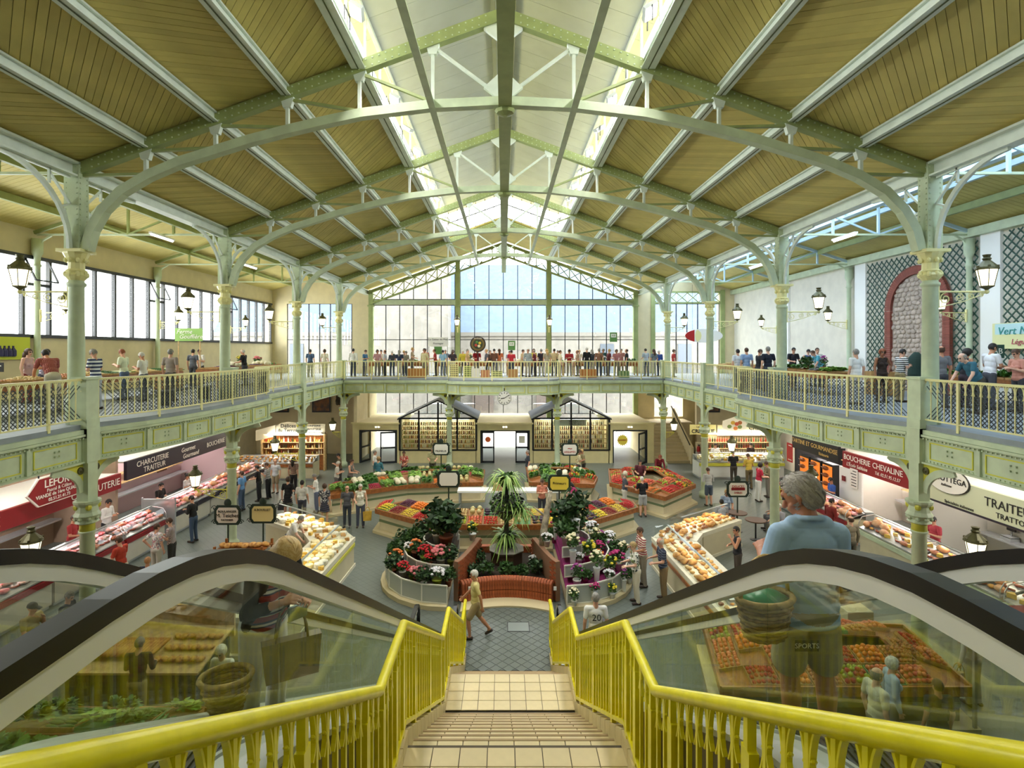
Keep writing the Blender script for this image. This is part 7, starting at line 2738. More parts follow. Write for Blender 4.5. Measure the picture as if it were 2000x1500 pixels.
    return me, hc, HR


# hair shells in the head's own frame (face looks to -Y)
def hair_mesh(kind):
    b = MB()
    seg, rings = 20, 14
    r = {'short': (.084, .103, .106), 'bald': (.086, .105, .108), 'bob': (.1, .115, .12), 'long': (.1, .118, .12), 'bun': (.089, .108, .113), 'curly': (.118, .13, .13), 'cap': (.09, .108, .11)}[kind]
    e = MB().ell((0, .012, .022), r, seg, rings)
    rnd = random.Random(5)

    def keep(c):
        x, y, z = c
        if kind == 'bald':
            return z < .06 and z > -.06 and y > -.01
        if kind == 'cap':
            return z > .03
        front = y < -.035 - (.02 if kind in ('bob', 'long') else 0)
        if front and z < .075:
            return False
        low = {'short': -.055, 'bun': -.06, 'bob': -.12, 'long': -.12, 'curly': -.12}[kind]
        if z < low:
            return False
        if abs(x) > .05 and y < .0 and z < .0 and kind in ('short', 'bun'):
            return False
        return True
    fs = []
    for f in e.f:
        c = tuple(sum(e.v[i][k] for i in f) / len(f) for k in range(3))
        if keep(c):
            fs.append(f)
    j = {'curly': .1, 'short': .03}.get(kind, .02)
    vs = [(x * (1 + rnd.uniform(-j, j)), y * (1 + rnd.uniform(-j, j)), z) for x, y, z in e.v]
    b.add(vs, fs)
    if kind == 'long':
        b.tube([(0, .08, -.02), (0, .1, -.12), (0, .1, -.24), (0, .09, -.3)], [.08, .075, .06, .02], 10)
    if kind == 'bun':
        b.ell((0, .13, .03), (.045, .04, .045), 8, 6)
    if kind == 'cap':
        b.plate([(-.06, -.08, .035), (.06, -.08, .035), (.05, -.17, .025), (-.05, -.17, .025)], (0, 0, .01))
    return b


HAIRM = {}
def hair(kind, colour):
    key = (kind, colour)
    if key not in HAIRM:
        HAIRM[key] = hair_mesh(kind).mesh('hair' if kind != 'cap' else 'cap', mat('hair_' + colour, colour, .6, var=.15, scale=30), True)
    return HAIRM[key]


SKINS = [mat('skin_%d' % i, h, .5) for i, h in enumerate(('#d9a488', '#c78d6c', '#e3b49a', '#9a6647'))]
m_eye = mat('eye_dark', '#2b211c', .3)
m_lip = mat('lip_rose', '#a8584f', .4)
m_shoe = mat('shoe_brown', '#3a2d25', .6)
CL = {}


def cloth(spec):
    if spec in CL:
        return CL[spec]
    if spec.startswith('#'):
        m_ = mat('cloth_' + spec, spec, .85)
    else:
        k = spec.split(':')
        if k[0] == 'stripe':
            m_ = pattern_mat('cloth_' + spec, 'stripe', k[1], k[2], float(k[3]), k[4] if len(k) > 4 else None)
        elif k[0] == 'plaid':
            m_ = pattern_mat('cloth_' + spec, 'plaid', k[1], k[2], float(k[3]), k[4] if len(k) > 4 else None)
        else:
            m_ = pattern_mat('cloth_' + spec, 'dots', k[1], k[2], float(k[3]), k[4] if len(k) > 4 else None)
    CL[spec] = m_
    return m_


BODY = {}


def person(label, loc, rz, pose, top, bot, hair_k, hair_c, sleeve='short', bottom='trousers', fem=False, skin=0, group=None, h=1.7, shoe=None):
    key = (pose, sleeve, bottom, fem)
    if key not in BODY:
        BODY[key] = make_body(*key)
    me, hc, HR = BODY[key]
    o = ob('person', me, None, loc, (0, 0, rz), h / 1.7)
    for i, m_ in enumerate((SKINS[skin], cloth(top), cloth(bot), shoe or m_shoe, m_eye, m_lip)):
        o.material_slots[i].link = 'OBJECT'
        o.material_slots[i].material = m_
    if hair_k:
        hm = hair(hair_k, hair_c)
        c = ob('cap' if hair_k == 'cap' else 'hair', hm, o, hc)
        c.rotation_euler = HR.to_euler()
    return tag(o, label, 'person', group)


L_, R_, BK, FR = -PI / 2, PI / 2, PI, 0.0
GREY, WHITE, DARK, BROWN, BLOND, GINGER = '#8d8983', '#d9d5cc', '#241d19', '#4f3524', '#c9a468', '#8f4a26'


def ground(px, ytop, h=1.68):
    d = FPX * (EYE - h) / (ytop - CY)
    return Vector(((px - CX) * d / FPX, d, 0))


def gal(px, d):
    return Vector(((px - CX) * d / FPX, d, MZ))


G1, G2, G3 = 'shoppers on the market floor', 'shoppers on the side galleries', 'shoppers on the far gallery'
# label, place, facing, pose, top, bottom colour, hair, hair colour, extras
FLOOR = [
    ('grey-haired person in pale yellow tee and khaki shorts striding past the planter', at(930, 1245), L_, 'walk', '#e0d08c', '#a8956c', 'short', WHITE, dict(bottom='shorts', skin=1)),
    ('person in dark grey shirt walking with a shopping companion', at(678, 1030), FR, 'stand', '#55555a', '#3a3e48', 'bald', GREY, {}),
    ('white-haired person in cream vest and dark cardigan carrying a shopping bag', at(704, 1030), FR, 'carry', '#e3e0cf', '#4a4f60', 'short', WHITE, dict(fem=True, sleeve='cap')),
    ('person in black jacket and jeans beside the steel partition', at(378, 1058), L_, 'look', '#1f1d1c', '#42546e', 'short', DARK, dict(sleeve='long')),
    ('person in red polo shirt and pale shorts at the meat counter', ground(238, 1050), L_, 'reach', '#c0402c', '#d2cab8', 'short', BROWN, dict(bottom='shorts')),
    ('person in white floral blouse at the meat counter', ground(305, 1022), BK, 'hip', 'dots:#e9e2dd:#8f8aa0:22:#c78a8a', '#c9c4b8', 'short', BROWN, dict(fem=True)),
    ('person in maroon checked shirt at the meat counter', ground(336, 1014), L_, 'look', 'plaid:#6d2b38:#e0d3d0:9:#3a2530', '#3c3a38', 'short', BROWN, {}),
    ('ginger-haired person in navy sweater near the fourth lower column', ground(288, 1076), BK, 'stand', '#232a48', '#2b2b30', 'short', '#c08a5c', dict(sleeve='long', h=1.5)),
    ('fair-haired child in white top beside the meat counter', ground(212, 1112, 1.3), R_, 'stand', '#e6e2da', '#8f8a80', 'bob', '#c9925c', dict(h=1.3)),
    ('person in blue polo and jeans behind the third lower column', ground(472, 922), L_, 'stand', '#6f9fd6', '#4a5c78', 'short', BROWN, {}),
    ('person in black tee at the black-fascia counter', ground(506, 908), L_, 'reach', '#201e20', '#2a2a2e', 'short', DARK, {}),
    ('person in black and white hooped top at the black-fascia counter', ground(524, 904), L_, 'look', 'stripe:#f0eeea:#1c1c20:6', '#26262a', 'short', BROWN, dict(fem=True)),
    ('person in checked white shirt and khaki shorts near the confectionery', ground(538, 896), FR, 'stand', 'plaid:#e6e6e6:#b4b9c6:10', '#a8967a', 'bald', GREY, dict(bottom='shorts')),
    ('person in long black dress carrying a bag near the confectionery', ground(562, 934), BK, 'carry', '#19181a', '#19181a', 'bob', BROWN, dict(fem=True, bottom='skirt')),
    ('person in brown hooped top near the confectionery', ground(573, 898), BK, 'stand', 'stripe:#5a2f2c:#b79a86:6', '#2a2628', 'long', DARK, dict(fem=True)),
    ('dark-haired person in white shirt at the cheese counter end', ground(590, 940), BK, 'stand', '#dcd8d0', '#3c3e48', 'short', DARK, {}),
    ('person in plain white tee beside the leafy stall', ground(618, 925), L_, 'look', '#ece9e2', '#6a7288', 'short', GREY, {}),
    ('person in patterned dress with a wheeled trolley beside the leafy stall', ground(634, 942), BK, 'stand', 'dots:#3a3a44:#cfcac4:14', '#3a3a44', 'bob', BROWN, dict(fem=True, bottom='skirt', h=1.6)),
    ('butcher in red apron behind the red-signed counter', Vector((-13.7, 17.2, 0)), R_, 'reach', '#a83434', '#2b2b30', 'short', BROWN, {}),
    ('butcher in white jacket behind the red-signed counter', Vector((-13.9, 19.0, 0)), R_, 'look', '#e8e6e1', '#2b2b30', 'short', DARK, dict(sleeve='long')),
    ('butcher in black top under the black fascia', Vector((-13.7, 21.6, 0)), R_, 'reach', '#26221f', '#2b2b30', 'short', DARK, {}),
    ('butcher in black and white under the black fascia', Vector((-13.7, 23.4, 0)), R_, 'look', '#cfcac8', '#2b2b30', 'bun', DARK, dict(fem=True)),
    ('person in grey tank top beside the leafy stall', Vector((-7.4, 26.2, 0)), R_, 'reach', '#77706c', '#2f3238', 'bun', BROWN, dict(fem=True, sleeve='none')),
    ('fair-haired person in teal blouse bending over the leafy stall', ground(738, 894), BK, 'reach', '#3f7a8a', '#2e3440', 'bob', '#a88458', dict(fem=True, sleeve='long')),
    ('white-haired person in cream top beyond the leafy stall', ground(657, 900), R_, 'look', '#dcd4c4', '#6b6a66', 'short', WHITE, {}),
    ('person in brown top beyond the leafy stall', ground(664, 886), L_, 'look', '#6a5238', '#3a3430', 'short', DARK, {}),
    ('grey-haired person in white shirt by the open door', ground(732, 880), R_, 'stand', '#e9e7e2', '#8a8a88', 'short', GREY, {}),
    ('person in red patterned top serving before the jar kiosk', ground(790, 880), FR, 'reach', 'dots:#b5483a:#e9cfc0:16', '#3a3034', 'short', BROWN, dict(fem=True)),
    ('person in checked shirt serving before the jar kiosk', ground(845, 876), FR, 'reach', 'plaid:#cfc79a:#8a9068:10', '#4a463c', 'short', GREY, {}),
    ('person in dark blouse entering by the middle door', ground(1031, 882), L_, 'stand', '#3c424c', '#3a3c44', 'short', GREY, dict(fem=True)),
    ('person in pale yellow patterned top before the bottle kiosk', ground(1130, 878), R_, 'look', 'dots:#d9cfa8:#9a8a5c:16', '#4c4844', 'short', BROWN, dict(fem=True)),
    ('person in olive top before the bottle kiosk', ground(1140, 876), L_, 'reach', '#9a8f68', '#3c3a36', 'short', BLOND, {}),
    ('seller in magenta top inside the octagonal stall', Vector((3.1, 22.4, 0)), L_, 'lean', '#b0316a', '#33343c', 'long', DARK, dict(fem=True)),
    ('seller in salmon top inside the octagonal stall', Vector((1.6, 22.5, 0)), FR, 'look', '#d98a70', '#3c3c44', 'bun', BROWN, dict(fem=True)),
    ('white-haired shopper in black tee and chequered shorts', Vector((5.85, 22.75, 0)), BK, 'reach', '#17171a', 'plaid:#e9e7e4:#2a2a2e:12', 'short', WHITE, dict(bottom='shorts')),
    ('white-haired person in grey gilet with blue carrier bags', Vector((5.25, 23.5, 0)), R_, 'carry', '#4d4f57', '#cfc8ba', 'bob', '#d8cdb4', dict(fem=True, sleeve='short')),
    ('person in maroon shirt serving at the tomato stall', ground(1250, 898), FR, 'reach', '#5c2530', '#2e2c32', 'short', DARK, {}),
    ('person in wine red top leaning over the tomato stall', Vector((8.1, 28.3, 0)), FR, 'lean', '#7a1f2c', '#2c2a30', 'bob', GINGER, dict(fem=True, sleeve='long')),
    ('person in light grey shirt and denim shorts at the tomato stall', Vector((9.2, 24.3, 0)), BK, 'look', '#c3c3c0', '#4e5a6a', 'short', BROWN, dict(sleeve='long', bottom='shorts')),
    ('person in black tee at the creamery counter', ground(1433, 884), BK, 'look', '#1b1b1f', '#4a4236', 'short', GREY, {}),
    ('person in mustard yellow shirt at the creamery counter', ground(1463, 890), BK, 'look', '#c4a840', '#6a5a3c', 'short', BROWN, {}),
    ('person in crimson top and white trousers near the creamery', ground(1481, 908), R_, 'reach', '#c02844', '#eae7e2', 'bob', DARK, dict(fem=True)),
    ('person in olive cardigan near the creamery', ground(1500, 902), L_, 'look', '#7d7456', '#8a8478', 'short', BROWN, dict(fem=True, sleeve='long')),
    ('creamery assistant in white behind the counter', Vector((12.0, 30.8, 0)), FR, 'reach', '#eceae4', '#3a3a40', 'short', DARK, {}),
    ('creamery assistant in black behind the counter', Vector((14.0, 30.8, 0)), FR, 'look', '#3a2a24', '#3a3a40', 'bun', DARK, dict(fem=True)),
    ('person in blue checked shirt seated among the oyster tables', Vector((8.3, 20.6, 0)), BK, 'sit', 'plaid:#dfe3ea:#2b3550:9', '#39404e', 'short', DARK, {}),
    ('person with an orange bag seated among the oyster tables', Vector((9.0, 21.9, 0)), FR, 'sit', '#9fb0c8', '#5a5a60', 'short', BLOND, dict(fem=True)),
    ('white-haired person in grey shirt seated among the oyster tables', Vector((10.15, 19.9, 0)), L_, 'sit', '#a9a6ae', '#8a8478', 'short', WHITE, {}),
    ('person in light blue vest seated among the oyster tables', Vector((10.6, 21.0, 0)), L_, 'sit', '#b9c8dc', '#6a6a70', 'short', BROWN, dict(fem=True)),
    ('baker in black tank top with folded arms inside the pastry island', Vector((7.0, 16.2, 0)), L_, 'chin', '#1e1d20', '#4a4038', 'short', DARK, dict(fem=True, sleeve='none')),
    ('cheesemonger in white tee bending over the counter', Vector((-7.0, 17.7, 0)), R_, 'lean', '#eeece6', '#5a5a60', 'short', GREY, {}),
    ('person in black and white floral blouse at the flower stand', at(1243, 1178), L_, 'reach', 'dots:#e9e7de:#3a4238:16:#7a8a5c', '#d8cfb8', 'short', '#b59a68', dict(fem=True, bottom='trousers')),
    ('person in striped cream and red polo beyond the flower stand', at(1256, 1145), L_, 'reach', 'stripe:#ece4d2:#a3404a:5', '#9a9080', 'short', BROWN, {}),
    ('bald person in navy striped polo holding a dark cloth', at(1296, 1172), L_, 'reach', 'stripe:#222a40:#5a6478:5', '#8d7450', 'bald', WHITE, {}),
    ('horse butcher in blue overall behind the red-fascia counter', Vector((13.6, 22.4, 0)), L_, 'look', '#3a5fb0', '#2b2b33', 'short', DARK, {}),
    ('customer in dark red sweater at the horse butcher counter', Vector((11.6, 19.3, 0)), R_, 'look', '#7c2420', '#2e2c30', 'short', DARK, dict(sleeve='long')),
    ('assistant in rose top at the Italian deli counter', Vector((13.7, 17.2, 0)), L_, 'look', '#b5404c', '#2e2c33', 'short', DARK, {}),
    ('person in olive jacket beside the Italian deli counter', ground(1662, 1010), BK, 'stand', '#8a7f6a', '#5c5648', 'bald', BROWN, dict(sleeve='long')),
    ('person in navy cap and beige waistcoat under the fourth lower column', ground(60, 1174), R_, 'chin', '#b8a878', '#8a8068', 'cap', '#20222c', {}),
    ('grey-haired person in dark sweater under the fourth lower column', ground(128, 1152), R_, 'look', '#2c2c33', '#34343a', 'short', GREY, dict(sleeve='long')),
    ('person in black sweater reaching over the bread table', Vector((-6.75, 10.0, 0)), BK, 'reach', '#23242a', '#9a8c6e', 'short', GREY, dict(sleeve='long')),
    ('white-haired person in white tee beside the bread table', Vector((-5.1, 9.9, 0)), FR, 'look', '#e9e6dc', '#6e6858', 'bob', WHITE, dict(fem=True)),
    ('grey-bearded seller in dark shirt behind the escalator fruit stall', Vector((5.9, 11.1, 0)), FR, 'look', '#4a4a46', '#3c3a36', 'short', GREY, {}),
    ('white-haired person in blue cardigan near the escalator fruit stall', ground(1742, 1280), R_, 'stand', '#a8bcd0', '#6d6d70', 'bob', WHITE, dict(fem=True, sleeve='long', h=1.62)),
    ('balding person in pale shirt near the escalator fruit stall', ground(1712, 1312), R_, 'stand', '#cfcdb6', '#6b6658', 'bald', GREY, {}),
    ('brown-haired person in black top near the escalator fruit stall', ground(1832, 1330, 1.55), BK, 'stand', '#1f1d20', '#3a3a40', 'short', BROWN, dict(h=1.55)),
    ('person in white blouse carrying a wicker bag under the fourth lower column', Vector((9.25, 10.7, 0)), BK, 'carry', '#dcdcd8', '#b9b8b2', 'short', GREY, dict(fem=True, sleeve='long')),
    ('grey-haired person in white tee numbered 20 at the foot of the down escalator', Vector((2.0, 11.75, .012)), BK, 'stand', '#ecebe6', '#5a5c62', 'short', GREY, dict(h=1.7)),
]
for r in FLOOR:
    lb, lo, rz, po, tp, bt, hk, hcol, kw = r
    last = person(lb, lo, rz + (random.uniform(-.2, .2) if '20' not in lb else 0), po, tp, bt, hk, hcol, group=G1, skin=kw.pop('skin', random.choice((0, 0, 1, 2))), h=kw.pop('h', random.uniform(1.62, 1.76)), **kw)

SIDE_G = [
    ('person in red plaid shirt bent over the gallery tomatoes', gal(103, 14.9), L_ - .5, 'lean', 'plaid:#a8443c:#5c2a2a:10:#d98a7c', '#c9c2b0', 'short', DARK, dict(h=1.82)),
    ('person in white and purple plaid shirt behind the gallery tomatoes', gal(86, 16.9), R_, 'look', 'plaid:#dcd4dc:#6a5a7c:10', '#4a4a58', 'short', DARK, {}),
    ('person with a ponytail in dusty pink tank top behind the gallery tomatoes', gal(55, 17.2), R_, 'stand', '#c4a3a4', '#8f3a3a', 'long', BROWN, dict(fem=True, sleeve='none')),
    ('person in navy and white broad striped polo behind the fourth upper column', gal(188, 15.4), L_, 'look', 'stripe:#eceef2:#2c3a63:3', '#b9bfca', 'short', GREY, {}),
    ('red-haired person in pale green blouse by the ribbon window table', gal(243, 18.4), L_, 'look', '#dfe6c8', '#5a6a84', 'short', GINGER, dict(fem=True)),
    ('white-haired person in white tee with a green bag by the ribbon window table', gal(281, 17.8), L_, 'look', '#eceadf', '#4c5058', 'short', WHITE, dict(fem=True, h=1.6)),
    ('person in taupe shirt standing by the bowed balcony bench', gal(333, 17.9), BK, 'stand', '#9a8d84', '#4a4440', 'short', GREY, {}),
    ('person in grey tee under the green farm sign', gal(377, 25.4), BK, 'stand', '#5c606a', '#4a4c54', 'short', DARK, {}),
    ('person in white top under the green farm sign', gal(391, 26.2), FR, 'look', '#e4e0da', '#5a5550', 'short', BROWN, dict(fem=True)),
    ('white-haired person in black tee at the trinket table', gal(478, 25.8), L_, 'reach', '#1f2024', '#3c3c44', 'bald', WHITE, {}),
    ('person in blue shirt near the far window corner', gal(606, 33.6), BK, 'stand', '#4a5f7c', '#3a3e48', 'short', DARK, {}),
    ('person in cream cardigan near the far window corner', gal(634, 33.4), BK, 'stand', '#dcd2bc', '#6b655c', 'bob', BROWN, dict(fem=True)),
    ('person in red tee near the far trellis corner', gal(1316, 33.5), R_, 'stand', '#b23434', '#33343c', 'short', BROWN, {}),
    ('person in white shirt seen from behind near the far trellis table', gal(1441, 24.2), BK, 'stand', '#e3e6ea', '#5a6068', 'short', DARK, {}),
    ('person in sky blue shirt seen from behind near the far trellis table', gal(1458, 23.8), BK, 'stand', '#8fa9cc', '#545a66', 'short', BROWN, dict(h=1.76)),
    ('person in black shirt beside the white-shirted shopper', gal(1481, 23.4), R_, 'look', '#22232a', '#3a3c44', 'short', BROWN, {}),
    ('broad person in black printed tee by the third upper column', gal(1500, 22.0), BK, 'stand', '#1c2130', '#3c4250', 'short', GREY, dict(h=1.8)),
    ('seller in black tee behind the arch vegetable table', gal(1548, 25.2), FR, 'reach', '#1d1b22', '#3a3a44', 'short', DARK, dict(h=1.78)),
    ('seller in blue tank top behind the arch vegetable table', gal(1577, 25.4), FR, 'look', '#4a5f94', '#3a3a44', 'short', DARK, dict(sleeve='none')),
    ('seller in white tee behind the arch vegetable table', gal(1596, 25.0), FR, 'stand', '#e9e9e6', '#44444c', 'short', BROWN, dict(h=1.76)),
    ('person in turquoise top leaning over the arch vegetable table', gal(1606, 24.6), L_, 'lean', '#58a8bc', '#4a4a54', 'short', BROWN, dict(fem=True, h=1.78)),
    ('person in white tee with a shoulder strap before the arch table', gal(1672, 16.8), BK, 'stand', '#ecebe6', '#dcd8d0', 'short', GREY, dict(fem=True)),
    ('person in dark brown vest with hand on hip before the arch table', gal(1722, 17.4), FR, 'hip', '#33261f', '#3a302a', 'bob', GINGER, dict(fem=True, sleeve='none', skin=3)),
    ('person in black and white sailor stripes before the arch table', gal(1758, 17.6), R_, 'look', 'stripe:#ecebe6:#1f2126:5', '#9a8a64', 'short', DARK, {}),
    ('balding person in long grey waistcoat beside the fourth upper column', gal(1838, 15.8), BK, 'stand', '#77777a', '#4a4a50', 'bald', BROWN, dict(h=1.78)),
    ('curly-haired person in black tank top at the herb table', gal(1884, 15.9), R_, 'look', '#201d20', '#3c3038', 'curly', DARK, dict(fem=True, sleeve='none', skin=1)),
    ('bearded seller in white tee handing over herbs', gal(1932, 15.4), R_, 'reach', '#e6e6e8', '#4a4c54', 'short', DARK, dict(h=1.86, skin=1)),
    ('stooping person in teal shirt at the herb table', gal(1910, 14.3), L_, 'lean', '#35687a', '#4a463c', 'bald', GREY, dict(h=1.72)),
    ('person in salmon top beside the herb table', gal(1990, 14.6), L_, 'look', '#c98a78', '#3c3a40', 'short', BROWN, dict(fem=True)),
]
for r in SIDE_G:
    lb, lo, rz, po, tp, bt, hk, hcol, kw = r
    person(lb, lo, rz, po, tp, bt, hk, hcol, group=G2, skin=kw.pop('skin', random.choice((0, 0, 1, 2))), h=kw.pop('h', 1.7), **kw)

FAR = [(690, '#e6e3dc', 'white jacket', 'carton on the floor at the window end'), (712, '#3f6f9a', 'blue patterned shirt', ''), (737, '#d3a0a4', 'pink blouse', ''), (752, '#b9bcc4', 'pale grey blouse', ''), (766, '#4a4c58', 'charcoal jacket', ''), (780, '#2c3550', 'dark navy coat', ''), (792, '#8f8a78', 'khaki shirt', ''), (805, '#a8967c', 'tall tan coat', ''), (829, '#d6cba0', 'straw-coloured shirt', ''), (851, '#b03a3a', 'red cardigan', ''), (865, '#8fb4d0', 'light blue shirt', ''), (884, '#3a3036', 'dark plum top', ''),
       (904, '#d8c84a', 'lemon yellow tee', ''), (913, '#c0a070', 'camel top', ''), (931, '#a82430', 'crimson sweater', ''), (950, '#5c5a62', 'slate jacket', ''), (965, '#6e4a38', 'chocolate shirt', ''), (975, '#d0764a', 'rust top', ''), (999, '#c22c38', 'scarlet tee', ''), (1019, '#d9c39a', 'sand-coloured waistcoat', ''), (1031, '#98a0a0', 'ash grey top', ''), (1045, '#6a2432', 'burgundy sweater', ''), (1057, '#352f3a', 'aubergine jacket', ''), (1068, '#a99f88', 'stone shirt', ''),
       (1082, '#c8b48a', 'wheat-coloured shirt', ''), (1094, '#e2d6b4', 'ivory shirt', ''), (1112, '#b5323c', 'brick red hooped top', ''), (1128, '#b79c84', 'fawn blouse', ''), (1146, '#16161a', 'black tee', ''), (1157, '#3a4650', 'petrol blue shirt', ''), (1170, '#8a6450', 'copper brown top', ''), (1188, '#70343e', 'mulberry shirt', ''), (1204, '#c9868a', 'rose hooped shirt', ''), (1224, '#1d1f26', 'ink black blouse', ''), (1262, '#b8c4cc', 'silver grey blouse', ''), (1277, '#7d8894', 'steel blue top', ''), (1288, '#24458a', 'royal blue jacket', '')]
hcs = [DARK, BROWN, GREY, BROWN, WHITE, BLOND, DARK, GREY]
for i, (px, tp, nm, _) in enumerate(FAR):
    d = 33.9 + (i * 7 % 5) * .28
    po = ('stand', 'look', 'carry', 'stand', 'reach')[i % 5]
    rz = (BK, R_, FR, L_, BK, BK)[i % 6] + random.uniform(-.4, .4)
    hk = ('short', 'short', 'bob', 'bald', 'short', 'long')[i % 6]
    bt = ('#3c4250', '#5a5a5e', '#8f8878', '#2c2c33', '#4a5668', '#b9b2a2')[i % 6]
    hgt = 1.82 if nm.startswith('tall') or nm == 'black tee' else random.uniform(1.6, 1.76)
    person('person in %s shopping on the far gallery' % nm, gal(px, d), rz, po, tp, bt, hk, hcs[(i * 3) % 8], group=G3, skin=(i * 5) % 3, h=hgt, fem=(i % 3 == 1), sleeve='long' if i % 4 == 0 else 'short')

SELL = [('#e9e6df', 'white apron'), ('#6a7f4a', 'moss green apron'), ('#b9483c', 'tomato red apron'), ('#3c4a6a', 'denim apron'), ('#d9b48a', 'peach blouse'), ('#4a3a34', 'coffee brown polo'), ('#8f9ab0', 'dove blue polo'), ('#c9c04a', 'mustard polo'), ('#5a2f4a', 'violet polo'), ('#dcd6cc', 'oatmeal polo'), ('#2f5a5c', 'dark teal polo'), ('#a8746a', 'terracotta polo')]
for i, (tp, nm) in enumerate(SELL):
    x = -8.4 + i * 1.5 + random.uniform(-.2, .2)
    person('seller in %s behind the far gallery tables' % nm, Vector((x, 36.9, MZ)), random.uniform(-.5, .5), ('reach', 'look', 'stand')[i % 3], tp, '#3a3c44', ('short', 'bob', 'short')[i % 3], hcs[(i * 5) % 8], group=G3, skin=i % 3, fem=i % 3 == 1, h=random.uniform(1.6, 1.8))

# number on the white tee
text(last, '20', Vector(wloc(last)), 0, .2, m_letterD).location = (0, .128, 1.24)
last.children[-1].rotation_euler = (PI / 2, 0, PI)

# ================================================================== THE TWO ESCALATOR RIDERS
def hero_man():
    B = Body()
    for s in (1, -1):
        hip, k, a = Vector((s * .095, 0, .9)), Vector((s * .115, -.02, .5)), Vector((s * .12, .02, .085))
        B.cap(hip, hip.lerp(k, .84), .1, .104, BOT, 18)
        B.cap(hip + Vector((s * .015, 0, -.1)), hip.lerp(k, .84) + Vector((s * .012, 0, 0)), .098, .104, BOT, 18)
        B.cap(hip, k, .08, .06, SK, 14)
        B.cap(k, k.lerp(a, .38) + Vector((0, .02, 0)), .058, .064, SK, 14)
        B.cap(k.lerp(a, .38) + Vector((0, .02, 0)), a, .064, .04, SK, 14)
        B.cap(a + Vector((0, .05, -.045)), a + Vector((s * .015, -.16, -.045)), .045, .04, SHOE)
        B.cap(a, a + Vector((0, -.03, -.02)), .04, .04, SHOE)
    B.ball((0, .01, .9), (.185, .14, .12), BOT)
    for z, r in ((.845, (.205, .15, .055)), (.88, (.204, .15, .08)), (.95, (.203, .148, .13)), (1.03, (.202, .147, .14)), (1.11, (.2, .146, .15)), (1.2, (.198, .142, .15)), (1.28, (.194, .136, .15)), (1.36, (.188, .126, .13))):
        B.ball((0, -.005, z), r, TOP, 20, 14)
    B.cap((-.14, .01, 1.42), (.14, .01, 1.42), .075, .075, TOP, 16)
    B.cap((-.1, .012, 1.47), (.1, .012, 1.47), .06, .06, TOP, 16)
    for i in range(12):                                  # shirt collar
        a0, a1 = 2 * PI * i / 12, 2 * PI * (i + 1) / 12
        p = lambda a: Vector((.078 * math.cos(a), .012 + .078 * math.sin(a), 1.512 + .02 * math.sin(a)))
        B.cap(p(a0), p(a1), .02, .02, TOP, 8)
    B.cap((0, -.005, 1.5), (0, -.035, 1.58), .064, .062, SK, 16)
    # arms: local +x is the side nearer the basket
    s0 = Vector((.19, .01, 1.405))
    e, w = s0 + Vector((.07, -.02, -.27)), s0 + Vector((.0, -.26, -.2))
    B.cap(s0, e, .058, .046, SK, 14)
    B.cap(e, w, .046, .033, SK, 14)
    B.cap(s0, s0.lerp(e, .72), .076, .074, TOP, 16)
    B.hand(w, w - e, Vector((-.8, 0, .6)), Vector((0, 0, -1)), .5, 1.1)
    s0 = Vector((-.19, .01, 1.405))
    e, w = s0 + Vector((-.05, -.06, -.27)), s0 + Vector((.0, -.3, -.3))
    B.cap(s0, e, .058, .046, SK, 14)
    B.cap(e, w, .046, .033, SK, 14)
    B.cap(s0, s0.lerp(e, .72), .076, .074, TOP, 16)
    B.hand(w, w - e, Vector((.8, 0, .6)), Vector((0, 0, -1)), .5, 1.1)
    hc = Vector((.01, -.06, 1.635))
    HR = Matrix.Rotation(.75, 3, 'Z') @ rotx(.5)
    H = lambda x, y, z: hc + HR @ Vector((x, y, z)) * 1.17
    B.ball(H(0, .012, .025), (.096, .119, .117), SK, 20, 14, HR)
    B.ball(H(0, -.025, -.05), (.076, .087, .084), SK, 18, 12, HR)
    B.cap(H(0, -.06, -.098), H(0, -.066, -.1), .03, .028, SK)
    B.cap(H(0, -.09, .015), H(0, -.117, -.022), .011, .017, SK)
    B.cap(H(-.03, -.082, .04), H(.03, -.082, .04), .016, .016, SK)
    for q in (-1, 1):
        B.cap(H(q * .083, .012, .022), H(q * .089, .02, -.006), .013, .017, SK)
        B.cap(H(q * .089, .02, -.006), H(q * .082, .01, -.034), .015, .01, SK)
        B.ball(H(q * .034, -.088, .018), (.015, .011, .009), EYE_, rot=HR)
        B.cap(H(q * .052, -.05, -.03), H(q * .03, -.08, -.045), .022, .02, SK)
    B.cap(H(-.02, -.092, -.055), H(.02, -.092, -.055), .008, .008, LIP)
    return B.mesh('person', .0065, 3), hc, HR


YM, XM = 3.6, 2.02
ZM = MZ - TA * (YM + 0.1 - YT) + .0
me, hc, HR = hero_man()
man = ob('person', me, None, (XM, YM, ZM), (0, 0, PI), 1.0)
mats_ = (mat('skin_tanned', '#b87a5c', .5), mat('polo_blue', '#a9c6e6', .85, var=.04, scale=6), mat('shorts_khaki', '#a89f82', .9, var=.06, scale=8), mat('trainer_dark', '#3c3a38', .7), m_eye, m_lip)
for i, m_ in enumerate(mats_):
    man.material_slots[i].link = 'OBJECT'
    man.material_slots[i].material = m_
tag(man, 'grey-haired person in light blue polo and khaki shorts riding the down escalator', 'person')


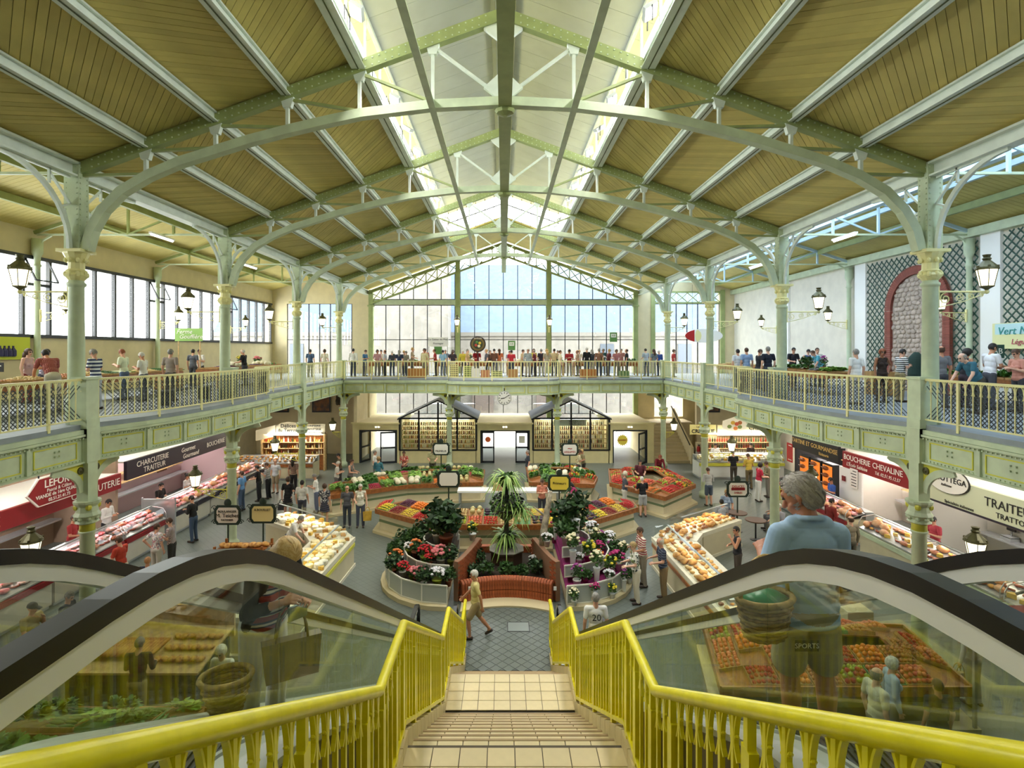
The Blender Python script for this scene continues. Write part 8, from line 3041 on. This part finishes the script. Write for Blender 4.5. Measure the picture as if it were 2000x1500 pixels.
def fine_hair(seed, colour, hl, n=900, L=.05, long_=False, lowest=-.06):
    """close-set hair locks over a scalp shell"""
    rnd = random.Random(seed)
    b = MB()
    e = MB().ell((0, .014, .026), (.087, .107, .106), 24, 16)
    fs = []
    for f in e.f:
        c = [sum(e.v[i][k] for i in f) / len(f) for k in range(3)]
        if not (c[1] < -.045 and c[2] < .085) and c[2] > lowest and not (abs(c[0]) > .06 and c[1] < .015 and c[2] < .03 and not long_):
            fs.append(f)
    b.add(e.v, fs)
    for i in range(n):
        a, u = rnd.uniform(0, 2 * PI), rnd.uniform(-.75, 1)
        q = math.sqrt(max(0, 1 - u * u))
        p = Vector((.087 * q * math.cos(a), .014 + .107 * q * math.sin(a), .026 + .106 * u))
        if p.y < -.05 and p.z < .08 or p.z < lowest + .01 or (abs(p.x) > .06 and p.y < .02 and p.z < .03 and not long_):
            continue
        nrm = Vector((p.x / .087 ** 2, (p.y - .014) / .107 ** 2, (p.z - .026) / .106 ** 2)).normalized()
        down = Vector((0, .35, -1)) if p.y > -.02 else Vector((.4 * (1 if p.x > 0 else -1), .6, .1))
        t = (down - nrm * down.dot(nrm)).normalized()
        sd = t.cross(nrm) * rnd.uniform(.003, .006)
        l = L * rnd.uniform(.7, 1.3)
        b.cur = i % 2
        p1, p2 = p + t * l * .55 + nrm * .014, p + t * l + nrm * (.004 if not long_ else .008)
        def onto(v, k):
            w_ = Vector((v.x / .087, (v.y - .014) / .107, (v.z - .026) / .106))
            w_ = w_.normalized() * k
            return Vector((w_.x * .087, w_.y * .107 + .014, w_.z * .106 + .026))
        if p2.z > lowest + .02:
            p1, p2 = onto(p1, 1.05 + rnd.uniform(0, .05)), onto(p2, 1.04 + rnd.uniform(0, .04))
        b.add([p - sd + nrm * .002, p + sd + nrm * .002, p1 + sd, p1 - sd, p2 + sd * .3, p2 - sd * .3], [(0, 1, 2, 3), (3, 2, 4, 5)])
    b.cur = 0
    return b.mesh('hair', [mat('hair_base_' + colour, colour, .55), mat('hair_light_' + hl, hl, .5)], True)


h = ob('hair', fine_hair(3, '#968e85', '#aaa298', 2200, .05), man, hc)
h.rotation_euler = HR.to_euler()
h.scale = (1.17, 1.17, 1.17)
pt = ob('printed_patch', MB().box(-.075, -.002, -.035, .075, .002, .035).mesh('printed_patch', m_black), man, (.09, .148, .74), (0, 0, PI))
tx = text(None, 'SPORTS', (0, 0, 0), 0, .045, m_letter, ext=.001)
tx.parent = pt
tx.location = (0, -.004, 0)

# wicker shopping basket on the rider's arm
m_wick = mat('wicker', '#a5824a', .8, var=.2, scale=25, bump=.6)
m_wick2 = mat('wicker_pale', '#c6a76c', .8, var=.15, scale=25)


def basket(label, loc, r0, r1, h, rz=0, sy=.72, content=None, handle=True):
    t = thing('wicker_basket', label, 'basket', loc, rz)
    b = MB()
    n = int(h / .022)
    for i in range(n):
        z = h * (i + .5) / n
        r = r0 + (r1 - r0) * (i + .5) / n
        k = 28
        b.cur = i % 2
        b.tube([((r + .006 * (1 if (j + i) % 2 else -1)) * math.cos(2 * PI * j / k), sy * (r + .006 * (1 if (j + i) % 2 else -1)) * math.sin(2 * PI * j / k), z) for j in range(k)], .0125, 5, True)
    b.cur = 0
    b.build('woven_side', [m_wick, m_wick2], t, True, True)
    MB().lathe([(r0, .0), (r0, .02)], seg=20, sy=sy).build('base', m_wick, t, local=True)
    MB().tube([(r1 * math.cos(2 * PI * j / 28), sy * r1 * math.sin(2 * PI * j / 28), h) for j in range(28)], .02, 6, True).build('rim', m_wick2, t, True, True)
    if handle:
        MB().tube([(r1 * math.cos(PI * j / 14), 0, h + .26 * math.sin(PI * j / 14)) for j in range(15)], .014, 6).build('handle', m_wick2, t, True, True)
    if content:
        MB().lathe([(r0 * .9, h * .5), (r1 * .9, h * .96), (r1 * .5, h * 1.12), (.02, h * 1.2)], seg=14, sy=sy).build('contents', content, t, True, True)
    return t


basket('oval wicker basket hanging from the arm of the blue polo rider', (1.66, 3.45, 5.18), .13, .185, .25, .3, content=mat('bag_green_plastic', '#2f8a5c', .3), handle=True)


def hero_woman():
    B = Body()
    for s in (1, -1):
        hip, k, a = Vector((s * .088, 0, .9)), Vector((s * .1, -.02 - .03 * s, .49)), Vector((s * .11, .02, .085))
        B.cap(hip, k, .105, .082, BOT, 16)
        B.cap(k, a, .082, .075, BOT, 16)
        B.cap(a + Vector((0, .045, -.045)), a + Vector((s * .012, -.15, -.045)), .042, .036, SHOE)
    B.ball((0, .01, .9), (.175, .14, .12), BOT)
    lean = .36
    R = rotx(lean)
    T = lambda x, y, z: Vector((0, 0, .92)) + R @ Vector((x, y, z))
    for z, r in ((.05, (.172, .14, .12)), (.17, (.165, .13, .15)), (.3, (.165, .125, .14)), (.39, (.16, .11, .12))):
        B.ball(T(0, -.02, z), r, TOP, 18, 12)
    for q in (-1, 1):
        B.ball(T(q * .075, -.1, .3), (.078, .07, .075), TOP)
    # open dark cardigan over back, sides and shoulders
    for z, r in ((.06, (.18, .125, .12)), (.2, (.178, .12, .16)), (.34, (.176, .112, .14))):
        B.ball(T(0, .035, z), r, SHOE, 18, 12)
    for q in (-1, 1):
        B.cap(T(q * .145, -.03, .02), T(q * .12, -.06, .42), .05, .05, SHOE)
    B.cap(T(-.14, .015, .47), T(.14, .015, .47), .068, .068, SHOE, 16)
    B.cap(T(0, .015, .48), T(0, -.03, .6), .056, .053, SK, 14)
    for s, ed, wd in ((1, (.06, -.02, -.27), (-.06, -.25, -.2)), (-1, (.05, -.03, -.27), (-.08, -.25, -.17))):
        s0 = T(s * .17, .01, .465)
        e = s0 + Vector((s * ed[0], ed[1], ed[2]))
        w = s0 + Vector((s * wd[0], wd[1], wd[2]))
        B.cap(s0, e, .06, .052, SHOE, 14)
        B.cap(e, e.lerp(w, .55), .05, .044, SHOE, 14)
        B.cap(e, w, .04, .027, SK, 14)
        B.hand(w, w - e, Vector((-s * .7, 0, .7)), Vector((0, 0, -1)), .55)
    hc = T(0, -.1, .645)
    HR = rotx(.95)
    H = lambda x, y, z: hc + HR @ Vector((x, y, z))
    B.ball(H(0, .008, .02), (.077, .095, .098), SK, 18, 12, HR)
    B.ball(H(0, -.022, -.05), (.06, .07, .068), SK, 16, 12, HR)
    B.cap(H(0, -.085, .012), H(0, -.106, -.022), .011, .0145, SK)
    for q in (-1, 1):
        B.cap(H(q * .077, .01, .015), H(q * .08, .014, -.022), .014, .011, SK)
        B.ball(H(q * .032, -.083, .018), (.014, .011, .009), EYE_, rot=HR)
    B.cap(H(-.018, -.086, -.055), H(.018, -.086, -.055), .008, .008, LIP)
    return B.mesh('person', .0068, 3), hc, HR


YW, XW = 4.2, -1.86
ZW = MZ - TA * (YW + 0.1 - YT)
me, hc, HR = hero_woman()
wom = ob('person', me, None, (XW, YW, ZW), (0, 0, .95), .97)
stripes = pattern_mat('striped_jersey', 'stripe', '#efeae6', '#3a3a5c', 9.0, '#a8403c')
for i, m_ in enumerate((SKINS[0], stripes, mat('trousers_white', '#e6e8ee', .85, var=.04, scale=6), mat('cardigan_black', '#17171c', .85), m_eye, m_lip)):
    wom.material_slots[i].link = 'OBJECT'
    wom.material_slots[i].material = m_
tag(wom, 'blonde person in striped jersey, black cardigan and white trousers looking down on the up escalator', 'person')
h = ob('hair', fine_hair(8, '#cda768', '#ddbf84', 2400, .075, True, -.09), wom, hc)
h.rotation_euler = HR.to_euler()
h.scale = (1.08, 1.08, 1.08)


def bag_mesh(w, d, h, m_, flare=1.15):
    b = MB()
    b.add([(-w / 2, -d / 2, 0), (w / 2, -d / 2, 0), (w / 2, d / 2, 0), (-w / 2, d / 2, 0), (-w / 2 * flare, -d / 2 * .6, h), (w / 2 * flare, -d / 2 * .6, h), (w / 2 * flare, d / 2 * .6, h), (-w / 2 * flare, d / 2 * .6, h)],
          [(3, 2, 1, 0), (4, 5, 6, 7), (0, 1, 5, 4), (1, 2, 6, 5), (2, 3, 7, 6), (3, 0, 4, 7)])
    return b.mesh('bag_body', m_)


def bag(label, loc, w, d, h, hx, rz=0.0, cat='bag', name='shopping_bag', hh=.16):
    t = thing(name, label, cat, loc, rz)
    m_ = mat('bagcloth_' + hx, hx, .6, var=.08, scale=9)
    ob('bag_body', bag_mesh(w, d, h, m_), t)
    for s in (-1, 1):
        MB().tube([(w * .3 * math.cos(PI * j / 8), s * d * .28, h + hh * math.sin(PI * j / 8)) for j in range(9)], .009, 5).build('handle', m_, t, True, True)
    return t


bag('large taupe leather handbag hanging from the forearm of the striped jersey rider', (XW + .3, YW - .2, ZW + .58), .36, .14, .27, '#8c8476', .5, 'handbag', 'handbag', .24)
basket('tall tapering wicker basket carried by the striped jersey rider', (XW - .1, YW - .36, ZW + .3), .06, .17, .36, .3, .8, handle=False)
ph = thing('purse', 'small grey-green purse held open by the striped jersey rider', 'purse', (XW + .36, YW - .24, ZW + 1.06), .9)
MB().box(-.07, -.012, -.05, .07, .012, .05).build('wallet', mat('purse_grey', '#8fa39a', .5), ph, local=True)
MB().box(-.06, -.016, .03, .06, -.012, .045).build('zip', m_steelbrush, ph, local=True)

# bags and baskets in the crowd, at the hands that carry them
def at_hand(loc, rz, x=.27, y=-.05):
    return Vector((loc.x + x * math.cos(rz) - y * math.sin(rz), loc.y + x * math.sin(rz) + y * math.cos(rz), loc.z))


byl = {o['label']: o for o in bpy.data.objects if o.name.startswith('person') and o.parent is None}
for key, hx, nm, w, hgt in (('white-haired person in cream vest', '#c9a23a', 'yellow and red shopping bag of the cream-vested shopper', .3, .36), ('white-haired person in grey gilet', '#7fb4dc', 'blue and white carrier bag of the grey gilet shopper', .32, .38), ('person in long black dress', '#2a2628', 'black shoulder bag of the long dress shopper', .26, .28), ('person in white blouse carrying', '#b08c50', 'straw bag of the white blouse shopper', .3, .3), ('person in red polo shirt', '#d8b52c', 'yellow carrier bag of the red polo shopper', .26, .32)):
    for lb, o in byl.items():
        if lb.startswith(key):
            p = at_hand(o.location, o.rotation_euler.z)
            bag(nm, (p.x, p.y, .74 - hgt - .1), w, .14, hgt, hx, o.rotation_euler.z)
p = at(1250, 1000)
basket('round wicker basket on the floor at the chequered-shorts shopper feet', (p.x, p.y, 0), .16, .24, .26)
p = at(1288, 1003)
basket('brown wicker basket with red contents on the floor by the tomato stall', (p.x, p.y, 0), .17, .25, .24, content=mat('basket_red', '#8a2f28', .7))

m_stool = mat('stool_dark_wood', '#5c3d26', .5)
for lb, o in byl.items():
    if ' seated ' in lb:
        t = thing('stool', 'dark round stool under the %s' % ' '.join(lb.split(' seated')[0].split()[-4:]), 'stool', o.location)
        MB().lathe([(.17, .36), (.18, .37), (.18, .4), (.15, .41)], seg=14).build('seat', m_stool, t, local=True)
        for k in range(4):
            a = PI / 4 + k * PI / 2
            MB().tube([(.1 * math.cos(a), .1 * math.sin(a), .36), (.16 * math.cos(a), .16 * math.sin(a), 0)], .016, 6).build('leg', m_stool, t, local=True)
for k, (x, y) in enumerate(((9.0, 20.9), (9.3, 20.0))):
    t = thing('bistro_table', 'dark bistro table among the seated oyster eaters, %s' % ('with a plate' if k == 0 else 'with bottles'), 'table', (x, y, 0))
    MB().lathe([(.36, .7), (.37, .71), (.37, .74)], seg=18).build('top', m_stool, t, local=True)
    MB().lathe([(.2, 0), (.2, .02), (.03, .05), (.03, .7)], seg=12).build('pedestal', m_black, t, local=True)
t = thing('bread_rack', 'slatted brown bread rack behind the two ornamental post signs', 'rack', (-7.6, 15.9, 0))
for z in (.45, .85, 1.2):
    for y in (-.3, -.1, .1, .3):
        MB().box(-.7, y - .07, z, .7, y + .07, z + .025).build('slat', m_wood, t, local=True)
for x in (-.68, .68):
    for y in (-.34, .34):
        MB().box(x - .03, y - .03, 0, x + .03, y + .03, 1.35).build('post', m_wood, t, local=True)
for z in (.475, .875, 1.225):
    for i in range(8):
        piece(loaf, (-8.2 + i * .17, 15.9 + random.uniform(-.1, .1), z), random.uniform(0, 3), 'loaf on the slatted bread rack', 'loaves on the bread rack', .9)
# hanging hooks with sausages and cured hams in the butchers' shops
for k, y in enumerate((11.2, 13.4, 15.6, 17.8)):
    t = thing('hook_rail', 'steel hook rail with hanging sausages in the red-signed butcher shop, %s from the cream end' % ['fourth', 'third', 'second', 'first'][k], 'rail', (-15.6, y, 1.9))
    MB().bar((0, -.8, 0), (0, .8, 0), .03, .03).build('bar', m_steelbrush, t, local=True)
    for sgn in (-.75, .75):
        MB().bar((0, sgn, 0), (0, sgn, .5), .02, .02).build('hanger', m_steelbrush, t, local=True)
    for i in range(7):
        yy = -.66 + i * .22
        MB().tube([(0, yy, -.02), (.01, yy + .02, -.16), (0, yy, -.32)], [.018, .035, .02], 7).build('hanging_sausage', mat('sausage_skin', '#9c4a35'), t, True, True)
for k, y in enumerate((13.8, 17.3)):
    t = thing('steel_scale', 'steel deli scale on the Italian deli worktop, %s' % ('by the menu board' if k == 0 else 'under the oval sign'), 'scale', (16.15, y, .92))
    MB().box(-.15, -.18, 0, .15, .18, .1).build('body', m_grey, t, local=True)
    MB().box(-.14, -.17, .12, .14, .17, .14).build('pan', m_steelbrush, t, local=True)
    MB().box(.02, -.14, .3, .08, .14, .46).build('display', m_black, t, local=True)
    MB().bar((.05, 0, .1), (.05, 0, .32), .04, .04).build('pole', m_grey, t, local=True)
# plants and crates standing on the galleries
for k, (x, y, kd) in enumerate(((-13.4, 29.6, 'pink hydrangea'), (-13.2, 27.2, 'yellow lily'), (-13.0, 25.4, 'magenta flowering'), (12.4, 21.0, 'purple orchid'), (12.6, 22.6, 'green fern'), (12.7, 29.0, 'red geranium'), (-7.3, 35.8, 'green fern'), (-2.2, 35.8, 'cream lily'), (2.4, 35.8, 'orange gerbera'), (6.6, 35.8, 'white cyclamen'))):
    potted(kd, (x, y, MZ + .84), pot_t, 'on a gallery market table', 1.1)
for k, (x, y) in enumerate(((14.2, 20.0), (14.2, 20.7), (-14.6, 23.3), (-14.6, 24.0))):
    for q in range(3):
        c = ob('produce_crate', crate_mesh(.6, .42, .07, m_crate), None, (x, y, MZ + q * .3), (0, 0, 0), (1, 1, 4))
        tag(c, 'empty slatted crate stacked on the gallery floor by the %s' % ('stone arch' if x > 0 else 'ribbon window'), 'crate', 'stacked empty crates')

bpy.data.scenes.remove(TMPSC)
